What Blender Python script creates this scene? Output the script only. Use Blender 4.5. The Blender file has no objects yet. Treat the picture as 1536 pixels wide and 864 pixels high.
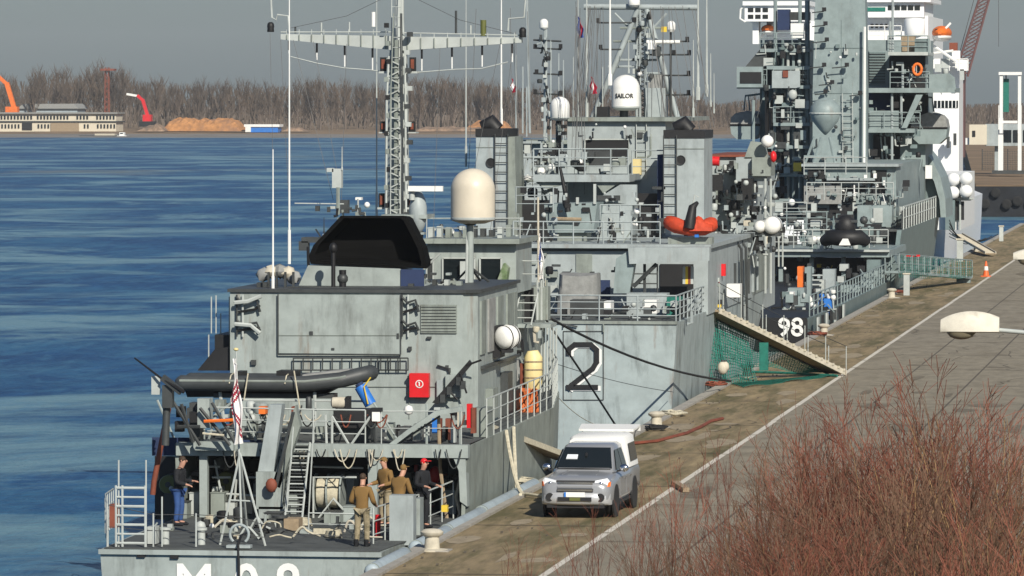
import bpy, math, random
from mathutils import Vector, Matrix, Quaternion
R = random.Random(7)
scene = bpy.context.scene
COL = scene.collection

# ------------------------------------------------------------------ camera model
F, CH, CX = 8200.0, 11.0, 21.07          # focal length in photo pixels, eye height over the quay, eye offset from the quay edge
TH, PT = math.atan(1127/F), math.atan(292/F)
_c, _s, _cp, _sp = math.cos(TH), math.sin(TH), math.cos(PT), math.sin(PT)
FW, RT, UP = (-_s*_cp, _c*_cp, -_sp), (_c, _s, 0.0), (-_s*_sp, _c*_sp, _cp)

def at(px, py, Y):
    """point of the cross-quay plane at distance Y seen at a photo position"""
    a, b = (px-768)/F, (432-py)/F
    d = [FW[i]+a*RT[i]+b*UP[i] for i in range(3)]
    t = Y/d[1]
    return Vector((CX+t*d[0], Y, CH+t*d[2]))

def gr(px, py, z=0.0):
    a, b = (px-768)/F, (432-py)/F
    d = [FW[i]+a*RT[i]+b*UP[i] for i in range(3)]
    t = (z-CH)/d[2]
    return Vector((CX+t*d[0], t*d[1], z))

cam = bpy.data.cameras.new('camera'); cam.lens = 36*F/1536; cam.sensor_width = 36
cam.clip_start = 1; cam.clip_end = 9000
co = bpy.data.objects.new('camera', cam); COL.objects.link(co)
co.location = (CX, 0, CH)
co.rotation_euler = (math.pi/2-PT, 0, TH)
scene.camera = co

# ------------------------------------------------------------------ light
SUN_EL, SUN_AZ = math.radians(32), math.radians(153)
S = Vector((math.sin(SUN_AZ)*math.cos(SUN_EL), math.cos(SUN_AZ)*math.cos(SUN_EL), math.sin(SUN_EL)))
w = bpy.data.worlds.new('World'); scene.world = w; w.use_nodes = True
nt = w.node_tree; bg = nt.nodes['Background']
sky = nt.nodes.new('ShaderNodeTexSky'); sky.sky_type = 'NISHITA'; sky.sun_disc = False
sky.sun_elevation = SUN_EL; sky.sun_rotation = SUN_AZ; sky.air_density = 1.0; sky.dust_density = 1.0; sky.ozone_density = 2.0
hs = nt.nodes.new('ShaderNodeHueSaturation'); hs.inputs['Saturation'].default_value = 0.85; hs.inputs['Value'].default_value = 1.0
tint = nt.nodes.new('ShaderNodeMix'); tint.data_type = 'RGBA'; tint.blend_type = 'MULTIPLY'; tint.inputs['Factor'].default_value = 1
tint.inputs['B'].default_value = (.70, .82, 1.0, 1)          # winter haze cools the whole sky
nt.links.new(sky.outputs[0], hs.inputs['Color']); nt.links.new(hs.outputs[0], tint.inputs['A']); nt.links.new(tint.outputs['Result'], bg.inputs['Color'])
bg.inputs['Strength'].default_value = 0.064
sl = bpy.data.lights.new('sun', 'SUN'); sl.energy = 5.0; sl.angle = math.radians(0.5); sl.color = (1.0, 0.935, 0.82)
so = bpy.data.objects.new('sun', sl); COL.objects.link(so)
so.rotation_euler = S.to_track_quat('Z', 'Y').to_euler(); so.location = (60, -60, 80)
vs = scene.view_settings
vs.view_transform = 'Standard'; vs.look = 'None'; vs.exposure = 0.06; vs.gamma = 1.0; vs.use_curve_mapping = False
scene.cycles.use_denoising = True
scene.cycles.max_bounces = 5; scene.cycles.diffuse_bounces = 2; scene.cycles.glossy_bounces = 3
scene.cycles.transparent_max_bounces = 8; scene.cycles.caustics_reflective = False; scene.cycles.caustics_refractive = False

# ------------------------------------------------------------------ materials
def _n(nt, t, **k):
    n = nt.nodes.new(t)
    for a, b in k.items():
        if a in n.inputs: n.inputs[a].default_value = b
        else: setattr(n, a, b)
    return n

def mat(name, col, rough=0.5, metal=0.0, var=0.14, scale=1.3, rust=0.0, bump=0.0, spec=0.4, streak=False, second=None, mixlo=.48, mixhi=.62, coat=0.0, stretch=None, dent=0.0):
    m = bpy.data.materials.new(name); m.use_nodes = True
    nt = m.node_tree; L = nt.links.new
    p = nt.nodes['Principled BSDF']
    p.inputs['Roughness'].default_value = rough; p.inputs['Metallic'].default_value = metal
    p.inputs['Specular IOR Level'].default_value = spec
    if coat: p.inputs['Coat Weight'].default_value = coat; p.inputs['Coat Roughness'].default_value = .08
    g = _n(nt, 'ShaderNodeNewGeometry')
    mp = _n(nt, 'ShaderNodeMapping'); L(g.outputs['Position'], mp.inputs['Vector'])
    if stretch: mp.inputs['Scale'].default_value = stretch
    elif streak: mp.inputs['Scale'].default_value = (1, 1, .18)
    nz = _n(nt, 'ShaderNodeTexNoise', Scale=scale, Detail=6.0, Roughness=.65); L(mp.outputs[0], nz.inputs['Vector'])
    mr = _n(nt, 'ShaderNodeMapRange'); L(nz.outputs['Fac'], mr.inputs['Value'])
    mr.inputs['From Min'].default_value = .3; mr.inputs['From Max'].default_value = .7
    mx = _n(nt, 'ShaderNodeMix', data_type='RGBA')
    L(mr.outputs[0], mx.inputs['Factor'])
    mx.inputs['A'].default_value = (*[max(0, c*(1-var)) for c in col], 1)
    mx.inputs['B'].default_value = (*[min(1, c*(1+var)) for c in col], 1)
    out = mx.outputs['Result']
    def over(src, c, sc, lo, hi, strg, st=None):
        mp2 = _n(nt, 'ShaderNodeMapping'); L(g.outputs['Position'], mp2.inputs['Vector'])
        mp2.inputs['Scale'].default_value = st or (1, 1, 1); mp2.inputs['Location'].default_value = (sc*3.1, 5.7, 1.3)
        n2 = _n(nt, 'ShaderNodeTexNoise', Scale=sc, Detail=7.0, Roughness=.7); L(mp2.outputs[0], n2.inputs['Vector'])
        r2 = _n(nt, 'ShaderNodeMapRange'); L(n2.outputs['Fac'], r2.inputs['Value'])
        r2.inputs['From Min'].default_value = lo; r2.inputs['From Max'].default_value = hi; r2.inputs['To Max'].default_value = strg
        m2 = _n(nt, 'ShaderNodeMix', data_type='RGBA'); L(r2.outputs[0], m2.inputs['Factor']); L(src, m2.inputs['A'])
        m2.inputs['B'].default_value = (*c, 1)
        return m2.outputs['Result']
    if second: out = over(out, second, scale*.37, mixlo, mixhi, .85, stretch)
    if rust:
        out = over(out, (.16, .075, .03), 2.2, .60, .74, rust, (1, 1, .12))
        out = over(out, (.06, .062, .055), 1.7, .52, .74, rust*.9, (1, 1, .2))
    L(out, p.inputs['Base Color'])
    if bump:
        bp = _n(nt, 'ShaderNodeBump', Strength=bump, Distance=.03); L(nz.outputs['Fac'], bp.inputs['Height']); L(bp.outputs[0], p.inputs['Normal'])
    if dent:
        n3 = _n(nt, 'ShaderNodeTexNoise', Scale=.9, Detail=2.0); L(g.outputs['Position'], n3.inputs['Vector'])
        bp = _n(nt, 'ShaderNodeBump', Strength=dent, Distance=.12); L(n3.outputs['Fac'], bp.inputs['Height']); L(bp.outputs[0], p.inputs['Normal'])
    return m

M = {}
M['grey'] = mat('pale_naval_paint', (.305, .345, .33), .5, rust=.65, var=.17, dent=.35)
M['greyw'] = mat('weathered_naval_paint', (.235, .265, .24), .55, rust=.7, var=.22, dent=.35)
M['grey2'] = mat('blue_grey_naval_paint', (.33, .372, .375), .5, rust=.45, var=.15, dent=.3)
M['hull2'] = mat('stained_hull_paint', (.33, .385, .385), .5, rust=.8, var=.15, dent=.35)
M['grey3'] = mat('green_grey_naval_paint', (.235, .29, .29), .5, rust=.4, var=.16, dent=.3)
M['hull3'] = mat('dark_green_grey_hull', (.15, .20, .20), .5, rust=.5, var=.18, dent=.3)
M['deck'] = mat('deck_coating', (.075, .082, .08), .8, var=.3)
M['dark'] = mat('black_paint', (.012, .012, .013), .55, var=.3)
M['soot'] = mat('soot_black', (.006, .006, .006), .95, spec=.05)
M['steel'] = mat('dark_steel', (.06, .065, .065), .5, metal=.3, var=.3)
M['pipe'] = mat('pale_pipe_paint', (.42, .45, .43), .5, var=.15)
M['white'] = mat('white_paint', (.78, .78, .75), .45, var=.05)
M['whiteship'] = mat('white_ship_paint', (.80, .81, .80), .4, var=.04)
M['beige'] = mat('aged_beige_gelcoat', (.62, .56, .45), .4, var=.08)
M['red'] = mat('red_paint', (.62, .015, .02), .4, var=.12)
M['rustred'] = mat('rust_red_paint', (.20, .055, .03), .7, var=.25)
M['orange'] = mat('orange_fabric', (.75, .16, .02), .6, var=.2)
M['redorange'] = mat('red_orange_cover', (.50, .055, .018), .7, var=.25, scale=5)
M['orangenet'] = mat('orange_netting', (.52, .13, .035), .8, var=.4, scale=6)
M['yellow'] = mat('yellow_paint', (.70, .50, .05), .5, var=.12)
M['cream'] = mat('cream_fibreglass', (.70, .58, .28), .5, var=.15)
M['blue'] = mat('blue_plastic', (.03, .17, .55), .4, var=.1)
M['navy'] = mat('navy_cloth', (.02, .035, .09), .8, var=.2)
M['olive'] = mat('olive_paint', (.12, .13, .035), .5, var=.15)
M['rubber'] = mat('grey_black_rubber', (.045, .05, .052), .5, var=.25, spec=.5)
M['tyre'] = mat('tyre_rubber', (.012, .012, .012), .8)
M['glass'] = mat('dark_glass', (.01, .014, .016), .06, var=.1, spec=.8)
M['tarp'] = mat('grey_canvas', (.26, .265, .255), .85, var=.2, scale=4, bump=.4)
M['canvas'] = mat('pale_canvas', (.50, .46, .37), .85, var=.2, scale=4)
M['rope'] = mat('pale_rope', (.50, .46, .35), .9, var=.25, scale=12)
M['blackrope'] = mat('black_rope', (.02, .02, .02), .8)
M['wire'] = mat('rigging_wire', (.10, .10, .10), .5, metal=.5)
M['net'] = mat('green_safety_net', (.015, .15, .115), .8, var=.25, scale=5)
M['fender'] = mat('grey_fender_pipe', (.33, .39, .42), .5, var=.12, rust=.3)
M['tan'] = mat('tan_jacket_cloth', (.19, .11, .035), .9, var=.15)
M['camo'] = mat('camouflage_cloth', (.30, .25, .16), .9, var=.15, scale=9, second=(.10, .085, .045))
M['blackcloth'] = mat('black_cloth', (.012, .013, .016), .85)
M['jeans'] = mat('blue_denim', (.03, .075, .22), .85, var=.2, scale=8)
M['skin'] = mat('skin', (.48, .26, .18), .55, var=.06)
M['hair'] = mat('brown_hair', (.05, .03, .017), .7)
M['camonet'] = mat('green_camouflage_net', (.13, .19, .09), .9, var=.4, scale=8, second=(.30, .33, .27))
M['lens'] = mat('clear_lamp_lens', (.75, .78, .8), .12, spec=.8, var=.04)
M['silver'] = mat('silver_car_paint', (.30, .31, .325), .32, metal=.2, var=.03, coat=.6)
M['bumper'] = mat('bright_silver_bumper', (.50, .51, .52), .3, metal=.3, var=.05, coat=.5)
M['chrome'] = mat('chrome', (.7, .7, .7), .12, metal=1, var=.02)
M['plastic'] = mat('black_plastic', (.018, .018, .019), .55)
M['concrete'] = mat('grey_concrete', (.34, .32, .28), .85, var=.2, scale=2.5, bump=.3)
M['wood'] = mat('weathered_planks', (.30, .23, .15), .85, var=.25, scale=4)
M['coneorange'] = mat('orange_plastic', (.70, .13, .03), .5)

# ------------------------------------------------------------------ mesh builder
class MB:
    def __init__(s): s.v = []; s.f = []
    def add(s, vs, fs):
        o = len(s.v); s.v += [tuple(q) for q in vs]; s.f += [tuple(i+o for i in f) for f in fs]; return s
    def box(s, a, b):
        x0, y0, z0 = [min(a[i], b[i]) for i in range(3)]; x1, y1, z1 = [max(a[i], b[i]) for i in range(3)]
        return s.add([(x0,y0,z0),(x1,y0,z0),(x1,y1,z0),(x0,y1,z0),(x0,y0,z1),(x1,y0,z1),(x1,y1,z1),(x0,y1,z1)],
                     [(0,3,2,1),(4,5,6,7),(0,1,5,4),(1,2,6,5),(2,3,7,6),(3,0,4,7)])
    def bar(s, p, q, wd, ht, up=(0, 0, 1)):
        p, q = Vector(p), Vector(q); d = (q-p).normalized(); u = Vector(up)
        r = d.cross(u)
        if r.length < 1e-4: r = d.cross(Vector((0, 1, 0)))
        r.normalize(); u = r.cross(d).normalized()
        vs = [e + r*a*wd/2 + u*b*ht/2 for e in (p, q) for a, b in ((-1,-1),(1,-1),(1,1),(-1,1))]
        return s.add(vs, [(3,2,1,0),(4,5,6,7),(0,1,5,4),(1,2,6,5),(2,3,7,6),(3,0,4,7)])
    def tube(s, p, q, r, r2=None, n=6, cap=True):
        p, q = Vector(p), Vector(q); d = q-p
        if d.length < 1e-6: return s
        d.normalize(); a = d.orthogonal().normalized(); b = d.cross(a)
        r2 = r if r2 is None else r2
        vs = []
        for e, rr in ((p, r), (q, r2)):
            for k in range(n):
                t = 2*math.pi*k/n; vs.append(e + a*math.cos(t)*rr + b*math.sin(t)*rr)
        fs = [(k, (k+1) % n, n+(k+1) % n, n+k) for k in range(n)]
        if cap: fs += [tuple(range(n-1, -1, -1)), tuple(range(n, 2*n))]
        return s.add(vs, fs)
    def path(s, pts, r, n=6):
        pts = [Vector(p) for p in pts]
        if len(pts) < 2: return s
        rs = r if isinstance(r, (list, tuple)) else [r]*len(pts)
        vs = []; a = None
        for i, p in enumerate(pts):
            d = (pts[min(i+1, len(pts)-1)] - pts[max(i-1, 0)]).normalized()
            if a is None: a = d.orthogonal().normalized()
            a = (a - d*a.dot(d)); a = a.normalized() if a.length > 1e-5 else d.orthogonal().normalized()
            b = d.cross(a)
            for k in range(n):
                t = 2*math.pi*k/n; vs.append(p + a*math.cos(t)*rs[i] + b*math.sin(t)*rs[i])
        fs = []
        for i in range(len(pts)-1):
            for k in range(n): fs.append((i*n+k, i*n+(k+1) % n, (i+1)*n+(k+1) % n, (i+1)*n+k))
        m = (len(pts)-1)*n
        fs += [tuple(range(n-1, -1, -1)), tuple(range(m, m+n))]
        return s.add(vs, fs)
    def lathe(s, c, prof, n=24, axis='z'):
        c = Vector(c); vs = []; fs = []
        for r, h in prof:
            for k in range(n):
                t = 2*math.pi*k/n; a, b = math.cos(t)*max(r, 1e-4), math.sin(t)*max(r, 1e-4)
                vs.append(c + Vector({'z': (a, b, h), 'x': (h, a, b), 'y': (b, h, a)}[axis]))
        for i in range(len(prof)-1):
            for k in range(n): fs.append((i*n+k, i*n+(k+1) % n, (i+1)*n+(k+1) % n, (i+1)*n+k))
        fs += [tuple(range(n-1, -1, -1)), tuple(range((len(prof)-1)*n, len(prof)*n))]
        return s.add(vs, fs)
    def sph(s, c, r, sc=(1, 1, 1), n=14, jit=0.0, rnd=None):
        prof = []; c = Vector(c); vs = []; fs = []; mrow = n//2
        for i in range(mrow+1):
            ph = math.pi*i/mrow
            for k in range(n):
                t = 2*math.pi*k/n; j = 1+(rnd.uniform(-jit, jit) if rnd else 0)
                vs.append(c+Vector((math.sin(ph)*math.cos(t)*r*sc[0]*j, math.sin(ph)*math.sin(t)*r*sc[1]*j, -math.cos(ph)*r*sc[2]*j)))
        for i in range(mrow):
            for k in range(n): fs.append((i*n+k, i*n+(k+1) % n, (i+1)*n+(k+1) % n, (i+1)*n+k))
        return s.add(vs, fs)
    def prism(s, pts, dv):
        """closed polygon of 3D points pushed along dv"""
        pts = [Vector(p) for p in pts]; dv = Vector(dv); n = len(pts)
        nrm = Vector((0, 0, 0))
        for i in range(n): nrm += pts[i].cross(pts[(i+1) % n])
        if nrm.dot(dv) > 0: pts = pts[::-1]
        vs = pts + [p+dv for p in pts]
        return s.add(vs, [tuple(range(n)), tuple(range(2*n-1, n-1, -1))] + [(i, n+i, n+(i+1) % n, (i+1) % n) for i in range(n)])
    def loft(s, rings, cap=True, closed=True):
        n = len(rings[0]); vs = [p for r in rings for p in r]; fs = []
        for i in range(len(rings)-1):
            for k in range(n if closed else n-1): fs.append((i*n+k, i*n+(k+1) % n, (i+1)*n+(k+1) % n, (i+1)*n+k))
        if cap: fs += [tuple(range(n-1, -1, -1)), tuple(range((len(rings)-1)*n, len(rings)*n))]
        return s.add(vs, fs)
    def xf(s, mtx):
        s.v = [tuple(mtx @ Vector(q)) for q in s.v]; return s
    def build(s, name, m, parent=None, smooth=False, recalc=False):
        off = parent_origin(parent)
        me = bpy.data.meshes.new(name)
        me.from_pydata([(v[0]-off.x, v[1]-off.y, v[2]-off.z) for v in s.v], [], s.f)
        me.materials.append(M[m] if isinstance(m, str) else m)
        if recalc:
            import bmesh
            bm = bmesh.new(); bm.from_mesh(me); bmesh.ops.recalc_face_normals(bm, faces=bm.faces); bm.to_mesh(me); bm.free()
        if smooth:
            me.polygons.foreach_set('use_smooth', [True]*len(me.polygons))
            try: me.set_sharp_from_angle(angle=math.radians(50))
            except Exception: pass
        o = bpy.data.objects.new(name, me); COL.objects.link(o)
        if parent: o.parent = parent
        return o

def parent_origin(p):
    v = Vector((0, 0, 0))
    while p is not None: v += p.location; p = p.parent
    return v

def tag(o, label, cat, group=None, kind=None):
    if label: o['label'] = label
    if cat: o['category'] = cat
    if group: o['group'] = group
    if kind: o['kind'] = kind
    return o

def thing(name, label, cat, loc=(0, 0, 0), group=None, rz=0.0):
    o = bpy.data.objects.new(name, None); COL.objects.link(o); o.location = loc; o.rotation_euler.z = rz
    o.empty_display_size = .2
    return tag(o, label, cat, group)

def copy_tree(o, parent=None):
    c = o.copy(); COL.objects.link(c)
    if parent: c.parent = parent
    for ch in [q for q in bpy.data.objects if q.parent == o]: copy_tree(ch, c)
    return c

def struct(o): o['kind'] = 'structure'; return o

def text_obj(name, s, size, m, parent, loc, rot=(math.pi/2, 0, 0), depth=.004, sx=1.0, bend=0):
    cu = bpy.data.curves.new(name, 'FONT'); cu.body = s; cu.size = size; cu.extrude = depth; cu.align_x = 'CENTER'; cu.align_y = 'CENTER'; cu.resolution_u = 4
    cu.offset = size*.018
    tmp = bpy.data.objects.new('tmp', cu); COL.objects.link(tmp)
    dg = bpy.context.evaluated_depsgraph_get()
    me = bpy.data.meshes.new_from_object(tmp.evaluated_get(dg)); me.name = name
    bpy.data.objects.remove(tmp)
    if sx != 1.0:
        for v in me.vertices: v.co.x *= sx
    if bend:
        for v in me.vertices: a = v.co.x/bend; v.co.z += bend*(math.cos(a)-1); v.co.x = bend*math.sin(a)
    me.materials.clear(); me.materials.append(M[m])
    o = bpy.data.objects.new(name, me); COL.objects.link(o); o.parent = parent
    o.location = Vector(loc)-parent_origin(parent); o.rotation_euler = rot
    return o

# short-cuts used on the ships: everything stands on a cross-quay plane at distance Y
def bx(par, name, m, x0, y0, x1, y1, Y, dy, smooth=False):
    a, b = at(x0, y0, Y), at(x1, y1, Y)
    return MB().box((a.x, Y, a.z), (b.x, Y+dy, b.z)).build(name, m, par)
def poly(par, name, m, pts, Y, dy):
    return MB().prism([at(px, py, Y) for px, py in pts], (0, dy, 0)).build(name, m, par)
def pipe(par, name, m, pts, Y, r, n=6):
    P = [at(p[0], p[1], p[2] if len(p) > 2 else Y) for p in pts]
    if name in ('deck_hose', 'hanging_rope', 'hose_loop') and not isinstance(r, (list, tuple)):
        for _ in range(2): P = [P[0]]+[q for a, b in zip(P, P[1:]) for q in (a.lerp(b, .25), a.lerp(b, .75))]+[P[-1]]
    return MB().path(P, r, n).build(name, m, par, smooth=True)
def rail_mb(mb, pts, h=1.0, bars=3, step=1.4, r=.02):
    pts = [Vector(p) for p in pts]
    for i in range(len(pts)-1):
        p, q = pts[i], pts[i+1]; L = (q-p).length; n = max(1, round(L/step))
        for k in range(n+1):
            if k == n and i < len(pts)-2: continue
            e = p.lerp(q, k/n); mb.tube(e, e+Vector((0, 0, h)), r, n=5)
        for b in range(bars):
            dz = Vector((0, 0, h*(b+1)/bars)); mb.tube(p+dz, q+dz, r if b == bars-1 else r*.7, n=5)
    return mb
def rail(par, pts, m='pipe', h=1.0, bars=3, step=1.4, r=.02, name='guard_rail'):
    return rail_mb(MB(), pts, h, bars, step, r).build(name, m, par)
def ladder_mb(mb, p, q, wv, step=.3, r=.018):
    p, q, wv = Vector(p), Vector(q), Vector(wv)/2
    mb.tube(p-wv, q-wv, r, n=5); mb.tube(p+wv, q+wv, r, n=5)
    n = max(2, int((q-p).length/step))
    for k in range(1, n):
        e = p.lerp(q, k/n); mb.tube(e-wv, e+wv, r*.8, n=5)
    return mb
def ladder(par, p, q, wv=(.42, 0, 0), m='pipe', step=.3, r=.018): return ladder_mb(MB(), p, q, wv, step, r).build('ladder', m, par)
def sag(p, q, d, n=10):
    p, q = Vector(p), Vector(q)
    return [p.lerp(q, k/n)+Vector((0, 0, -4*d*(k/n)*(1-k/n))) for k in range(n+1)]
def whip(par, px, y0, y1, Y, r=.025, m='white', name='whip_antenna', lean=0):
    a, b = at(px, y1, Y), at(px+lean, y0, Y)
    mb = MB(); mb.tube(a, a.lerp(b, .12), r*1.5, n=6); mb.tube(a.lerp(b, .1), b, r, r*.5, n=6)
    return mb.build(name, m, par)
def radome(par, px, y0, y1, wpx, Y, m='white', name='radome'):
    """rounded cylinder dome, foot row y1, crown row y0, wpx wide"""
    a, b = at(px, y1, Y), at(px, y0, Y); r = (at(px+wpx/2, y1, Y).x-a.x); h = b.z-a.z
    pr = [(r*.55, -.08), (r*.93, 0), (r, .03), (r, h-r*.95)]
    pr += [(r*math.cos(t), h-r*.95+r*.95*math.sin(t)) for t in [math.pi/2*k/9 for k in range(1, 10)]]
    d = MB().lathe((a.x, Y+r, a.z), pr, 32).build(name, m, par, smooth=True)
    MB().lathe((a.x, Y+r, a.z), [(r*1.004, h*.02), (r*1.012, h*.03), (r*1.012, h*.06), (r*1.004, h*.07)], 32).build('seam_band', M['pipe'], d, smooth=True)
    return d
# ================================================================== SETTING
def sheet(name, m, x0, y0, x1, y1, z):
    mb = MB(); mb.add([(x0,y0,z),(x1,y0,z),(x1,y1,z),(x0,y1,z)], [(0,1,2,3)])
    return mb.build(name, m)

def water_material():
    m = bpy.data.materials.new('river_water'); m.use_nodes = True
    nt = m.node_tree; L = nt.links.new; p = nt.nodes['Principled BSDF']
    g = _n(nt, 'ShaderNodeNewGeometry')
    def noise(sc, st, det=5, rg=.6):
        mp = _n(nt, 'ShaderNodeMapping'); mp.inputs['Scale'].default_value = st; L(g.outputs['Position'], mp.inputs['Vector'])
        n = _n(nt, 'ShaderNodeTexNoise', Scale=sc, Detail=det, Roughness=rg, Distortion=.6); L(mp.outputs[0], n.inputs['Vector']); return n.outputs['Fac']
    def rng(s, a, b, c=0., d=1.):
        r = _n(nt, 'ShaderNodeMapRange'); L(s, r.inputs['Value'])
        for k, v in zip(('From Min', 'From Max', 'To Min', 'To Max'), (a, b, c, d)): r.inputs[k].default_value = v
        return r.outputs[0]
    def mix(f, a, b):
        x = _n(nt, 'ShaderNodeMix', data_type='RGBA'); L(f, x.inputs['Factor'])
        for k, v in (('A', a), ('B', b)):
            if isinstance(v, tuple): x.inputs[k].default_value = (*v, 1)
            else: L(v, x.inputs[k])
        return x.outputs['Result']
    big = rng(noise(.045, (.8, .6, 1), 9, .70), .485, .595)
    fine = rng(noise(.40, (1, .22, 1), 6, .75), .36, .64)
    grey_patch = rng(noise(.011, (.8, 1.0, 1), 6, .6), .60, .68, 0, .7)
    mid = rng(noise(.12, (1, .35, 1), 7, .72), .47, .60, 0, .7)
    rip = rng(noise(1.5, (.8, .16, 1), 5, .75), .42, .58, 0, .9)
    c = mix(fine, (.006, .038, .115), (.022, .100, .235))  # light and dark of the ripples put into the base colour
    c = mix(rip, c, (.010, .058, .155))
    c = mix(mid, c, (.035, .135, .245))
    c = mix(big, c, (.12, .235, .28))  # pale wind patches: sky reflection painted into the base colour
    c = mix(grey_patch, c, (.20, .225, .195))  # broad greyer patches, also painted into the base colour
    rip2 = rng(noise(.9, (.6, .13, 1), 5, .75), .50, .66, 0, .55)
    c = mix(rip2, c, (.06, .18, .29))
    L(c, p.inputs['Base Color'])
    p.inputs['Specular IOR Level'].default_value = .22; p.inputs['IOR'].default_value = 1.33
    L(rng(big, 0, 1, .45, .28), p.inputs['Roughness'])
    wv = noise(.55, (1, .45, 1), 4, .6); wv2 = noise(2.2, (1, .6, 1), 3, .5)
    ad = _n(nt, 'ShaderNodeMath', operation='ADD'); L(wv, ad.inputs[0]); L(wv2, ad.inputs[1])
    bp = _n(nt, 'ShaderNodeBump', Strength=.55, Distance=.35); L(ad.outputs[0], bp.inputs['Height']); L(bp.outputs[0], p.inputs['Normal'])
    return m
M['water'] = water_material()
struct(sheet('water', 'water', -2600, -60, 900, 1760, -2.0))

M['quay'] = mat('brown_stained_concrete', (.25, .19, .105), .9, var=.38, scale=1.5, bump=.35, second=(.085, .078, .028), mixlo=.46, mixhi=.62, stretch=(1.6, .22, 1))
M['apron'] = mat('grey_brown_concrete', (.245, .215, .16), .9, var=.22, scale=1.8, bump=.25, second=(.15, .125, .085), mixlo=.52, mixhi=.7, stretch=(1.0, .35, 1))
M['concrete2'] = mat('pale_worn_concrete', (.30, .245, .165), .9, var=.3, scale=3)
M['oilstain'] = mat('oil_stained_concrete', (.165, .14, .10), .8, var=.3, scale=2)
M['joint'] = mat('joint_sealant', (.10, .085, .065), .9, var=.3, scale=3)
M['linepaint'] = mat('worn_white_line_paint', (.62, .58, .50), .8, var=.12, scale=3, second=(.27, .22, .16), mixlo=.58, mixhi=.70)
M['bank'] = mat('tan_river_bank', (.21, .145, .085), .95, var=.35, scale=.15)
M['mud'] = mat('grey_mud_flat', (.20, .185, .165), .9, var=.25, scale=.05)
M['earth'] = mat('dry_grass_soil', (.14, .115, .065), .95, var=.35, scale=1.2, bump=.5)

QX = 0.85
qb = MB().box((QX, 20, -6), (140, 462, 0)); struct(qb.build('quay_ground', 'quay'))
struct(sheet('apron_pavement', 'apron', 4.72, 20, 138, 461, .004))
mb = MB()
y = 20.0
while y < 460:
    l = R.uniform(5, 13); xo = R.uniform(-.02, .02)
    mb.add([(4.74+xo, y, .008), (4.92+xo, y, .008), (4.92+xo, y+l, .008), (4.74+xo, y+l, .008)], [(0,1,2,3)]); y += l+R.choice([0, 0, .12, .3])
struct(mb.build('road_marking', 'linepaint'))
mb = MB()
for x in (7.35, 10.0, 12.7, 15.4, 18.1, 20.8, 24):
    mb.add([(x, 20, .008), (x+.07, 20, .008), (x+.07, 460, .008), (x, 460, .008)], [(0,1,2,3)])
for k in range(36):
    yy = 24+k*12.1
    mb.add([(4.95, yy, .0085), (60, yy, .0085), (60, yy+.08, .0085), (4.95, yy+.08, .0085)], [(0,1,2,3)])
struct(mb.build('pavement_joint', 'joint'))
rq = random.Random(15)
mp_ = MB(); mq_ = MB()
def patch(mb_, x, y, rx, ry, z):
    n = 9; mb_.add([(x+rx*math.cos(2*math.pi*k/n)*rq.uniform(.6, 1.1), y+ry*math.sin(2*math.pi*k/n)*rq.uniform(.6, 1.1), z) for k in range(n)], [tuple(range(n))])
for k in range(46): patch(mp_, rq.uniform(1.4, 4.2), rq.uniform(125, 330), rq.uniform(.15, .6), rq.uniform(.4, 2.6), .005+k*.0001)
for k in range(34): patch(mq_, rq.uniform(5.6, 14), rq.uniform(125, 360), rq.uniform(.15, .7), rq.uniform(.5, 3.0), .0095+k*.0001)
struct(mp_.build('worn_concrete_ground', 'concrete2')); struct(mq_.build('oil_stain_ground', 'oilstain'))
mb = MB()
for k in range(30): yy = 24+k*14.2; mb.add([(QX+.33, yy, .0105), (4.7, yy, .0105), (4.7, yy+.09, .0105), (QX+.33, yy+.09, .0105)], [(0,1,2,3)])
for k in range(26):          # cracks
    x, yy = rq.uniform(1, 16), rq.uniform(125, 340); a = rq.uniform(-.5, .5)
    for j in range(7):
        x2, y2 = x+rq.uniform(-.35, .5)+a*.3, yy+rq.uniform(.3, 1.6); mb.add([(x, yy, .012), (x+.035, yy, .012), (x2+.035, y2, .012), (x2, y2, .012)], [(0,1,2,3)]); x, yy = x2, y2
struct(mb.build('ground_crack', 'joint'))
mb = MB()
for k in range(240):
    x = QX+.35+abs(rq.gauss(0, 1.1)); yy = rq.uniform(122, 340); s_ = rq.uniform(.012, .04); mb.box((x, yy, .013), (x+s_*1.5, yy+s_*2, .013+s_))
tag(mb.build('quay_debris', 'joint'), 'small stones and litter scattered along the brown quay edge', 'debris', kind='stuff')
# quay edge kerb strip with steel angle
struct(MB().box((QX-.05, 20, -.35), (QX+.32, 462, .07)).build('quay_kerb', 'concrete'))
# grassy bank below the viewpoint
mb = MB(); nx, ny = 40, 30
vs = []
for j in range(ny+1):
    for i in range(nx+1):
        x = 4.95+i*1.2; yy = 40+j*2.6
        k = max(0, min(1, (x-5.5)/6))*max(0, min(1, (116-yy)/26)); vs.append((x, yy, .012+2.6*k*k*(3-2*k)+R.uniform(0, .12)*k))
mb.add(vs, [(j*(nx+1)+i, j*(nx+1)+i+1, (j+1)*(nx+1)+i+1, (j+1)*(nx+1)+i) for j in range(ny) for i in range(nx)])
struct(mb.build('grass_bank_ground', 'earth', smooth=True))
def bank_z(x, yy):
    k = max(0, min(1, (x-5.5)/6))*max(0, min(1, (116-yy)/26)); return 2.6*k*k*(3-2*k)

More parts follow.
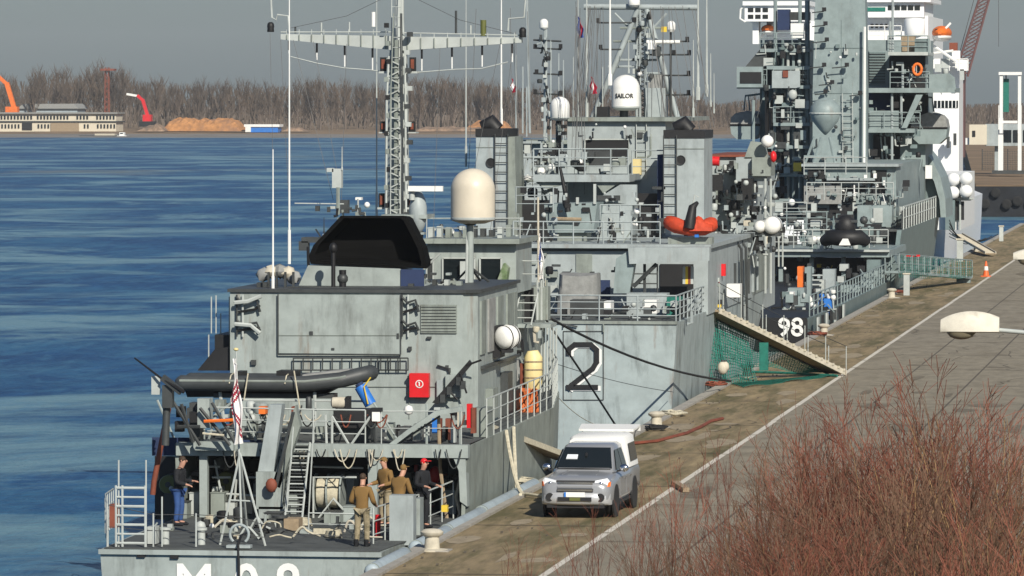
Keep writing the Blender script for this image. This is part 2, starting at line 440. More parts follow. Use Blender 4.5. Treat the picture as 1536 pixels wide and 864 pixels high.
# ------------------------------------------------------------------ far bank across the river
mb = MB()
xs = [-900+i*12 for i in range(120)]
rows = []
for x in xs:
    w_ = 6*math.sin(x*.021)+4*math.sin(x*.057+1)
    rows.append([(x, 1566+w_, -2.1), (x, 1600+w_*.5, -1.75), (x, 1672+w_, -1.6)])
mb.loft(rows, cap=False, closed=False); struct(mb.build('mud_shore', 'mud', recalc=True))
mb = MB(); rows = []
for x in xs:
    w_ = 5*math.sin(x*.033)+3*math.sin(x*.09+2)
    rows.append([(x, 1655+w_, -1.95), (x, 1672+w_, -1.6), (x, 1688+w_, -1.25+.15*math.sin(x*.05)), (x, 1760, -.8), (x, 4200, .2)])
mb.loft(rows, cap=False, closed=False); struct(mb.build('far_bank_ground', 'bank', recalc=True))

M['trunk'] = mat('far_tree_bark', (.135, .105, .085), .9, var=.3, scale=.3)
M['twig'] = mat('bare_far_twigs', (.092, .07, .052), .9, var=.35, scale=.08, second=(.085, .066, .05))
M['twig2'] = mat('bare_far_brush', (.10, .072, .050), .9, var=.35, scale=.06, second=(.075, .06, .05))
def blade(mb, p, q, wd, rnd):
    p, q = Vector(p), Vector(q); a = rnd.uniform(0, math.pi); s_ = Vector((math.cos(a), math.sin(a)*.6, 0))*wd/2
    mb.add([p-s_, p+s_, q+s_*.25, q-s_*.25], [(0,1,2,3)])
def far_tree(seed, h, spread):
    rnd = random.Random(seed); tr = MB(); cr = MB()
    tr.path([(0,0,-.3), (rnd.uniform(-.3,.3),0,h*.35), (rnd.uniform(-.6,.6),0,h*.8)], [.32, .24, .08], 5)
    for k in range(26):
        z0 = h*rnd.uniform(.16, .72); a = rnd.uniform(0, 2*math.pi); l = h*rnd.uniform(.18, .42); out = spread*rnd.uniform(.3, 1)*(1-.5*z0/h)
        e = Vector((math.cos(a)*out, math.sin(a)*out, min(h, z0+l)))
        b = Vector((0, 0, z0)); tr.tube(b, e, .11, .03, n=3, cap=False)
        for j in range(16):
            t = rnd.uniform(.25, 1); s0 = b.lerp(e, t)
            ang = rnd.uniform(0, 2*math.pi); ll = rnd.uniform(1.1, 3.0)
            blade(cr, s0, s0+Vector((math.cos(ang)*ll*.5, math.sin(ang)*ll*.5, ll)), rnd.uniform(.10, .22), rnd)
    return tr, cr
protos = []
for k in range(5):
    t = thing('far_tree', 'tall leafless tree standing out of the wood on the far bank', 'tree', (0, 0, 0), 'bare trees on the far bank')
    tr, cr = far_tree(40+k, 17.0, 4.4 if k < 3 else 3.2)
    tr.build('trunk', 'trunk', t); cr.build('crown', 'twig' if k % 2 else 'twig2', t); protos.append(t)
used = set()
def put_tree(px, Y, h, k):
    p = at(px, 180, Y); o = protos[k] if k not in used else copy_tree(protos[k]); used.add(k)
    o.location = (p.x, Y, -.9); s_ = h/17; o.scale = (s_*R.uniform(.85, 1.2), s_, s_); o.rotation_euler.z = R.uniform(0, 6)
def treetop(px):
    pts = [(-60,128),(0,122),(20,112),(45,118),(60,100),(85,98),(105,112),(125,104),(150,96),(185,98),(205,116),(250,118),(300,120),(350,124),(400,126),(450,120),(480,112),(520,122),(560,126),(620,118),(660,112),(700,122),(760,124),(820,128),(1000,128),(1080,150),(1110,145),(1150,142),(1440,150),(1560,148)]
    for (a, b), (c, d) in zip(pts, pts[1:]):
        if a <= px <= c: return b+(d-b)*(px-a)/(c-a)
    return 140
for k in range(118):
    px = -30+k*9.9+R.uniform(-4, 4)
    if px > 1140: px = 1430+(px-1140)*3.5
    Y = R.uniform(1735, 1830); top = treetop(px)+R.uniform(-3, 16)
    put_tree(px, Y, at(px, top, Y).z+.9, k % 5)
# the wood behind reads as one mass
mb = MB(); rnd = random.Random(5)
for k in range(9500):
    px = rnd.uniform(-60, 1600); Y = rnd.uniform(1780, 1960); top = treetop(px)+6
    hmax = at(px, top, Y).z; z0 = rnd.uniform(-.9, max(1.0, hmax*.82)); x = at(px, 180, Y).x
    ll = rnd.uniform(1.5, 5.0); p = Vector((x, Y, z0))
    blade(mb, p, p+Vector((rnd.uniform(-1.2, 1.2), 0, min(ll, max(.8, hmax-z0)))), rnd.uniform(.25, .9), rnd)
tag(mb.build('far_wood', 'twig'), 'brown leafless wood along the far bank of the river', 'wood', kind='stuff')

# long white two storey building
bY = 1702
b = thing('riverside_building', 'long low white two storey building with rows of dark windows on the far bank', 'building', at(80, 198, bY))
M['render'] = mat('cream_render', (.62, .56, .44), .8, var=.08, scale=.3)
bx(b, 'lower_wall', 'render', -60, 183.5, 174, 199, bY, 11); bx(b, 'upper_wall', 'render', -60, 170.5, 174, 181.6, bY+.8, 10)
bx(b, 'floor_band', 'steel', -62, 181.4, 176, 183.6, bY-.4, 11.6)
bx(b, 'roof', 'tarp', -62, 168.6, 176, 170.6, bY-.3, 11.8)
bx(b, 'entrance_panel', 'wood', 76, 184.5, 118, 198, bY-.5, .4); bx(b, 'loading_opening', 'dark', 33, 184.5, 48, 195, bY-.3, .2)
k = 0
for i in range(36):
    px = -4+i*4.95
    if 48 < px < 52 or 100 < px < 112 or 134 < px < 144: continue
    bx(b, 'window', 'glass', px, 173.2, px+2.4, 178.8, bY+.5, .4)
    if not (28 < px < 50 or 72 < px < 120): bx(b, 'window', 'glass', px+1, 186.4, px+3.3, 192.4, bY-.25, .4)
b = thing('warehouse', 'blue grey metal warehouse roof behind the white building on the far bank', 'warehouse', at(70, 180, 1740))
bx(b, 'wall', 'fender', 28, 162, 116, 186, 1740, 12)
MB().prism([at(26, 163, 1739), at(34, 156, 1739), at(110, 155.5, 1739), at(118, 163, 1739)], (0, 14, 0)).build('roof', 'tarp', b)
# sheds and boats
b = thing('small_shed', 'low pale blue shed with a white roof on the far bank', 'shed', at(390, 199, 1690))
bx(b, 'wall', 'blue', 372, 190, 417, 198.5, 1690, 6); bx(b, 'roof', 'white', 366, 186.5, 419, 190.4, 1689.6, 7); bx(b, 'door', 'white', 368, 190.5, 376, 198, 1689.5, 1)
b = thing('moored_barge', 'small grey flat barge lying at the far shore', 'barge', at(150, 206, 1600))
poly(b, 'hull', 'steel', [(118,203.2),(176,203.2),(172,207),(124,207)], 1600, 5); bx(b, 'deck_load', 'canvas', 142, 200.5, 172, 203.3, 1601, 3)
b = thing('workboat', 'tiny white cabin boat beside the barge at the far shore', 'boat', at(183, 206, 1600))
poly(b, 'hull', 'white', [(175,203.5),(190,203.5),(188,207),(177,207)], 1600, 4); bx(b, 'cabin', 'white', 179, 198.5, 185.5, 203.6, 1601, 2.4); bx(b, 'window', 'glass', 180, 199.5, 184.5, 201, 1600.9, .2)
# heaps
def heap(label, m, pts, Y, dep, cat='heap', name='timber_heap', lumps=3):
    rnd = random.Random(int(pts[0][0])); mb = MB(); rings = []
    for px, py in pts:
        p = at(px, py, Y); h = max(.1, p.z+1); ring = []
        for k in range(9):
            t = math.pi*k/8; ring.append((p.x, Y+dep*(.5-.5*math.cos(t)), -.9+h*max(0, math.sin(t))**.55*(1+rnd.uniform(-.13, .13)*lumps/3)))
        rings.append(ring)
    mb.loft(rings, cap=True, closed=True)
    o = mb.build(name, m, recalc=True); return tag(o, label, cat)
M['ochre'] = mat('orange_sand', (.42, .20, .075), .9, var=.4, scale=.5, second=(.26, .14, .08))
M['rubble'] = mat('brown_rubble', (.25, .17, .115), .95, var=.5, scale=.7, second=(.13, .10, .08))
def dens(pts, rnd=random.Random(3)):
    o = []
    for (a, b), (c, d) in zip(pts, pts[1:]):
        n = max(2, int((c-a)/4))
        for k in range(n): o.append((a+(c-a)*k/n, b+(d-b)*k/n+rnd.uniform(-1, 1)))
    return o+[pts[-1]]
heap('long orange heap of sawn timber and sand on the far bank', 'ochre', dens([(240,199),(252,181),(272,178),(300,180),(330,178),(350,181),(364,198)]), 1692, 14)
heap('low brown rubble mound next to the orange heap on the far bank', 'rubble', dens([(200,200),(215,190),(232,186),(246,196)]), 1686, 10, name='rubble_heap')
heap('low brown stone mound beyond the yardarm mast on the far bank', 'rubble', dens([(612,203),(630,192),(670,190),(720,193),(760,198)]), 1690, 12, name='rubble_heap')
heap('small tan sand heap behind the aft mast of the near ship', 'ochre', dens([(690,197),(710,183),(728,180),(752,183),(768,197)]), 1705, 12, name='sand_heap')
heap('rounded tan mound right of the pale blue shed on the far bank', 'rubble', dens([(418,199),(430,192),(446,191),(462,199)]), 1694, 8, name='rubble_heap')
# cranes on the far bank
def box_part(par, name, m, px0, py0, px1, py1, Y, d=2): return bx(par, name, m, px0, py0, px1, py1, Y, d)
c = thing('timber_crane', 'orange jointed loading crane at the photo edge on the far bank', 'crane', at(20, 185, 1715))
box_part(c, 'cab', 'orange', 8, 160, 26, 170, 1715, 3); MB().bar(at(22,164,1716), at(10,124,1716), 1.2, 1.4).build('boom', 'orange', c); MB().bar(at(11,127,1716), at(-14,104,1716), .9, 1.1).build('jib', 'orange', c); box_part(c, 'chassis', 'steel', 4, 170, 30, 182, 1715, 3)
c = thing('material_handler', 'crimson material handler with a bent arm on the far bank', 'crane', at(222, 190, 1710))
box_part(c, 'cab', 'red', 214, 172, 226, 182, 1710, 3); MB().bar(at(222,175,1711), at(214,149,1711), .9, 1.0).build('boom', 'red', c); MB().bar(at(215,151,1711), at(206,143,1711), .8, .9).build('stick', 'red', c)
MB().bar(at(207,144,1711), at(190,141,1711), .7, .7).build('jib', 'white', c); box_part(c, 'undercarriage', 'dark', 208, 182, 232, 190, 1710, 3)
c = thing('rusty_lattice_tower', 'rusty red lattice tower rising from the far wood', 'tower', at(160, 180, 1735))
mb = MB()
for dx in (-3, 3):
    for dy in (0, 1.6): mb.tube(at(160+dx, 182, 1735)+Vector((0, dy, 0)), at(160+dx*.8, 101, 1735)+Vector((0, dy, 0)), .16, n=4)
for k in range(10):
    ya, yb = 180-k*7.8, 180-(k+1)*7.8; mb.tube(at(157, ya, 1735), at(163, yb, 1735), .1, n=4); mb.tube(at(163, ya, 1735), at(157, yb, 1735), .1, n=4)
mb.build('lattice', 'rustred', c); box_part(c, 'platform', 'rustred', 150, 103, 171, 106, 1734, 4)

# ------------------------------------------------------------------ far pier beyond the basin at the quay's end
pier = MB().prism([(-9, 578, -4), (420, 578, -4), (420, 1740, -4), (-75, 1740, -4)], (0, 0, 5.3)); struct(pier.build('far_pier_ground', 'bank'))
M['pierwall'] = mat('black_tyre_wall', (.012, .014, .018), .8, var=.5, scale=.8, bump=.6)
wl = thing('pier_wall', 'black tarred pier wall hung with tyres across the basin', 'quay wall', (4, 576, -2))
MB().box((-9.2, 577, -3), (200, 577.9, 1.2)).build('wall', 'pierwall', wl)
ty = MB().lathe((0, 0, 0), [(.22, -.14), (.42, -.16), (.52, -.1), (.52, .1), (.42, .16), (.22, .14)], 14, 'y')
for k in range(26):
    o = ty.build('tyre_fender', 'tyre', wl, smooth=True) if k == 0 else bpy.data.objects.new('tyre_fender', tm)
    if k == 0: tm = o.data; tm.transform(Matrix.Translation(parent_origin(wl)))
    else: COL.objects.link(o); o.parent = wl
    o.location = Vector((-8+k*1.15+R.uniform(-.2, .2), 576.6, R.uniform(-1.1, .7)))-parent_origin(wl)
# chain link fence along the pier
fn = thing('chain_fence', 'grey mesh fence with thin posts along the far pier', 'fence', (0, 690, 1.3))
for k in range(22):
    MB().tube((-14+k*3.2, 690, 1.3), (-14+k*3.2, 690, 4.0), .06, n=5).build('post', 'steel', fn)
mb = MB()
for k in range(330): mb.bar((-14+k*.21, 690, 1.35), (-14+k*.21+.02, 690, 3.8), .03, .03)
for k in range(9): mb.bar((-14, 690, 1.5+k*.27), (54, 690, 1.5+k*.27), .03, .03)
mb.build('mesh_panel', 'steel', fn)
# dock equipment: white portal frame
pf = thing('portal_frame', 'tall white steel portal frame on the far pier', 'frame', at(1512, 258, 640))
for px in (1499.5, 1527): bx(pf, 'upright', 'white', px, 112, px+4.5, 200, 640, .5); bx(pf, 'leg', 'white', px-2 if px < 1510 else px, 158, px+5, 258, 642, .8)
bx(pf, 'top_beam', 'white', 1498, 108, 1532.5, 112.5, 639.8, .8); bx(pf, 'cross_beam', 'white', 1500, 181, 1530, 185, 640.1, .4); bx(pf, 'hoist', 'net', 1505, 118, 1513, 168, 641, .5)
MB().tube(at(1509, 112, 641), at(1509, 120, 641), .08).build('cable', 'wire', pf)
bx(pf, 'base', 'steel', 1488, 256, 1536, 261, 639.5, 3)
# passenger bridge
pb = thing('boarding_bridge', 'pale grey glazed boarding bridge raised on legs across the far pier', 'boarding bridge', at(1500, 255, 655))
bx(pb, 'tunnel', 'grey2', 1478, 186, 1640, 219, 655, 3); bx(pb, 'end_cab', 'render', 1454, 187, 1480, 217, 654.5, 4)
bx(pb, 'cab_opening', 'dark', 1458.5, 196, 1463, 205, 654.4, .3)
bx(pb, 'lip', 'white', 1445, 207, 1456, 217, 655, 3)
for k in range(7): bx(pb, 'window', 'glass', 1505+k*15, 195, 1517+k*15, 213, 654.85, .3)
for px in (1492, 1590): bx(pb, 'leg', 'grey2', px, 219, px+5, 258, 656, .6)
# lattice crane jib leaning up behind the white ship
cr = thing('harbour_crane', 'dark red lattice crane jib leaning up behind the white ship', 'crane', at(1442, 230, 600))
mb = MB(); a, b = at(1440, 118, 600), at(1482, -22, 600); wv = Vector((.62, 0, .18)); dv = Vector((0, 1.1, 0))
for q in (-wv, wv):
    for dd in (dv*0, dv): mb.tube(a+q*1.3+dd, b+q*.9+dd, .11, n=5)
for k in range(22):
    p, q = a.lerp(b, k/22), a.lerp(b, (k+1)/22)
    mb.tube(p-wv, q+wv, .06, n=4); mb.tube(p+wv, q-wv, .06, n=4); mb.tube(p-wv+dv, q+wv+dv, .06, n=4); mb.tube(p-wv, p-wv+dv, .05, n=4)
M['cranered'] = mat('faded_crane_paint', (.14, .07, .065), .7, var=.25)
mb.build('jib', 'cranered', cr)
MB().tube(at(1434, 100, 601), at(1466, -20, 601), .05, n=4).build('stay_cable', 'wire', cr); MB().tube(at(1498, -20, 601), at(1498, 70, 601), .04, n=4).build('hoist_cable', 'wire', cr)
bx(cr, 'tower', 'cranered', 1432, 112, 1446, 236, 601, 3); bx(cr, 'machine_house', 'cranered', 1424, 90, 1446, 122, 602, 4)

# ------------------------------------------------------------------ street lamps
def lamp(px0, px1, top, bot, Y, label):
    a, b = at(px0, bot, Y), at(px1, top, Y); L = b.x-a.x; zc = at(px0, top+(bot-top)*.76, Y).z
    t = thing('street_lamp', label, 'street lamp', (b.x+2.0, Y, bank_z(b.x+2, Y)))
    rings = []
    for k in range(13):
        u = k/12; x = a.x+L*u; wd = .17*(math.sin(math.pi*min(1, u*1.15+.12)*.5+.15))*(1-.35*u*u)+.02; hh = (b.z-zc)*(math.sin(math.pi*(.12+.70*u)))**.55
        rings.append([(x, Y+wd*math.cos(q), zc+max(0.0, math.sin(q))*hh - (.015 if math.sin(q) < 0 else 0)) for q in [2*math.pi*j/12 for j in range(12)]])
    MB().loft(rings).build('lamp_head', 'lampshell', t, smooth=True)
    rings = []
    for k in range(9):
        u = .1+.5*k/8; x = a.x+L*u; s_ = math.sin(math.pi*k/8)**.5*.13+.01
        rings.append([(x, Y+s_*math.cos(q), zc-.016+s_*.8*min(0, math.sin(q))) for q in [2*math.pi*j/12 for j in range(12)]])
    MB().loft(rings).build('lens', 'lampglass', t, smooth=True)
    z1 = zc+.03
    MB().path([(b.x-.12, Y, z1), (b.x+.6, Y, z1-.06), (b.x+1.5, Y, z1-.25), (b.x+2.0, Y, z1-.6)], .035, 8).build('arm', 'pipe', t, smooth=True)
    MB().tube((b.x+2, Y, bank_z(b.x+2, Y)-.1), (b.x+2, Y, z1-.55), .10, .06, n=10).build('pole', 'pipe', t, smooth=True)
M['lampshell'] = mat('weathered_lamp_shell', (.66, .62, .52), .6, var=.10, scale=6, second=(.42, .38, .31), mixlo=.55, mixhi=.7)
M['lampglass'] = mat('dirty_lamp_glass', (.22, .19, .13), .3, var=.2, scale=6)
lamp(1411, 1499, 467, 506, 84, 'weathered cream street lamp head reaching over the bushes')
lamp(1520, 1585, 372, 394, 108, 'pale street lamp cut off by the photo edge above the quay')
# ------------------------------------------------------------------ leafless shrubs
M['twigred'] = mat('red_brown_twigs', (.19, .066, .040), .75, var=.35, scale=1.4)
M['twigbrown'] = mat('dark_brown_twigs', (.135, .075, .045), .8, var=.35, scale=1.4)
M['twigochre'] = mat('ochre_twigs', (.225, .135, .06), .8, var=.3, scale=1.4)
def shrub(seed, h, nst, dens, spread):
    rnd = random.Random(seed); st = MB(); tw = MB(); rmin = .0046
    def grow(p, d, l, r, lev):
        n = max(2, int(l/.28)); pts = [p]; rad = [r]; dirs = [d]
        for k in range(n):
            d = (d+Vector((rnd.gauss(0, .07), rnd.gauss(0, .07), .035))).normalized()
            p = p+d*(l/n); pts.append(p); rad.append(max(rmin, r*(1-.85*(k+1)/n))); dirs.append(d)
        (st if lev == 0 else tw).path(pts, rad, 4 if lev == 0 else 3)
        if lev >= 3: return
        cnt = int(n*dens*(1.1, .9, .40)[lev])
        for k in range(cnt):
            i = rnd.randint(1 if lev else max(1, n//6), n-1) if n > 1 else 1
            a = rnd.uniform(0, 2*math.pi); dd = dirs[i]; o = dd.orthogonal().normalized(); b = dd.cross(o)
            ang = rnd.uniform(.22, .62)
            nd = (dd*math.cos(ang)+(o*math.cos(a)+b*math.sin(a))*math.sin(ang)).normalized()
            grow(pts[i], nd, (l*(1-i/n)*.75+.25)*rnd.uniform(.4, 1.0), rad[i]*.6, lev+1)
    for k in range(nst):
        a = rnd.uniform(0, 2*math.pi); rr = rnd.uniform(.05, 1)
        d = Vector((math.cos(a)*rr*spread, math.sin(a)*rr*spread, 1)).normalized()
        grow(Vector((math.cos(a)*rr*.35, math.sin(a)*rr*.35, -.1)), d, h*rnd.uniform(.6, 1.0), rnd.uniform(.016, .03), 0)
    return st, tw
SG = 'leafless shrubs on the grassy bank'
kinds = [(11, 5.0, 15, .95, .55, 'twigbrown', 'twigred'), (12, 5.0, 14, 1.0, .5, 'twigred', 'twigred'), (13, 5.0, 15, .9, .6, 'twigochre', 'twigbrown'), (14, 5.0, 13, .95, .5, 'twigbrown', 'twigbrown'), (15, 5.0, 6, .6, .35, 'twigred', 'twigred')]
sp = []
for s_, h, n, dn, spd, ms, mt in kinds:
    t = thing('leafless_shrub', 'x', 'shrub', (0, 0, 0), SG)
    a, b = shrub(s_, h, n, dn, spd); a.build('stem', ms, t); b.build('twigs', mt, t); sp.append(t)
first = [True]*5
def put_shrub(px, top, Y, k, label, wid=1.0):
    p = at(px, top, Y); g = bank_z(p.x, Y); s_ = (p.z-g)/4.9
    o = sp[k] if first[k] else copy_tree(sp[k]); first[k] = False
    o.location = (p.x, Y, g); o.scale = (s_*wid, s_*wid, s_); o.rotation_euler.z = R.uniform(0, 6); o['label'] = label
places = [
 (1405, 505, 84, 0, 'tallest reddish leafless shrub, its tips just below the cream street lamp', 1.15),
 (1290, 560, 86, 1, 'broad red twigged shrub rising beside the white road line', 1.1),
 (1190, 618, 82, 3, 'dark brown leafless shrub at the outer flank of the thicket', 1.1),
 (1520, 555, 80, 2, 'ochre stemmed shrub at the edge of the photo under the lamp arm', 1.1),
 (1350, 600, 76, 2, 'ochre stemmed shrub in the heart of the thicket', 1.2),
 (1460, 610, 74, 3, 'dark brown shrub low in the thicket below the lamp', 1.2),
 (1250, 690, 74, 0, 'dense red brown shrub at the bottom of the thicket', 1.2),
 (1130, 700, 84, 1, 'red twigged shrub leaning out of the thicket over the pavement', 1.0),
 (1060, 735, 80, 3, 'brown shrub at the bottom beside the white road line', 1.0),
 (1120, 780, 72, 2, 'small ochre shrub low in front of the thicket', 1.2),
 (1400, 740, 70, 1, 'red twigged shrub lowest in the thicket', 1.3),
 (1530, 700, 70, 0, 'red brown shrub in the bottom corner of the photo', 1.2),
 (960, 690, 92, 4, 'thin red saplings standing in front of the parked pickup', .9),
 (890, 720, 94, 4, 'sparse red shoots in front of the pickup wheels', .9),
 (1010, 650, 96, 4, 'thin red saplings by the white line behind the pickup', .9),
 (780, 765, 96, 4, 'few thin brown shoots at the bottom in front of the shadowed quay', .8),
 (1080, 610, 98, 4, 'slender red saplings over the white line near the net gangway', .9),
 (1225, 560, 98, 4, 'slender red shoots at the foot of the net gangway', .8),
 (860, 790, 90, 4, 'lowest sparse shoots at the white line beside the bottom edge', .8),
 (1240, 610, 88, 1, 'tangled red twigged shrub filling the flank of the thicket', 1.2),
 (1330, 545, 90, 3, 'dark stemmed shrub crowding behind the tallest one', 1.1),
 (1465, 540, 88, 1, 'red shrub squeezed between the tallest shrub and the photo edge', 1.1),
 (1180, 720, 76, 0, 'thick red brown shrub in front of the leaning one', 1.3),
 (1310, 720, 72, 3, 'dark brown shrub in the lowest middle of the thicket', 1.3),
 (1470, 760, 68, 2, 'ochre shrub at the very bottom under the lamp', 1.3),
 (1080, 810, 70, 0, 'low red brown shrub at the bottom edge of the photo', 1.2),
 (1230, 790, 68, 1, 'low red shrub at the bottom middle of the thicket', 1.3),
 (985, 770, 84, 3, 'thin brown shrub at the bottom right of the pickup', .7),
]
for px, top, Y, k, lab, wd in places: put_shrub(px, top, Y, k, lab, wd)

# ------------------------------------------------------------------ traffic cone on the quay
c = gr(1479, 415); t = thing('traffic_cone', 'orange traffic cone standing near the white line', 'traffic cone', c)
MB().box((c.x-.3, c.y-.3, 0.008), (c.x+.3, c.y+.3, .06)).build('base', 'coneorange', t)
MB().lathe((c.x, c.y, .06), [(.19, 0), (.17, .12), (.05, .86), (.03, .88)], 16).build('cone', 'coneorange', t, smooth=True)
MB().lathe((c.x, c.y, .06), [(.142, .32), (.146, .33), (.116, .55), (.112, .56)], 16).build('band', 'white', t, smooth=True)
# ================================================================== NEAR SHIP: grey minehunter, stern towards the viewpoint
CXA = -3.55
s1 = thing('minehunter', 'nearest grey minehunter with a white M on its transom and a T-shaped mast', 'warship', (CXA, 132, -2.0))
def hull_rings(cx, st):
    out = []
    for Y, hd, hw, zd in st:
        zm = (zd-2)/2
        out.append([(cx-hd, Y, zd), (cx-(hd*.55+hw*.45), Y, zm), (cx-hw, Y, -2.0), (cx-hw*.7, Y, -3.2), (cx, Y, -3.6), (cx+hw*.7, Y, -3.2), (cx+hw, Y, -2.0), (cx+(hd*.55+hw*.45), Y, zm), (cx+hd, Y, zd)])
    return out
TL, TR = at(150, 821, 132), at(572, 834, 132)
hb0 = (TR.x-TL.x)/2
MB().loft(hull_rings((TL.x+TR.x)/2, [(132, hb0, hb0*.96, -.25), (137, hb0+.12, hb0*.99, -.25)]) + hull_rings(CXA, [(142, 3.85, 3.7, -.25), (150, 3.9, 3.8, -.25), (160, 3.8, 3.5, -.2), (168, 2.9, 2.3, -.1), (176, 1.6, 1.0, .1), (183, .15, .05, .3)])).build('hull', 'grey', s1, recalc=True)
MB().prism([(TL.x+.08, 132.1, -.24), (TR.x-.08, 132.1, -.24), (CXA+3.8, 142, -.24), (CXA+3.8, 150.2, -.24), (CXA-3.8, 150.2, -.24), (CXA-3.8, 142, -.24)], (0, 0, .02)).build('working_deck', 'deck', s1)
# rubbing strake round the stern and transom marks
MB().bar((TL.x-.02, 131.95, -.30), (TR.x+.02, 131.95, -.30), .10, .12).build('rubbing_strake', 'grey', s1)
for px, s_ in ((290, 'M'), (369, '0'), (431, '8')):
    p = at(px, 877, 131.9); text_obj('pennant_letter' if s_ == 'M' else 'pennant_number', s_, 1.34, 'white', s1, (p.x, 131.97, at(px, 849, 132).z-.475), sx=.95)
for px, py in ((212, 833), (262, 835)):
    p = at(px, py, 132); MB().box((p.x-.10, 131.93, p.z-.05), (p.x+.10, 132.05, p.z+.05)).build('scupper', 'dark', s1)
# ship sides above the working deck, from the gallows forward
for sx in (-1, 1):
    rings = []
    for Y, hd in ((142, 3.85), (150, 3.92), (160, 3.82), (168, 2.95), (176, 1.65), (183, .2)):
        x = CXA+sx*hd; rings.append([(x, Y, -.3), (x+sx*.06, Y, 1.72), (x+sx*.06-sx*.1, Y, 1.72), (x-sx*.1, Y, -.3)])
    MB().loft(rings).build('side_plating', 'greyw', s1, recalc=True)
MB().prism([(CXA-3.9, 142.0, 1.62), (CXA+3.9, 142.0, 1.62), (CXA+3.8, 160, 1.62), (CXA+2.9, 168, 1.62), (CXA+.2, 183, 1.62), (CXA-.2, 183, 1.62), (CXA-2.9, 168, 1.62), (CXA-3.8, 160, 1.62)], (0, 0, .1)).build('upper_deck', 'deck', s1)
MB().box((CXA-3.86, 141.9, 1.42), (CXA+3.95, 142.25, 1.76)).build('platform_beam', 'grey', s1)
MB().box((CXA-3.8, 149.4, -.22), (CXA+3.8, 149.6, 1.62)).build('bulkhead', 'steel', s1)  # back wall coloured dark to paint in the shade under the platform
# frames at the mouth of the covered deck
for px0, px1 in ((299, 311), (552, 566)): bx(s1, 'deck_stanchion', 'grey', px0, 668, px1, 792, 142, .25)
MB().prism([at(678,682,141.95), at(698,682,141.95), at(701,760,141.95), at(690,752,141.95), at(688,706,141.95)], (0, .5, 0)).build('corner_bracket', 'grey', s1)
poly(s1, 'knee_bracket', 'grey', [(548,682),(556,682),(556,704)], 141.97, .2)
poly(s1, 'knee_bracket', 'grey', [(566,682),(586,682),(566,712)], 141.97, .2)
# ---- clutter under the platform
rr = random.Random(21)
for k, (x0, y0, x1, y1, m, Y) in enumerate([(322,700,345,770,'steel',147),(345,712,372,772,'greyw',146),(372,690,392,765,'dark',147.5),(404,720,430,775,'steel',146.5),(465,716,480,775,'greyw',146),(590,712,612,760,'greyw',148),(612,700,628,745,'deck',148.2),(660,735,684,790,'grey',144),(672,690,688,740,'greyw',147.5),(246,740,268,800,'steel',143.5),(318,730,333,784,'pipe',143.2),(500,742,530,790,'grey',144.5)]):
    bx(s1, 'deck_locker', m, x0, y0, x1, y1, Y, .7)
for px, py, r_ in ((252, 727, .26), (339, 722, .27)):
    c = at(px, py, 143.6); d = MB().lathe(c, [(r_*.9, 0), (r_, .05), (r_, .5), (r_*.9, .55)], 20, 'y').build('drum', 'olive', s1, smooth=True)
    MB().lathe(c, [(r_*.25, -.03), (r_*.3, -.02), (r_*.3, .02)], 12, 'y').build('bung', 'steel', d)
c = at(494, 738, 143.0)     # hawser reel
rl = MB().lathe(c+Vector((-.32, 0, 0)), [(.34, 0), (.40, .03), (.42, .16), (.39, .32), (.42, .48), (.40, .60), (.34, .64)], 24, 'x').build('rope_reel', 'rope', s1, smooth=True)
for dx in (-.38, -.03, .34): MB().lathe(c+Vector((dx, 0, 0)), [(.08, 0), (.5, 0), (.5, .04), (.08, .04)], 24, 'x').build('reel_flange', 'grey', rl)
bx(s1, 'winch_housing', 'grey2', 496, 712, 531, 760, 143.8, .8)
pipe(s1, 'winch_frame', 'pipe', [(473,784),(500,748),(538,790)], 142.3, .04); pipe(s1, 'winch_frame', 'pipe', [(470,790),(470,716),(535,716)], 142.2, .03)
rail(s1, [at(463,802,136)+Vector((0,0,0)), at(560,804,136)], h=.55, bars=2, step=1.2)
bx(s1, 'deck_box', 'wood', 421, 778, 448, 797, 138, .6); bx(s1, 'deck_box', 'grey', 388, 760, 428, 778, 141, .8)
poly(s1, 'deck_pad', 'grey', [(445,804),(452,794),(470,806),(466,812)], 137, .8)
c = at(420, 800, 137.5); MB().lathe((c.x, c.y, -.22), [(.22, 0), (.22, .06), (.1, .1), (.1, .34), (.2, .36), (.2, .42)], 16).build('capstan', 'steel', s1, smooth=True)
# ---- stern fittings
mb = MB(); L0, L1 = at(174, 820, 132.3), at(218, 820, 132.3); up = at(174, 728, 132.3).z-L0.z
for i in range(7):
    z = L0.z+up*(.06+.15*i); mb.tube((L0.x, 132.3, z), (L1.x, 132.3, z), .026 if i % 2 else .034, n=6)
for x in (L0.x, (L0.x*.78+L1.x*.22), L1.x): mb.tube((x, 132.3, L0.z), (x, 132.3, L0.z+up), .03, n=6)
mb.build('stern_rack', 'pipe', s1)
for px, yt in ((178, 690), (219, 690), (161, 755), (230, 770), (243, 745), (294, 770)):
    pipe(s1, 'stern_post', 'pipe', [(px, yt), (px, 820)], 132.35, .022)
pipe(s1, 'stern_wire', 'wire', [(161,757),(230,772),(294,772),(358,776),(440,800),(520,805)], 132.36, .010); pipe(s1, 'stern_wire', 'wire', [(161,790),(230,796),(294,798),(400,806)], 132.36, .009)
rail(s1, [at(162,822,132.5), at(158,800,136.5), at(170,790,141)], h=1.0, bars=3, step=1.3)
bx(s1, 'raft_rack', 'rustred', 164, 757, 174, 792, 134, .5); bx(s1, 'bollard_plinth', 'pipe', 221, 790, 234, 816, 133, .4)
for px in (228, 248, 302): 
    c = at(px, 818, 133.4); MB().lathe((c.x, c.y, -.22), [(.10, 0), (.10, .34), (.15, .36), (.15, .42)], 14).build('bollard', 'pipe', s1, smooth=True)
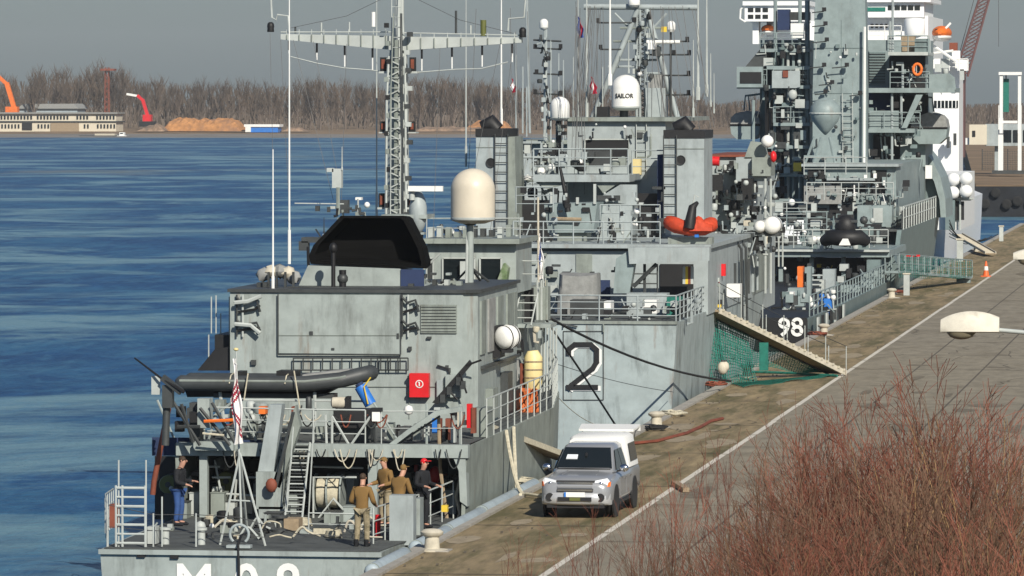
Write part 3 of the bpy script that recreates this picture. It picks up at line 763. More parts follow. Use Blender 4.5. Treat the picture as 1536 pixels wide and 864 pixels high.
# ring fairlead with its cable over the transom
c = at(359, 800, 132.2); mb = MB()
mb.path([c+Vector((.235*math.cos(t), 0, .235*math.sin(t)-.02)) for t in [math.radians(-50+280*k/18) for k in range(19)]], .035, 7); mb.bar(c+Vector((-.30, 0, -.32)), c+Vector((.30, 0, -.32)), .3, .07)
mb.build('ring_fairlead', 'grey2', s1, smooth=True)
MB().path([(c.x, 133.2, .1), (c.x+.02, 132.3, .1), (c.x+.02, 131.92, -.1), (c.x+.04, 131.90, -.6), (c.x+.05, 131.88, -2.2)], .035, 7).build('tow_cable', 'dark', s1, smooth=True)
# ensign staff on its tripod
p0, p1 = at(362, 790, 133.4), at(354, 524, 133.4)
MB().tube((p0.x, 133.4, p0.z), p1, .03, .022, n=8).build('ensign_staff', 'pipe', s1)
MB().sph(p1, .07, (1, 1, .6), 10).build('staff_truck', 'cream', s1, smooth=True)
mb = MB(); q = at(360, 680, 133.4)
for px, Y in ((330, 133.4), (398, 133.2), (372, 135.4)): 
    e = at(px, 815, Y); mb.tube((q.x, 133.4, q.z), (e.x, e.y, -.22), .03, n=6)
mb.tube(at(343, 750, 133.4), at(382, 752, 133.4), .02); mb.build('staff_tripod', 'pipe', s1)
# mounted heavy machine gun on the port quarter
g = at(249, 592, 140); 
MB().path([at(202, 537, 140.3), at(240, 566, 140), at(276, 588, 139.8)], [.022, .032, .05], 7).build('gun_barrel', 'dark', s1, smooth=True)
MB().bar(at(244, 566, 140), at(272, 588, 139.9), .12, .17).build('gun_body', 'steel', s1)
bx(s1, 'gun_mount', 'steel', 243, 578, 258, 612, 140, .3); bx(s1, 'gun_shield', 'pipe', 227, 564, 240, 592, 140.2, .04)
pipe(s1, 'gun_pedestal', 'steel', [(250,610),(248,668)], 140.2, .10, 8)
# rusty davit and dark screen on the port side
pipe(s1, 'davit', 'rustred', [(253,612),(245,650),(231,722),(229,742)], 141, .075, 8)
bx(s1, 'side_screen', 'navy', 228, 656, 292, 684, 142.4, .06); bx(s1, 'side_screen', 'dark', 232, 684, 300, 780, 144.5, .06)
poly(s1, 'screen', 'navy', [(364,660),(392,660),(388,678),(362,678)], 143, .05)
for a, b in (((258,600),(300,668)), ((272,606),(290,664)), ((300,612),(345,668)), ((266,640),(300,640)), ((318,604),(352,664))):
    pipe(s1, 'gallows_strut', 'steel', [a, b], 141.2, .05)
bx(s1, 'gallows_head', 'grey', 296, 598, 314, 642, 141.4, .5); bx(s1, 'gallows_beam', 'grey', 290, 662, 350, 676, 141.6, .4)
pipe(s1, 'boat_hook', 'orange', [(306,632),(350,630)], 141.0, .045); pipe(s1, 'boat_hook', 'rope', [(304,650),(336,653)], 141.0, .03)
bx(s1, 'equipment_rack', 'steel', 284, 604, 300, 664, 141.8, .5)
for px, py in ((264, 610), (262, 632), (284, 618), (345, 612)): bx(s1, 'fitting', 'dark', px, py, px+12, py+16, 141.4, .3)
# crane posts amidships
poly(s1, 'crane_post', 'grey2', [(404,607),(423,607),(410,712),(386,712)], 141.3, .5)
poly(s1, 'crane_arm', 'greyw', [(443,608),(450,640),(430,700),(420,732),(408,728),(422,680),(432,640)], 141.0, .35)
pipe(s1, 'crane_ram', 'steel', [(440,618),(414,730)], 140.8, .05)
bx(s1, 'crane_base', 'grey', 384, 708, 424, 764, 141.0, .9)
c = at(407, 728, 140.7); MB().sph(c, .16, (1, .6, 1.2), 10).build('crane_motor', 'rustred', s1, smooth=True)
ladder(s1, at(440, 778, 140.2), at(452, 664, 141.9), (.46, 0, 0), 'pipe', .22, .03)
mb = MB(); 
for k in range(11):
    e = at(441, 778, 140.2).lerp(at(452, 664, 141.9), (k+.5)/11); mb.box((e.x-.22, e.y-.02, e.z-.015), (e.x+.22, e.y+.2, e.z+.015))
mb.build('stair_tread', 'steel', s1)
pipe(s1, 'hand_rail', 'pipe', [(430,772),(440,640)], 140.4, .02); pipe(s1, 'hand_rail', 'pipe', [(463,772),(470,646),(474,632),(490,632)], 140.4, .02)
# rails and gear on the platform edge
rail(s1, [at(300,664,142.4), at(470,668,142.4), at(548,669,142.4)], h=.95, bars=3, step=1.05, r=.022)
for a, b in (((498,624),(498,668)), ((498,624),(524,668)), ((556,624),(526,668)), ((488,622),(490,668))): pipe(s1, 'platform_strut', 'pipe', [a, b], 142.2, .035)
bx(s1, 'winch_cover', 'dark', 500, 614, 558, 642, 143, .8); bx(s1, 'raft_cradle', 'steel', 500, 640, 556, 664, 143.2, .8)
bx(s1, 'work_lamp', 'white', 558, 618, 570, 632, 142, .2); bx(s1, 'lamp_guard', 'dark', 556, 612, 572, 618, 142, .25)
# slewing boom on the starboard side
MB().path([at(576,676,142.2), at(612,648,142.2), at(655,619,142.2), at(694,613,142.2)], .085, 4).build('slewing_boom', 'grey', s1)
pipe(s1, 'boom_stay', 'steel', [(575,680),(660,624)], 142.4, .03)
mb = MB(); c = at(576, 690, 142.1); mb.sph(c, .11, (.7, .5, 1.5), 10); mb.build('hook_block', 'pipe', s1, smooth=True); pipe(s1, 'hook', 'pipe', [(576,690),(574,700),(577,706)], 142.1, .03)
rail(s1, [at(572,668,142.5), at(692,668,142.5)], h=.9, bars=2, step=1.5, r=.018)
for px, y0, y1, m in ((656,628,682,'rustred'), (668,628,660,'rustred'), (648,628,650,'blue'), (676,640,664,'pipe'), (686,618,640,'canvas'), (636,640,662,'pipe'), (664,640,690,'steel'), (700,606,642,'red'), (706,612,650,'rustred')):
    bx(s1, 'hanging_gear', m, px, y0, px+rr.uniform(5, 9), y1, 143.4 if px < 695 else 145, .25)
# gear inside the covered deck, starboard
c = at(653, 713, 145); MB().sph(c, .24, (.75, .6, 1.05), 12).build('hose_bag', 'red', s1, smooth=True)
pipe(s1, 'standpipe', 'wood', [(658,626),(660,700),(672,790)], 142.6, .05); pipe(s1, 'hose', 'rope', [(690,720),(684,745),(690,770),(682,790)], 142.6, .05)
pipe(s1, 'fire_extinguisher', 'red', [(567,772),(566,816)], 136.2, .075, 10); 
rail(s1, [at(560,822,134.2), at(628,800,139.0), at(680,778,142.5)], h=1.0, bars=3, step=1.2, r=.022)
bx(s1, 'equipment_locker', 'grey2', 584, 743, 620, 818, 135.2, .5)
bx(s1, 'equipment_locker', 'grey', 622, 748, 630, 806, 137, .6)
bx(s1, 'hydrant', 'yellow', 662, 758, 671, 768, 139.5, .2)
# lower rubbing edge
# ---- deckhouse
hy = 150.0
A0, A1 = at(345, 438, hy), at(694, 438, hy)
zt = A0.z
SBX = at(713, 440, hy).x
MB().prism([(A0.x, hy, 1.72), (A1.x, hy, 1.72), (SBX, hy+.5, 1.72), (SBX, 158.5, 1.72), (A0.x, 158.5, 1.72)], (0, 0, zt-1.72)).build('deckhouse', 'grey', s1)
MB().prism([(A0.x-.06, hy-.08, zt), (A1.x+.1, hy-.08, zt), (SBX+.1, hy+.4, zt), (SBX+.1, 158.6, zt), (A0.x-.06, 158.6, zt)], (0, 0, .09)).build('deckhouse_roof', 'steel', s1)
bx(s1, 'access_panel', 'grey', 418, 442, 600, 531, hy-.07, .07)
for a in ([(417,441),(417,532)], [(417,532),(601,532)], [(601,441),(601,532)]): pipe(s1, 'panel_edging', 'steel', a, hy-.09, .022, 4)
pipe(s1, 'panel_seam', 'greyw', [(418,503),(600,503)], hy-.085, .012, 4)
bx(s1, 'vent_louvre', 'greyw', 631, 457, 685, 500, hy-.06, .06)
for k in range(9): pipe(s1, 'louvre_slat', 'steel', [(632,460.5+k*4.6),(684,460.5+k*4.6)], hy-.075, .010, 4)
for x0, x1 in ((603, 628), (355, 390)):      # pipe racks either side of the panel
    for yy in ((446, 468), (480, 496)):
        pipe(s1, 'pipe_rack', 'steel', [(x0, yy[0]), (x0+8, yy[0]+8), (x1-5, yy[0]+4), (x1, yy[1])], hy-.16, .04)
        pipe(s1, 'pipe_rack', 'dark', [(x0+2, yy[1]), (x1-8, yy[1]-4), (x1, yy[0]+12)], hy-.12, .035)
    pipe(s1, 'pipe_rack', 'steel', [(x0, 442), (x0, 505)], hy-.1, .03); pipe(s1, 'pipe_rack', 'pipe', [(x0+9, 442), (x0+9, 505)], hy-.1, .03)
pipe(s1, 'hose_pipe', 'pipe', [(352,454),(372,452),(392,444)], hy-.25, .06); pipe(s1, 'hose_pipe', 'pipe', [(352,486),(376,488),(390,500)], hy-.25, .06)
for x0, x1 in ((440, 600), (566, 612)):
    mb = MB(); mb.tube(at(x0, 537, hy-.15), at(x1, 537, hy-.15), .022, n=5); mb.tube(at(x0, 555, hy-.15), at(x1, 555, hy-.15), .022, n=5)
    n = int((x1-x0)/14)
    for k in range(n+1): mb.tube(at(x0+(x1-x0)*k/n, 537, hy-.15), at(x0+(x1-x0)*k/n, 556, hy-.15), .02, n=5)
    mb.build('grating_rail_shadow', 'steel', s1)  # grating strip whose dark rungs stand in for ladder-like rail shadows
for px, py in ((497, 522), (464, 497), (672, 552), (668, 548), (595, 500), (376, 540), (640, 505), (612, 520)):
    bx(s1, 'wall_fitting', 'steel', px, py, px+rr.uniform(3, 9), py+rr.uniform(3, 8), hy-.1, .1)
pipe(s1, 'cable_run', 'dark', [(603,441),(603,470),(600,535)], hy-.05, .022, 4)
pipe(s1, 'cable_run', 'dark', [(656,548),(672,553),(676,566)], hy-.08, .03, 4)
pipe(s1, 'cable_run', 'greyw', [(345,580),(700,580)], hy-.03, .012, 4); pipe(s1, 'cable_run', 'greyw', [(614,560),(614,628)], hy-.03, .012, 4)
# red fire box with its white mark
f = bx(s1, 'fire_box', 'red', 614, 560, 643, 596, hy-.28, .28)
c = at(629, 576, hy-.29); mb = MB(); mb.path([c+Vector((.10*math.cos(t), 0, .10*math.sin(t))) for t in [2*math.pi*k/16 for k in range(17)]], .016, 4); mb.bar(c+Vector((0, 0, -.055)), c+Vector((0, 0, .05)), .03, .03, (1, 0, 0)); mb.bar(c+Vector((-.03, 0, .045)), c+Vector((0, 0, .06)), .02, .025)
mb.build('fire_mark', 'white', f)
for yy in (566, 590): bx(f, 'hinge', 'dark', 611, yy-2, 614, yy+2, hy-.26, .2)
bx(s1, 'wall_cabinet', 'grey', 668, 562, 690, 596, hy-.18, .18); bx(s1, 'wall_cabinet', 'grey2', 655, 570, 664, 600, hy-.15, .15)
poly(s1, 'folded_boom', 'dark', [(648,604),(704,540),(708,546),(656,606)], hy-.5, .15)
for px, py in ((670, 580), (684, 566), (660, 592), (690, 572)): bx(s1, 'boom_joint', 'steel', px, py, px+7, py+12, hy-.55, .2)
for a, b in (((672,584),(686,600)), ((690,560),(700,590)), ((700,548),(722,540))): pipe(s1, 'boom_brace', 'dark', [a, b], hy-.5, .03)
# port side ladder and dark fittings
bx(s1, 'side_locker', 'dark', 322, 502, 344, 556, hy+.6, 3); poly(s1, 'boat_davit', 'dark', [(296,556),(322,524),(345,520),(345,556)], hy+.2, .4)
for px, y0, y1 in ((317, 445, 500), (324, 443, 500), (331, 470, 503), (344, 445, 505), (313, 502, 540)): pipe(s1, 'side_post', 'pipe', [(px, y1), (px, y0)], hy+1.0, .02)
pipe(s1, 'hose_loop', 'canvas', [(327,526),(331,540),(333,552)], hy+.4, .05)
# starboard side panels, rails and walkway clutter
for Y0, w_ in ((150.9, .9), (152.4, 1.3), (154.2, 1.2), (156.2, 1.4), (157.7, .6)):
    MB().box((SBX, Y0, zt-1.75), (SBX+.05, Y0+w_, zt-.25)).build('side_panel', 'greyw' if Y0 != 152.4 else 'tarp', s1)
MB().box((SBX, 151, 3.3), (SBX+.12, 158.4, 3.38)).build('side_strake', 'steel', s1)
for Y0, z0, z1, m in ((152, 1.75, 2.7, 'greyw'), (155, 1.75, 3.0, 'steel'), (153.4, 3.5, 4.4, 'dark'), (156.8, 1.75, 2.4, 'dark')):
    MB().box((SBX, Y0, z0), (SBX+.22, Y0+1.0, z1)).build('side_locker', m, s1)
rail(s1, [(CXA+3.93, 145.5, 1.72), (CXA+3.84, 160, 1.72), (CXA+2.95, 168, 1.72), (CXA+1.65, 176, 1.72)], h=1.05, bars=3, step=1.5, r=.022)
MB().box((CXA+3.5, 146, 1.72), (CXA+3.9, 146.9, 2.5)).build('hose_locker', 'greyw', s1)
# sat dome on its pole at the roof edge
dpx = 705
MB().tube(at(705, 444, 156), at(705, 336, 156), .105, n=14).build('dome_pole', 'grey', s1, smooth=True)
MB().tube(at(699, 444, 155.6), at(701, 350, 156), .04, n=6).build('dome_conduit', 'pipe', s1)
MB().lathe(at(705, 338, 156), [(.12, 0), (.42, .16), (.45, .22)], 20).build('dome_collar', 'steel', s1, smooth=True)
b0 = at(705, 332, 155.4); z0 = b0.z
radome(s1, 704.5, 253, 332, 66, 155.4, 'beige', 'radome')
for a in ((-.5, .3), (.5, .2), (.1, .7)): MB().tube(at(705, 400, 156), (at(705, 441, 156).x+a[0], 156+a[1]*2, zt+.1), .035, n=6).build('pole_stay', 'steel', s1)
pipe(s1, 'stay_bar', 'pipe', [(601,438),(636,404),(660,380)], 155, .03)
# funnel with black crown
Yf = 152.8
MB().prism([at(462,398,Yf), at(600,403,Yf), at(641,433,Yf), at(446,433,Yf)], (0, 1.8, 0)).build('funnel_base', 'grey', s1)
def fun_ring(y, grow):
    pass
P = [at(466,396,Yf-.02), at(463,384,Yf), at(470,368,Yf), at(509,326,Yf+.3), at(511,323.5,Yf+.3), at(606,323.5,Yf+.3), at(611,327,Yf+.3), at(634,372,Yf), at(640,396,Yf), at(640,403,Yf)]
q = [(p.x, p.y, p.z) for p in P]
mb = MB()
front = [Vector(v) for v in q]; ctr0 = sum(front, Vector())/len(front); back = [ctr0+(v-ctr0)*.93+Vector((0, 1.5, 0)) for v in front]
n_ = len(front); ctr = sum(front, Vector())/n_
inner = [ctr+(v-ctr)*.90+Vector((0, -.02, 0)) for v in front]; deep = [v+Vector((0, 1.1, .05)) for v in [ctr+(v-ctr)*.80 for v in front]]
mb.loft([back, front, inner, deep], cap=True); mb.build('funnel_crown', 'soot', s1, recalc=True)
bx(s1, 'funnel_side_shade', 'navy', 601, 404, 636, 434, Yf-.05, .05)  # navy sheet paints the blue shade on this side of the funnel
for px, y0, y1 in ((500, 366, 432), (514, 405, 434)): 
    pipe(s1, 'vent_pipe', 'dark', [(px, y1), (px, y0)], 151.6, .06 if px == 500 else .10, 10)
MB().sph(at(500, 372, 151.6), .12, (1, 1, 1.3), 10).build('vent_head', 'dark', s1, smooth=True); MB().sph(at(514, 418, 151.6), .16, (1, 1, 1), 10).build('siren', 'steel', s1, smooth=True)
rail(s1, [at(350,438,150.3), at(417,438,150.3), at(600,438,150.3), at(694,438,150.3)], h=.02, bars=1, step=3, r=.025, name='roof_edging')
pipe(s1, 'roof_pipe', 'steel', [(432,432),(600,434)], 150.7, .05); pipe(s1, 'roof_pipe', 'steel', [(610,436),(690,437)], 150.9, .06)
for k in range(9): bx(s1, 'roof_fitting', rr.choice(['steel', 'greyw', 'pipe']), 612+k*9, 425+rr.uniform(-6, 4), 617+k*9+rr.uniform(0, 3), 437, 152.5+rr.uniform(0, 2), .3)
# antennas at the port roof corner
whip(s1, 409.5, 224, 440, 150.5, .03); whip(s1, 434, -30, 396, 153, .03); whip(s1, 565, -20, 330, 166, .028, 'pipe')
bx(s1, 'antenna_base', 'dark', 402, 438, 413, 452, 150.1, .3); bx(s1, 'antenna_base', 'steel', 385, 424, 400, 440, 151.5, .5)
for k, (px, py) in enumerate(((396, 404), (408, 400), (420, 399), (432, 402), (440, 408))):
    MB().sph(at(px, py+8, 152.2), .22, (1, 1, .9), 8, .15, rr).build('bundle', 'canvas' if k % 2 else 'tarp', s1, smooth=True)
for px in (401, 413, 426, 438): bx(s1, 'bundle_rack', 'steel', px, 408, px+3, 436, 151.8, .1)
# sensor post left of the funnel
pipe(s1, 'sensor_post', 'greyw', [(507,322),(507,281)], 160, .06); bx(s1, 'sensor_head', 'pipe', 498, 253, 512, 282, 160, .3); bx(s1, 'sensor_arm', 'pipe', 490, 252, 500, 258, 160, .2); whip(s1, 513, 220, 255, 160, .02, 'pipe')
bx(s1, 'searchlight', 'steel', 448, 362, 462, 376, 160, .3); bx(s1, 'bridge_wing', 'steel', 452, 356, 478, 364, 160, .8); pipe(s1, 'search_post', 'dark', [(463,404),(462,370)], 159, .05); whip(s1, 486, 326, 350, 160, .02, 'steel')
bx(s1, 'sensor_head', 'steel', 510, 300, 522, 320, 162, .3); bx(s1, 'sensor_head', 'white', 533, 296, 542, 300, 162, .3); pipe(s1, 'sensor_post', 'pipe', [(537,322),(537,298)], 162, .03)
pipe(s1, 'sensor_boom', 'pipe', [(442,305),(516,306)], 162, .02)
# ---- wheelhouse seen over the roof
wy = 165
bx(s1, 'wheelhouse', 'grey', 640, 366, 774, 440, wy, 3.6); bx(s1, 'forward_house', 'greyw', 560, 436, 766, 640, wy+.4, 8); bx(s1, 'deck_opening', 'dark', 742, 470, 764, 560, wy+.3, .1)
bx(s1, 'wheelhouse_roof', 'greyw', 634, 358, 779, 366, wy-.4, 4.4)
for x0, x1, m in ((664, 712, 'glass'), (720, 752, 'glass'), (640, 650, 'steel')):
    wn = bx(s1, 'wheelhouse_window', m, x0, 388, x1, 421, wy-.03, .03)
    for a in ([(x0,387),(x1,387)], [(x0,422),(x1,422)], [(x0,387),(x0,422)], [(x1,387),(x1,422)]): pipe(wn, 'window_frame', 'pipe', a, wy-.05, .035, 4)
bx(s1, 'ladder_board', 'pipe', 690, 392, 700, 428, wy-.3, .1)
rail(s1, [at(640,357,wy), at(780,357,wy)], h=.6, bars=2, step=1.2, r=.018)
for k in range(10): bx(s1, 'bridge_fitting', rr.choice(['greyw', 'steel', 'pipe']), 642+k*13, 343+rr.uniform(-6, 6), 649+k*13, 358, wy+rr.uniform(.2, 3), .4)
poly(s1, 'camouflage_net', 'camonet', [(755,395),(762,402),(757,440),(746,446),(738,440),(746,420)], wy-.6, .5)
poly(s1, 'folded_cover', 'rustred', [(742,458),(750,456),(760,492),(754,500),(748,480)], 160, .3)
# stair and signal deck to starboard
mb = MB(); ladder_mb(mb, at(783,488,166), at(795,432,167), (.55, 0, 0), .28, .025); mb.build('bridge_stair', 'pipe', s1)
bx(s1, 'signal_screen', 'dark', 772, 432, 800, 486, 168.5, .1); rail(s1, [at(765,430,166.5), at(815,431,166.5)], h=.8, bars=2, step=.8, r=.02)
for px, m in ((806, 'pipe'), (812, 'pipe'), (820, 'greyw')): pipe(s1, 'signal_post', m, [(px, 480), (px, 420)], 168, .035)
bx(s1, 'signal_cabinet', 'greyw', 800, 430, 822, 480, 169, .6); bx(s1, 'signal_platform', 'grey', 765, 486, 826, 492, 167, 1.4)
for k in range(6): pipe(s1, 'side_frame', 'pipe', [(812+k*4.2, 640), (812+k*4.5, 492)], 168+k*.5, .03)
bx(s1, 'forward_locker', 'tarp', 760, 540, 800, 600, 166, 1.0); bx(s1, 'forward_locker', 'greyw', 735, 538, 758, 618, 163.5, 1.0)
# ---- main mast with yard
my = 163.0
def ring4(px, hw, py):
    c = at(px, py, my); r_ = at(px+hw, py, my).x-c.x
    return [(c.x+r_*math.cos(t), my+.3+r_*math.sin(t), c.z) for t in [math.pi/4*k+math.pi/8 for k in range(8)]]
MB().loft([ring4(594, 20, 436), ring4(594, 18, 325), ring4(594, 16.5, 150), ring4(595, 14, 85), ring4(595, 10, 50), ring4(596, 8, 30), ring4(597, 7, -40)]).build('mast', 'pipe', s1)
ladder(s1, at(593, 330, my-.6), at(595, -20, my-.2), (.3, 0, 0), 'pipe', .3, .016)
for dx in (-15, 15): pipe(s1, 'mast_chord', 'pipe', [(594+dx, 330), (594+dx*.93, 150), (595+dx*.8, 84)], my-.35, .04, 5)
for k in range(17): 
    y_ = 326-k*14; pipe(s1, 'mast_brace', 'pipe', [(580, y_), (609, y_-14)] if k % 2 else [(609, y_), (580, y_-14)], my-.36, .025, 4)
pipe(s1, 'cable_trunk', 'greyw', [(594, 330), (594, 150), (595, 60)], my-.24, .07, 6)
for k in range(22): bx(s1, 'mast_fitting', ['steel', 'dark', 'pipe', 'greyw'][k % 4], 594+(-18 if k % 2 else 12)+(k % 3)*2, 318-k*13.5, 600+(-18 if k % 2 else 14)+(k % 3)*2, 325-k*13.5, my-.4, .2)
for dx in (-9, 8, 11): pipe(s1, 'mast_cable', 'steel' if dx > 0 else 'greyw', [(594+dx, 330), (594+dx*.9, 150), (596+dx*.6, 20)], my-.45, .022, 4)
mb = MB()
for k in range(14):
    c = at(594, 322-k*20, my); r_ = .30-.011*k; mb.path([c+Vector((r_*math.cos(t), .3+r_*math.sin(t), .1*math.sin(t*2))) for t in [2*math.pi*j/10 for j in range(11)]], .016, 4)
mb.build('mast_hoop', 'steel', s1)
for sgn, tip, roots in ((-1, (421, 51), (588, 54, 75)), (1, (782, 56), (601, 55, 76))):
    a = [at(tip[0], tip[1], my), at(roots[0], roots[1], my), at(roots[0], roots[2], my), at(tip[0], tip[1]+8, my)]
    MB().prism(a, (0, .35, 0)).build('yard_arm', 'pipe', s1)
    for k in range(9): u = (k+.5)/9; x = tip[0]+(roots[0]-tip[0])*u; yb_ = tip[1]+8+(roots[2]-tip[1]-8)*u; pipe(s1, 'yard_rib', 'greyw', [(x, tip[1]+1), (x, yb_-1)], my-.03, .02, 4); pipe(s1, 'yard_stanchion', 'pipe', [(x, tip[1]), (x, tip[1]-7)], my+.1, .014, 4)
    pipe(s1, 'yard_rail', 'pipe', [(tip[0], tip[1]-3), (roots[0], roots[1]-6)], my+.1, .018)
    for k in range(4):
        u = (k+.3)/4; x = tip[0]+(roots[0]-tip[0])*u; yb = tip[1]+9+(roots[2]-tip[1]-9)*u; yl = (80, 90, 100, 105)[k] if sgn < 0 else (93, 100, 103, 106)[k]
        pipe(s1, 'antenna_rod', 'white', [(x, yl), (x, yb+12)], my+.1, .022); pipe(s1, 'insulator', 'dark', [(x, yb+14), (x, yb)], my+.1, .035)
if True:
    pipe(s1, 'wire_antenna', 'pipe', [(436,85),(476,95),(516,102),(556,105),(590,110)], my+.1, .018, 5); pipe(s1, 'wire_antenna', 'pipe', [(608,110),(646,107),(684,104),(722,103),(762,93)], my+.1, .018, 5)
for px, py in ((570, 86), (614, 86), (570, 182), (613, 182), (568, 290), (612, 290)):
    l_ = bx(s1, 'signal_lamp', 'dark', px, py, px+9, py+21 if py != 182 else py+16, my-.1, .18); bx(l_, 'lamp_lens', 'rustred', px+2, py+3, px+7, py+17 if py != 182 else py+12, my-.12, .02)
    bx(l_, 'lamp_bracket', 'pipe', px-2, py+21 if py != 182 else py+16, px+12, py+24 if py != 182 else py+18, my-.1, .4)
for p in ([(406,-10),(408,26),(414,30),(416,22),(432,24),(434,48)], [(762,46),(763,28),(786,26),(788,0)]): pipe(s1, 'yard_bracket', 'pipe', p, my, .03)
for px, py in ((406, 40), (784, 48)): c = at(px, py+8, my); MB().lathe(c, [(.10, 0), (.11, .03), (.10, .1), (.11, .17), (.10, .25), (.05, .3)], 12).build('yard_lamp', 'dark', s1, smooth=True)
for px, y0, y1, r_, m in ((482, 34, 52, .03, 'pipe'), (524, 33, 50, .025, 'pipe'), (560, 18, 40, .065, 'white'), (684, 16, 50, .035, 'steel'), (725, 30, 54, .09, 'olive'), (443, 40, 50, .03, 'steel'), (706, 38, 52, .03, 'pipe')):
    pipe(s1, 'yard_antenna', m, [(px, y1), (px, y0)], my+.15, r_, 8)
pipe(s1, 'yard_stay', 'wire', [(436,42),(520,24),(590,-10)], my+.1, .010, 4); pipe(s1, 'yard_stay', 'wire', [(604,-12),(690,30),(770,50)], my+.1, .010, 4)
bx(s1, 'radar_scanner', 'white', 612, 279, 664, 287, 161, .15); pipe(s1, 'scanner_post', 'pipe', [(618,300),(618,286)], 161.2, .09, 8)
MB().sph(at(627, 318, 161.5), .55, (.5, .6, 1.2), 14).build('radar_housing', 'grey2', s1, smooth=True)
bx(s1, 'mast_platform', 'grey', 572, 322, 640, 328, 161.2, 1.6)
# halyards
for a, b in (((421,60),(438,392)), ((440,60),(500,300)), ((470,62),(505,255)), ((520,66),(512,300)), ((750,66),(690,360)), ((770,64),(735,350)), ((660,72),(650,350)), ((405,50),(409,225))):
    pipe(s1, 'halyard', 'wire', [a, b], 161, .007, 3)

def dress(par, x0, y0, x1, y1, Y, n, mats, seed, dmax=.9, smin=3, smax=13):
    """individual small fittings standing or bolted on a deck area"""
    rn = random.Random(seed)
    for k in range(n):
        w_, h_ = rn.uniform(smin, smax), rn.uniform(smin, smax); px, py = rn.uniform(x0, x1-w_), rn.uniform(y0, y1-h_); Yk = Y-rn.uniform(.03, .5); m = rn.choice(mats); t = rn.random()
        if t < .42: bx(par, rn.choice(['vent_box', 'cable_box', 'valve_cabinet', 'junction_box']), m, px, py, px+w_, py+h_, Yk, rn.uniform(.15, dmax))
        elif t < .62: pipe(par, rn.choice(['pipe_run', 'conduit']), m, [(px, py), (px+rn.uniform(-2, 2), py+h_*1.6), (px+rn.choice([-1, 1])*w_, py+h_*1.7)], Yk, rn.uniform(.03, .06), 5)
        elif t < .76:
            c = at(px, py+h_, Yk); r = w_/60.; MB().lathe(c, [(r*.8, 0), (r, .05), (r, h_/38), (r*.6, h_/32)], 10).build('vent_cowl', m, par, smooth=True)
        elif t < .88: pipe(par, 'stay', m, [(px, py), (px+rn.uniform(-14, 14), py+rn.uniform(12, 30))], Yk, .03, 4)
        else:
            c = at(px, py, Yk); MB().sph(c, w_/70., (1, 1, 1), 8).build('lamp_globe', rn.choice(['white', 'pipe', 'steel']), par, smooth=True)
for k, (x0, x1, h_, Y, m) in enumerate([(316,336,34,142.6,'greyw'),(338,352,20,142.8,'pipe'),(355,378,26,143.4,'canvas'),(380,392,44,144,'grey'),(396,420,18,139.5,'steel'),(428,446,30,143.5,'grey'),(470,486,30,143.6,'pipe'),(486,510,16,140.5,'greyw'),(514,536,22,141,'grey'),(262,280,24,141.5,'greyw'),(284,298,34,142.5,'pipe'),(330,352,12,137,'greyw'),(376,392,10,135.5,'steel'),(470,500,9,137,'rope')]):
    a = at(x0, 700, Y); b = at(x1, 700, Y); MB().box((a.x, Y, -.22), (b.x, Y+.6, -.22+h_/57)).build('deck_locker', m, s1)
    MB().box((a.x-.02, Y-.02, -.22+h_/57), (b.x+.02, Y+.62, -.20+h_/57)).build('locker_lid', 'steel' if k % 2 else m, s1)
for px, Y in ((345, 138.5), (392, 137), (455, 139.5), (500, 136), (318, 140)):
    c = at(px, 700, Y); MB().path([Vector((c.x+.22*math.cos(q*.7)*(1-.004*q), Y+.22*math.sin(q*.7), -.2+.0035*q)) for q in range(50)], .022, 5).build('hawser_coil', 'rope' if px != 392 else 'blackrope', s1, smooth=True)
for a_, b_ in (((322,690),(338,772)), ((356,700),(350,776)), ((372,716),(392,716)), ((318,716),(346,716)), ((330,740),(392,744)), ((300,700),(330,700)), ((425,690),(470,694)), ((470,700),(545,702))): pipe(s1, 'deck_piping', 'pipe', [a_, b_], 142.9, .03)
rh = random.Random(77)
for k in range(12):
    x = rh.uniform(310, 545); Y = rh.uniform(133.2, 137.5); y0 = 140+8200*11.15/(Y+3)-rh.uniform(0, 4)
    pipe(s1, 'deck_hose', rh.choice(['rope', 'pipe', 'dark', 'canvas', 'steel']), [(x, y0), (x+rh.uniform(5, 15), y0-rh.uniform(3, 22)), (x+rh.uniform(16, 30), y0-rh.uniform(0, 12)), (x+rh.uniform(28, 50), y0+rh.uniform(-2, 2))], Y, rh.uniform(.018, .035))
for k in range(16):
    x = rh.uniform(320, 680); d_ = rh.uniform(10, 34); w_ = rh.uniform(6, 26)
    pipe(s1, 'hanging_rope', rh.choice(['rope', 'dark', 'steel', 'canvas']), [(x, 674), (x+w_*.2, 674+d_*.7), (x+w_*.5, 674+d_), (x+w_*.8, 674+d_*.7), (x+w_, 674)], 141.8, .016)
for k in range(14):
    x = rh.uniform(300, 690); d_ = rh.uniform(8, 24); w_ = rh.uniform(8, 30)
    pipe(s1, 'hose_loop', rh.choice(['rope', 'dark', 'canvas', 'rustred', 'steel']), [(x, 622), (x+w_*.2, 622+d_*.7), (x+w_*.5, 622+d_), (x+w_*.8, 622+d_*.7), (x+w_, 622)], 142.5, .02)
for x, y, w_, h_, m in ((388, 610, 10, 11, 'orange'), (437, 610, 5, 26, 'rustred'), (392, 634, 5, 14, 'steel'), (474, 640, 10, 18, 'greyw'), (322, 600, 14, 14, 'greyw'), (344, 616, 8, 24, 'steel'), (370, 630, 14, 26, 'greyw'), (580, 634, 10, 26, 'greyw'), (600, 640, 16, 22, 'steel'), (620, 636, 10, 24, 'greyw')):
    bx(s1, 'deck_gear', m, x, y, x+w_, y+h_, 143, .35)
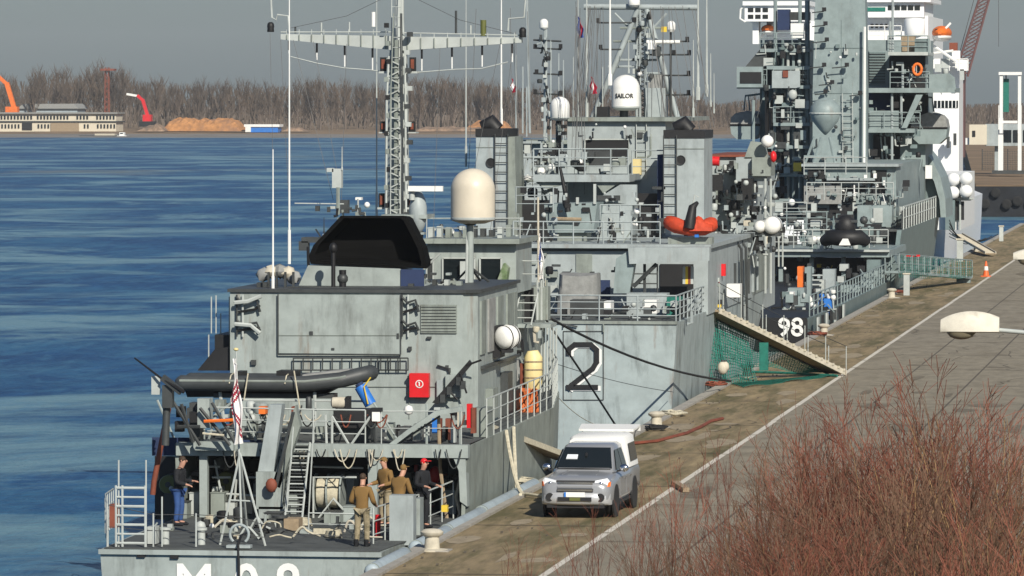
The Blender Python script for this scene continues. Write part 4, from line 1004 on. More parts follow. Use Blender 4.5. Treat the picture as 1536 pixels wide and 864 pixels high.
for a_, b_ in (((306,600),(306,664)), ((330,604),(312,662)), ((360,600),(384,662)), ((470,600),(470,668)), ((560,604),(600,666)), ((640,606),(640,668)), ((690,606),(690,668)), ((350,602),(300,640)), ((236,600),(262,660))): pipe(s1, 'deck_strut', 'grey', [a_, b_], 142.8, .035)
GA = ['grey', 'greyw', 'pipe', 'steel', 'dark', 'steel']
dress(s1, 300, 602, 470, 664, 144.5, 34, GA, 31, .5); dress(s1, 566, 610, 700, 666, 145, 26, GA, 32, .5); dress(s1, 236, 690, 300, 800, 143.8, 18, GA, 33, .5)
dress(s1, 312, 694, 480, 775, 146, 44, GA+['rope', 'canvas'], 34, .5, 4, 15); dress(s1, 585, 694, 690, 780, 147, 26, GA+['red', 'canvas'], 35, .5, 4, 13)
dress(s1, 300, 768, 540, 800, 139, 22, GA+['rope'], 36, .5, 4, 12); dress(s1, 240, 786, 420, 812, 135.5, 16, GA+['rope'], 37, .4, 3, 10)
dress(s1, 470, 338, 780, 360, 168, 26, GA, 38, .4, 3, 10); dress(s1, 606, 408, 694, 436, 154.5, 20, GA, 39, .4, 3, 9); dress(s1, 470, 305, 560, 326, 160, 12, GA, 40, .3, 3, 9)
dress(s1, 722, 455, 812, 600, 165, 36, GA+['canvas', 'rope'], 41, .5, 4, 13)
# ------------------------------------------------------------------ things lying on or hanging from the near ship
def inflatable(label, pxl, pxr, py0, py1, Y, group=None):
    a, b = at(pxl, py0, Y), at(pxr, py0, Y); L = b.x-a.x; zc = (at(0, py0, Y).z+at(0, py1, Y).z)/2
    t = thing('inflatable_boat', label, 'dinghy', (a.x+L/2, Y, zc-.3))
    r = .215; pts = []
    for sy in (-.62, .62):
        pass
    path = [(a.x+.0, Y-.62, zc), (a.x+.3, Y-.62, zc+.0), (a.x+L*.68, Y-.62, zc), (a.x+L*.86, Y-.45, zc+.10), (a.x+L*.97, Y-.16, zc+.24), (a.x+L, Y, zc+.28), (a.x+L*.97, Y+.16, zc+.24), (a.x+L*.86, Y+.45, zc+.10), (a.x+L*.68, Y+.62, zc), (a.x+.3, Y+.62, zc), (a.x, Y+.62, zc)]
    fine = []
    for i in range(len(path)-1):
        for k in range(4): fine.append(Vector(path[i]).lerp(Vector(path[i+1]), k/4))
    fine.append(Vector(path[-1])); n = len(fine)
    MB().path(fine, [r*(.45 if i in (0, n-1) else .8 if i in (1, n-2) else 1) for i in range(n)], 14).build('tube', 'rubber', t, smooth=True)
    tb = MB()
    for sy in (-1,): tb.path([p+Vector((0, -.20, .07)) for p in fine[2:14]], .035, 6)
    tb.build('rubbing_strip', 'greyw', t, smooth=True)
    MB().prism([(a.x+.2, Y-.5, zc-.12), (a.x+L*.7, Y-.5, zc-.12), (a.x+L*.92, Y, zc+.12), (a.x+L*.74, Y, zc-.36), (a.x+.2, Y, zc-.42)], (0, 1.0, 0)).build('hull', 'dark', t)
    MB().prism([(a.x+L*.66, Y-.5, zc+.17), (a.x+L*.9, Y-.3, zc+.32), (a.x+L*.9, Y+.3, zc+.32), (a.x+L*.66, Y+.5, zc+.17)], (0, 0, .07)).build('bow_cover', 'tarp', t)
    MB().box((a.x+L*.30, Y-.4, zc+.12), (a.x+L*.34, Y+.4, zc+.30)).build('thwart', 'dark', t); MB().box((a.x+L*.52, Y-.4, zc+.12), (a.x+L*.62, Y+.4, zc+.33)).build('console', 'dark', t)
    for u in (.29, .58): MB().path([(a.x+L*u, Y-.86, zc), (a.x+L*u+.02, Y-.72, zc+.22), (a.x+L*u, Y, zc+.27), (a.x+L*u+.02, Y+.7, zc+.22)], .018, 5).build('lashing', 'rope', t)
    return t
ib = inflatable('grey rubber dinghy lying athwart on the near ship platform', 270, 556, 553, 588, 146)
pipe(s1, 'boat_cradle', 'pipe', [(330,588),(336,634)], 145.6, .05); pipe(s1, 'boat_cradle', 'pipe', [(472,588),(472,634)], 145.6, .05); bx(s1, 'boat_chock', 'steel', 320, 590, 500, 598, 145.7, .7); bx(s1, 'boat_chock', 'steel', 280, 612, 300, 628, 146, .5)
pipe(s1, 'boat_strop', 'rope', [(372,560),(366,600)], 145.0, .02); pipe(s1, 'boat_strop', 'rope', [(441,556),(452,626)], 145.0, .02)
pipe(s1, 'cradle_rail', 'pipe', [(360,600),(560,602)], 145.2, .03)
t = thing('barrel', 'blue plastic barrel tilted against the dinghy', 'barrel', at(549, 606, 144.6))
MB().tube(at(540,579,144.6), at(556,607,144.6), .165, n=16).build('barrel_body', 'blue', t, smooth=True); MB().tube(at(538,575,144.6), at(540.5,579.5,144.6), .11, n=14).build('barrel_cap', 'navy', t)
pipe(t, 'lashing', 'yellow', [(556,566),(546,580),(552,606)], 144.4, .02)
t = thing('canvas_roll', 'cream canvas roll tied beside the blue barrel', 'canvas roll', at(512, 612, 144.4))
MB().lathe(at(497,604,144.4), [(.09, 0), (.15, .04), (.16, .25), (.15, .46), (.09, .5)], 14, 'x').build('roll', 'canvas', t, smooth=True); bx(t, 'strap', 'dark', 518, 595, 524, 614, 144.2, .35)
def raft(label, x0, x1, y0, y1, Y, m='white', gp='white liferaft canisters'):
    a, b = at(x0, (y0+y1)/2, Y), at(x1, (y0+y1)/2, Y); r = (at(0, y0, Y).z-at(0, y1, Y).z)/2; L = b.x-a.x
    t = thing('liferaft_canister', label, 'liferaft', (a.x+L/2, Y, a.z-r), gp)
    dirv = Vector((L*.8, L*1.2, .05))
    p0 = a; p1 = a+dirv; d = dirv.normalized()
    MB().path([p0-d*.05, p0, p0+d*.08, p0.lerp(p1, .48), p0.lerp(p1, .5), p0.lerp(p1, .52), p1-d*.08, p1, p1+d*.05], [r*.45, r*.8, r, r, r*1.07, r, r, r*.8, r*.45], 18).build('canister', m, t, smooth=True)
    for u in (.25, .75):
        c = p0.lerp(p1, u); MB().tube(c-d*.02, c+d*.02, r*1.03, n=18).build('strap', 'steel', t)
    MB().box((a.x, Y+.1, a.z-r-.1), (a.x+L*.7, Y+.6, a.z-r)).build('cradle', 'dark', t)
raft('white liferaft canister slung on the starboard rail of the near ship', 752, 772, 490, 524, 153.2)

def flag(name, label, px0, px1, ytop, ybot, Y, bands, m0='white', wd=.16):
    """limp flag hanging in folds along its staff; bands = [(v0, v1, material, slant)]"""
    t = thing(name, label, 'flag', at((px0+px1)/2, ybot, Y))
    a, b = at(px0, ytop, Y), at(px1, ybot, Y); H_ = a.z-b.z; W_ = b.x-a.x
    def surf(u, v): 
        wv_ = W_*(.45+.55*v)*(.5 if v < .05 else 1)
        return Vector((a.x+wv_*u+.04*math.sin(v*9+u*3), Y+wd*math.sin(u*11+v*2)*(.25+.5*v)*.6, a.z-H_*v-.05*u*math.sin(v*5)))
    nu, nv = 14, 46
    def cloth(cs, mm, nm, off):
        mb = MB()
        idx = {}
        for i, j in cs:
            for q in ((i, j), (i+1, j), (i+1, j+1), (i, j+1)):
                if q not in idx: idx[q] = len(mb.v); p = surf(q[0]/nu, q[1]/nv); mb.v += [tuple(p+Vector((0, -off, 0))), tuple(p+Vector((0, off, 0)))]
            a, b, c, d = [idx[q] for q in ((i, j), (i+1, j), (i+1, j+1), (i, j+1))]
            mb.f += [(a, b, c, d), (d+1, c+1, b+1, a+1)]
        if mb.f: mb.build(nm, mm, t)
    cloth([(i, j) for i in range(nu) for j in range(nv)], m0, 'flag_cloth', .003)
    for v0, v1, m_, sl in bands:
        cloth([(i, j) for i in range(nu) for j in range(nv) if v0 <= (j+.5)/nv+sl*((i+.5)/nu-.5) <= v1], m_, 'flag_stripe', .007)
    return t
M['flagwhite'] = mat('white_flag_cloth', (.80, .78, .76), .8, var=.05); M['crimson'] = mat('crimson_flag_cloth', (.32, .012, .035), .8, var=.1); M['flagblue'] = mat('blue_flag_cloth', (.03, .06, .22), .8)
flag('naval_ensign', 'white naval ensign with crimson bands hanging limp at the stern staff', 349, 366, 538, 668, 133.2, [(.30, .345, 'crimson', .18), (.37, .415, 'crimson', .18), (.44, .475, 'crimson', .18), (.68, .72, 'crimson', -.3), (.75, .79, 'crimson', -.3)], 'flagwhite')
flag('signal_flag', 'long white flag with a blue mark hanging from the pole before the second ship', 807, 817, 350, 420, 176, [(.42, .56, 'flagblue', .6)], 'flagwhite', .1)
# ------------------------------------------------------------------ quay side gear of the near ship
M['rusty'] = M['rustred']
fp = [((532,857),(574,831)), ((608,822),(654,798)), ((655,797),(705,770)), ((706,769),(757,741)), ((760,740),(785,727))]
for k, (a, b) in enumerate(fp):
    lab = ['grey fender pipe at the very stern of the near ship', 'grey fender pipe just ahead of the stern bollard', 'grey fender pipe in the middle of the row beside the near ship', 'grey fender pipe next to last before the rope pile', 'short grey fender pipe at the head of the row'][k]
    t = thing('fender_pipe', lab, 'fender', (QX-.1, gr(*a).y, -.1), 'grey fender pipes along the quay edge')
    ya, yb = gr(*a).y, gr(*b).y
    p, q = Vector((QX-.08, ya, .0)), Vector((QX-.04, yb, .0)); d = (q-p).normalized()
    MB().path([p-d*.03, p, p+d*.1, q-d*.1, q, q+d*.03], [.09, .15, .18, .18, .15, .09], 14).build('fender_body', 'fender', t, smooth=True)
    for e in (p+d*.12, q-d*.12): MB().tube(e-d*.03, e+d*.03, .19, n=14).build('collar', 'greyw', t)
def bollard(px, py, label, m='canvas'):
    c = gr(px, py); c.x = max(c.x, QX+.45); t = thing('bollard', label, 'bollard', (c.x, c.y, 0), 'mooring bollards on the quay edge')
    MB().lathe((c.x, c.y, 0), [(.38, 0), (.38, .04), (.19, .06), (.17, .34), (.27, .40), (.28, .46), (.2, .52), (.05, .54)], 18).build('post', m, t, smooth=True)
    MB().box((c.x-.45, c.y-.35, 0.002), (c.x+.45, c.y+.35, .03)).build('base_plate', 'concrete', t)
    return t
bollard(622, 826, 'pale weathered bollard on the quay at the stern of the near ship')
bollard(970, 641, 'pale weathered bollard below the transom with the black 2')
bollard(1088, 566, 'pale weathered bollard by the net gangway foot', 'canvas')
bollard(1222, 503, 'pale weathered bollard beside the 98 on the third ship')
bollard(1322, 447, 'pale weathered bollard ahead of the open stern of the third ship')
bollard(1440, 377, 'farthest pale weathered bollard near the end of the third ship')
# brow from the near ship to the quay
def brow(label, a, b, wd, net=None, m='wood', edge='rope', treads=True, rail_h=0, lug=None):
    a, b = Vector(a), Vector(b); t = thing('gangway', label, 'gangway', b)
    d = b-a; side = Vector((d.y, -d.x, 0)).normalized()*wd/2
    mb = MB(); mb.bar(a, b, wd, .06); mb.build('walkway', m, t)
    for s_ in (-1, 1): MB().bar(a+side*s_+Vector((0, 0, .06)), b+side*s_+Vector((0, 0, .06)), .06, .16).build('side_beam', edge, t)
    if treads:
        mb = MB(); n = int(d.length/.4)
        for k in range(n): e = a.lerp(b, (k+.5)/n)+Vector((0, 0, .045)); mb.bar(e-side*.95, e+side*.95, .05, .03)
        mb.build('cleat', edge, t)
    return t
brow('narrow planked gangway sloping from the near ship down to the pickup', at(722,643,149), at(846,689,159.5), .5)
# ropes
def rope(label, pts, r, m='rope', sm=True):
    t = MB().path(pts, r, 6).build('mooring_rope', m, None, smooth=True); return tag(t, label, 'rope')
rope('thick pale rope drooping from the near ship side to the quay', sag((.50, 148.5, 1.75), (1.25, 147.2, .10), .55)+[Vector((2.2, 146.2, .06))], .05)
rope('second pale rope drooping lower from the near ship side', sag((.50, 150.0, 1.75), (1.1, 147.0, .1), .9), .05)
rope('black mooring line from the near ship bow down past the black 2', [at(818,478,172), at(870,555,178), at(926,642,186)], .035, 'blackrope')
rope('black mooring line slanting across the transom of the second ship to the quay', sag(at(826,478,172), (QX+.7, 201.5, .35), .35), .045, 'blackrope')
rope('short black rope from the ship side behind the pickup', sag(at(812,640,165), (1.2, 158, .1), .2), .04, 'blackrope')
rope('thin grey line crossing the transom to the bollard', sag(at(832,545,170), at(1010,588,192.5), .1), .012, 'wire')
rope('yellowish thin line sagging from the near ship bow to the quay', sag(at(832,590,171), at(922,641,182), .3), .012, 'rope')
rope('red hose lying curved over the quay behind the pickup', [gr(945,668)+Vector((0,0,.05)), gr(985,664)+Vector((0,0,.05)), gr(1030,652)+Vector((0,0,.05)), gr(1052,642)+Vector((0,0,.05)), gr(1066,634)+Vector((0,0,.05)), gr(1084,630)+Vector((0,0,.05))], .055, 'rustred')
for lab, px, py, s_ in (('coil of grey rope on the quay beyond the pickup', 1012, 624, .5), ('dark rope coil by the bollard at the second transom', 985, 646, .35), ('pink brown rope coil under the end of the slanting mooring line', 1075, 580, .45), ('dark red rope pile along the quay beside the 98', 1228, 504, .5), ('rusty rope pile beside the open stern of the third ship', 1345, 440, .45), ('pale rope pile on the quay at the end of the fender pipes', 778, 726, .5)):
    c = gr(px, py); pts = []
    rn = random.Random(int(px))
    for k in range(60):
        a = k*.5; rr_ = s_*(.55+.45*math.sin(k*.23)); pts.append(Vector((c.x+rr_*math.cos(a)+rn.uniform(-.08, .08), c.y+rr_*1.6*math.sin(a), .04+.10*(k/60)+rn.uniform(0, .05))))
    t = MB().path(pts, .035, 5).build('rope_coil', 'rustred' if ('red' in lab or 'rust' in lab or 'pink' in lab) else 'blackrope' if 'dark' in lab else 'rope', None, smooth=True); tag(t, lab, 'rope coil')
# cream roll and orange net hanging on the starboard side
t = thing('fender_roll', 'cream vertical roll hanging on the near ship rail above the orange net', 'fender', at(800, 582, 158))
MB().path([at(800,584,158), at(800,574,158), at(800,536,158), at(799,526,158)], [.2, .27, .27, .16], 14).build('roll', 'cream', t, smooth=True)
for yy in (542, 554, 566): MB().tube(at(800,yy,158)+Vector((0,0,-.02)), at(800,yy,158)+Vector((0,0,.02)), .285, n=14).build('band', 'wood', t)
pipe(t, 'bracket', 'rustred', [(784,545),(784,600)], 158.1, .09)
mb = MB(); rn = random.Random(9)
for k in range(120):
    p = at(rn.uniform(778, 806), rn.uniform(582, 606), 157.6+rn.uniform(-.15, .25)); q = at(rn.uniform(781, 806), rn.uniform(628, 661), 157.6+rn.uniform(-.15, .25))
    m_ = p.lerp(q, .5)+Vector((rn.uniform(-.12, .12), rn.uniform(-.1, .1), 0)); mb.path([p, m_, q], rn.uniform(.02, .045), 4)
tag(mb.build('cargo_net', 'orangenet'), 'orange rope net bundle hanging from the starboard rail of the near ship', 'net')

# ------------------------------------------------------------------ people
def skinmesh(name, verts, edges, radii, parent, m, sub=1):
    me = bpy.data.meshes.new(name); me.from_pydata(verts, edges, [])
    o = bpy.data.objects.new('tmp', me); COL.objects.link(o)
    o.modifiers.new('Skin', 'SKIN')
    for i, r in enumerate(radii):
        me.skin_vertices[0].data[i].radius = r if isinstance(r, tuple) else (r, r)
    me.skin_vertices[0].data[0].use_root = True
    sd = o.modifiers.new('S', 'SUBSURF'); sd.levels = sub; sd.render_levels = sub
    dg = bpy.context.evaluated_depsgraph_get(); ev = bpy.data.meshes.new_from_object(o.evaluated_get(dg)); ev.name = name
    bpy.data.objects.remove(o)
    ev.materials.clear(); ev.materials.append(M[m]); ev.polygons.foreach_set('use_smooth', [True]*len(ev.polygons))
    ob = bpy.data.objects.new(name, ev); COL.objects.link(ob); ob.parent = parent
    return ob
def person(label, loc, rz, jacket, trousers, hand_l=(-.25, -.30, 1.02), hand_r=(.25, -.30, 1.02), head=(0, -.03, 0), cap=None, lean=0.0, scale=1.0, bald=False):
    t = thing('person', label, 'person', loc, None, rz)
    V = Vector; ly = -lean
    pel, spn, chs, nck = V((0, 0, .96)), V((0, ly*.35, 1.15)), V((0, ly*.7, 1.36)), V((0, ly+.0, 1.50))
    hd0 = nck+V((head[0]*.3, head[1]-.01, .09)); hd1 = hd0+V((head[0]*.5, head[1]*.4, .10)); hd2 = hd1+V((0, .01, .09))
    verts = [pel, spn, chs, nck, hd0, hd1, hd2]; edges = [(0,1),(1,2),(2,3),(3,4),(4,5),(5,6)]; rad = [(.15,.11),(.13,.10),(.16,.115),.055,(.07,.085),(.078,.098),(.055,.07)]
    jv = [pel+V((0,0,-.10)), pel+V((0,0,.05)), spn, chs, nck+V((0,0,-.05)), nck+V((0,0,.03))]; je = [(0,1),(1,2),(2,3),(3,4),(4,5)]; jr = [(.185,.14),(.18,.135),(.165,.13),(.19,.145),(.15,.12),(.085,.085)]
    tv = [pel+V((0,0,.02))]; te = []; tr_ = [(.165,.125)]
    bo = MB()
    for sx, hnd in ((-1, V(hand_l)), (1, V(hand_r))):
        sh = V((.19*sx, ly*.85, 1.42)); mid = (sh+hnd)/2; dist = (hnd-sh).length; bend = max(0.0, .29**2-(dist/2)**2)**.5
        el = mid+V((.05*sx, .8*bend, -.6*bend))
        i = len(verts); verts += [sh, el, hnd]; edges += [(2, i), (i, i+1), (i+1, i+2)]; rad += [.06, .045, .033]
        hdv = (hnd-el).normalized(); pm = hnd+hdv*.08; verts.append(pm); edges.append((i+2, i+3)); rad.append((.042, .022))
        sd_ = hdv.cross(V((0, 0, 1))); sd_ = sd_.normalized() if sd_.length > .1 else V((1, 0, 0))
        for f in range(4):
            o_ = len(verts); base = pm+sd_*(f-1.5)*.019; l_ = (.065, .078, .072, .055)[f]
            verts += [base+hdv*l_*.5, base+hdv*l_*.85+V((0, 0, -.025))]; edges += [(i+3, o_), (o_, o_+1)]; rad += [.0095, .008]
        o_ = len(verts); verts += [hnd+hdv*.05+V((-.035*sx, 0, .01)), hnd+hdv*.09+V((-.05*sx, 0, -.01))]; edges += [(i+2, o_), (o_, o_+1)]; rad += [.011, .009]
        j = len(jv); jv += [sh, el, hnd-hdv*.02]; je += [(3, j), (j, j+1), (j+1, j+2)]; jr += [.085, .068, .052]
        hp, kn, an = V((.10*sx, 0, .88)), V((.12*sx, -.03, .50)), V((.13*sx, .02, .10)); toe = V((.15*sx, -.15, .05))
        i = len(verts); verts += [hp, kn, an, toe]; edges += [(0, i), (i, i+1), (i+1, i+2), (i+2, i+3)]; rad += [.085, .06, .042, .04]
        j = len(tv); tv += [hp, kn, an+V((0, 0, .0))]; te += [(0, j), (j, j+1), (j+1, j+2)]; tr_ += [.105, .082, .068]
        bo.path([an+V((0, .07, .08)), an+V((0, .05, -.05)), toe+V((0, .02, 0)), toe+V((0, -.05, -.015))], [.06, .065, .05, .03], 10)
    skinmesh('body', verts, edges, rad, t, 'skin', 2)
    skinmesh('jacket', jv, je, jr, t, jacket, 2); skinmesh('trousers', tv, te, tr_, t, trousers, 2)
    off = V(t.location)
    def loc_build(mb, nm, m): mb.v = [tuple(V(q)+off) for q in mb.v]; return mb.build(nm, m, t, smooth=True)
    loc_build(bo, 'boots', 'blackcloth')
    hr = MB(); hr.sph(hd1+V((0, .022, .035)), .105, (.82, .95, .88), 14); hb = loc_build(hr, 'cap' if cap else 'hair', cap or 'hair')
    if cap:
        vz = MB(); vz.box(hd1+V((-.07, -.17, .05)), hd1+V((.07, -.06, .065))); loc_build(vz, 'cap_visor', cap)
    fc = MB(); fc.path([hd1+V((0, -.095, .02)), hd1+V((0, -.118, -.015)), hd1+V((0, -.098, -.03))], [.010, .016, .012], 6); loc_build(fc, 'nose', 'skin')
    for sx in (-1, 1):
        e = MB(); e.sph(hd1+V((.032*sx, -.088, .02)), .011, (1, .6, .7), 8); loc_build(e, 'eye', 'dark')
        e = MB(); e.sph(hd1+V((.082*sx, .012, .0)), .026, (.4, .7, 1.1), 8); loc_build(e, 'ear', 'skin')
    mo = MB(); mo.box(hd1+V((-.022, -.099, -.053)), hd1+V((.022, -.090, -.047))); loc_build(mo, 'mouth', 'rustred')
    t.scale = (scale,)*3
    return t
D1 = -.22
def on_deck(px, Y): return (at(px, 800, Y).x, Y, D1)
person('man in black jacket and blue jeans working at the port quarter', on_deck(268, 139.2), math.radians(75), 'blackcloth', 'jeans', (-.22, -.36, 1.08), (.2, -.34, 1.15), (0, -.05, 0), None, .05)
person('man in tan jacket and camouflage trousers seen from behind on the aft deck', on_deck(543, 133.4), math.radians(176), 'tan', 'camo', (-.28, -.26, 1.02), (.27, -.24, 1.05), (0, -.05, 0), None, .03, 1.0)
person('stooping figure in tan jacket and cap behind the grey locker', on_deck(598, 136.6), math.radians(160), 'tan', 'camo', (-.2, -.4, .98), (.2, -.4, .98), (0, -.1, 0), 'tan', .12)
person('man facing across the deck in tan clothes beside the stanchion', on_deck(578, 139.6), math.radians(-40), 'tan', 'camo', (-.24, -.3, 1.1), (.24, -.3, 1.1), (0, -.04, 0), 'tan')
person('man in dark jacket and red cap by the starboard rail of the near ship', on_deck(634, 139.2), math.radians(60), 'blackcloth', 'blackcloth', (-.24, -.3, 1.1), (.24, -.3, 1.1), (0, -.04, 0), 'red')

# ------------------------------------------------------------------ silver pickup with white canopy
tr = thing('pickup_truck', 'silver double cab pickup with a white canopy and its rear hatch raised', 'pickup truck', (0, 0, 0))
# local frame: nose towards -y, length 5.3, width 1.85
def sec(y, pts): return [(x, y, z) for x, z in pts]
def body_ring(y, hw, zb, zs, zh, crown):
    """lower body section from sill zb up to the shoulder zs and hood height zh"""
    return [(-hw*.93, y, zb), (-hw, y, zb+.12), (-hw, y, zs-.10), (-hw*.96, y, zs), (-hw*.80, y, zh), (-hw*.35, y, zh+crown), (hw*.35, y, zh+crown), (hw*.80, y, zh), (hw*.96, y, zs), (hw, y, zs-.10), (hw, y, zb+.12), (hw*.93, y, zb)]
mb = MB(); mb.loft([body_ring(*a) for a in ((-2.62, .70, .42, .78, .84, .02), (-2.58, .82, .40, .86, .92, .02), (-2.42, .90, .38, .92, 1.02, .02), (-2.0, .925, .36, .96, 1.07, .03), (-1.35, .925, .36, 1.0, 1.12, .03), (-1.10, .925, .36, 1.02, 1.14, .02), (.85, .925, .36, 1.06, 1.10, .0), (1.0, .925, .38, 1.08, 1.12, 0), (2.55, .92, .42, 1.08, 1.12, 0), (2.64, .88, .48, 1.05, 1.1, 0))])
mb.build('body', 'silver', tr, smooth=True, recalc=True)
def cab_ring(y, hb, zb, ht, zt): return [(-hb, y, zb), (-ht, y, zt-.06), (-ht+.10, y, zt), (ht-.10, y, zt), (ht, y, zt-.06), (hb, y, zb)]
MB().loft([cab_ring(-1.22, .80, 1.12, .78, 1.16), cab_ring(-.42, .83, 1.12, .65, 1.74), cab_ring(-.1, .83, 1.1, .655, 1.80), cab_ring(.9, .83, 1.1, .65, 1.80), cab_ring(1.0, .83, 1.1, .65, 1.78)]).build('cab', 'silver', tr, smooth=True, recalc=True)
def quad(par, nm, m, pts, th=.012, nrm=(0, -1, 0)):
    n = Vector(nrm).normalized(); return MB().prism(pts, n*th).build(nm, m, par)
nw = Vector((0, -.62, .8)).normalized()
ws = quad(tr, 'windscreen', 'glass', [(-.735, -1.12, 1.215), (.735, -1.12, 1.215), (.60, -.46, 1.705), (-.60, -.46, 1.705)], .02, nw)
quad(ws, 'parking_permit', 'lens', [(-.52, -.86, 1.42), (-.22, -.86, 1.42), (-.22, -.72, 1.525), (-.50, -.72, 1.525)], .03, nw)
MB().path([(-.7, -1.17, 1.20), (0, -1.2, 1.21), (.7, -1.17, 1.20)], .02, 5).build('wiper_cowl', 'plastic', tr)
MB().tube((0, -.80, 1.50), (0, -.72, 1.58), .035, n=6).build('rear_view_mirror', 'plastic', tr)
for sx in (-1, 1):
    X = lambda z: sx*(.835+(.655-.835)*(z-1.1)/.64+.006)
    for (ya, yb, y2a, y2b) in ((-.95, .02, -.42, .02), (.10, .80, .10, .74)):
        quad(tr, 'side_window', 'glass', [(X(1.17), ya, 1.17), (X(1.17), yb, 1.17), (X(1.66), y2b, 1.66), (X(1.66), y2a, 1.66)], .01, (sx, 0, .3))
    for ya, yb in ((-.98, .05), (.09, .95)):
        dr = MB().prism([(sx*.926, ya, .5), (sx*.926, yb, .5), (sx*.926, yb, .98), (sx*.926, ya, .98)], (sx*.006, 0, 0)).build('door', 'silver', tr)
        MB().bar((sx*.94, yb-.28, .93), (sx*.94, yb-.08, .93), .03, .04).build('handle', 'chrome', dr)
    MB().bar((sx*.86, -1.0, .34), (sx*.86, 1.0, .34), .14, .06).build('side_step', 'plastic', tr)
    mr = MB(); mr.sph((sx*1.02, -.92, 1.22), .13, (1.0, .55, .78), 12); mo = mr.build('wing_mirror', 'chrome', tr, smooth=True)
    MB().bar((sx*.84, -.90, 1.14), (sx*.98, -.92, 1.17), .06, .05).build('mirror_arm', 'plastic', mo)
    hl = MB().prism([(sx*.47, -2.52, .86), (sx*.80, -2.46, .80), (sx*.86, -2.35, .98), (sx*.80, -2.36, 1.05), (sx*.50, -2.46, .99)], (sx*.02, -.085, 0)).build('headlight', 'lens', tr)
    MB().sph((sx*.66, -2.565, .91), .055, (1, .4, 1), 10).build('reflector', 'chrome', hl, smooth=True)
    MB().prism([(sx*.80, -2.5, .83), (sx*.88, -2.40, .84), (sx*.885, -2.35, .96), (sx*.84, -2.44, .95)], (sx*.02, -.04, 0)).build('turn_signal', 'orange', hl)
    fl = MB().lathe((sx*.66, -2.63, .56), [(.085, 0), (.085, .05)], 14, 'y').build('fog_lamp', 'lens', tr); MB().lathe((sx*.66, -2.635, .56), [(.11, 0), (.11, .04), (.09, .05)], 14, 'y').build('fog_bezel', 'plastic', fl)
    for yy in (-1.60, 1.60):
        wh = MB().lathe((sx*.80, yy, .37), [(.20, -.11), (.33, -.12), (.37, -.08), (.37, .08), (.33, .12), (.20, .11)], 24, 'x').build('wheel', 'tyre', tr, smooth=True)
        MB().lathe((sx*.80+sx*.06, yy, .37), [(.03, -.02), (.225, -.02), (.225, .04), (.18, .05), (.03, .045)], 20, 'x').build('rim', 'chrome', wh, smooth=False)
        MB().lathe((sx*.885, yy, .38), [(.40, 0), (.47, 0), (.47, .048), (.40, .048)] if sx > 0 else [(.40, 0), (.47, 0), (.47, -.048), (.40, -.048)], 24, 'x').build('wheel_arch', 'plastic', tr)
# front end
MB().prism([(-.47, -2.60, .70), (.47, -2.60, .70), (.50, -2.50, .99), (-.50, -2.50, .99)], (0, -.05, 0)).build('grille', 'plastic', tr)
for k, z in enumerate((.745, .835, .925)): MB().bar((-.46, -2.66+k*.03, z), (.46, -2.66+k*.03, z), .03, .05).build('grille_bar', 'chrome' if k != 1 else 'silver', tr)
MB().loft([[(x, y, .36), (x, y-.06, .42), (x, y-.08, .52), (x, y-.06, .66), (x, y, .70), (x, y+.2, .70), (x, y+.2, .36)] for x, y in ((-.90, -2.36), (-.80, -2.52), (-.45, -2.60), (0, -2.62), (.45, -2.60), (.80, -2.52), (.90, -2.36))]).build('front_bumper', 'bumper', tr, smooth=True, recalc=True)
MB().box((-.44, -2.715, .47), (.44, -2.60, .57)).build('air_intake', 'plastic', tr)
pl = MB().box((-.27, -2.725, .575), (.27, -2.70, .70)).build('licence_plate', 'white', tr); MB().box((-.27, -2.729, .578), (-.22, -2.7245, .698)).build('plate_band', 'blue', pl)
MB().box((-.13, -2.735, .48), (.15, -2.715, .565)).build('pennant_board', 'olive', tr)
MB().box((-.75, -2.55, .28), (.75, -2.2, .40)).build('skid_plate', 'plastic', tr)
MB().path([(-.45, -1.9, 1.105), (-.40, -1.25, 1.165)], .012, 4).build('bonnet_crease', 'silver', tr); MB().path([(.45, -1.9, 1.105), (.40, -1.25, 1.165)], .012, 4).build('bonnet_crease', 'silver', tr)
# canopy with raised hatch
MB().loft([cab_ring(1.02, .87, 1.11, .72, 1.86), cab_ring(1.15, .88, 1.11, .74, 1.92), cab_ring(2.50, .88, 1.11, .74, 1.94), cab_ring(2.62, .87, 1.11, .72, 1.92)]).build('canopy', 'white', tr, smooth=True, recalc=True)
for sx in (-1, 1): quad(tr, 'canopy_window', 'glass', [(sx*.866, 1.25, 1.25), (sx*.866, 2.4, 1.25), (sx*.785, 2.35, 1.72), (sx*.785, 1.3, 1.72)], .012, (sx, 0, .2))
ht = MB().prism([(-.74, 2.60, 1.95), (.74, 2.60, 1.95), (.80, 3.45, 2.04), (-.80, 3.45, 2.04)], (0, -.01, .06)).build('rear_hatch', 'white', tr)
MB().prism([(-.80, 3.45, 2.04), (.80, 3.45, 2.04), (.80, 3.47, 1.92), (-.80, 3.47, 1.92)], (0, .03, 0)).build('hatch_lip', 'white', ht)
for sx in (-1, 1): MB().tube((sx*.70, 2.62, 1.55), (sx*.72, 3.15, 1.98), .012, n=5).build('gas_strut', 'plastic', ht)
MB().box((-.8, 2.62, .5), (.8, 2.70, 1.02)).build('tailgate', 'silver', tr); MB().box((-.85, 2.66, .38), (.85, 2.8, .52)).build('rear_bumper', 'chrome', tr)
ta = gr(873, 779); tr.location = (3.42, ta.y+2.62, .006); tr.rotation_euler.z = math.radians(-2.0)
tr.location.x = 3.58
# plank lying behind the pickup
t = tag(MB().bar((4.75, 152.2, .08), (5.35, 149.6, .08), .18, .12).build('timber_plank', 'wood'), 'pale timber baulk lying behind the pickup on the white line', 'plank')
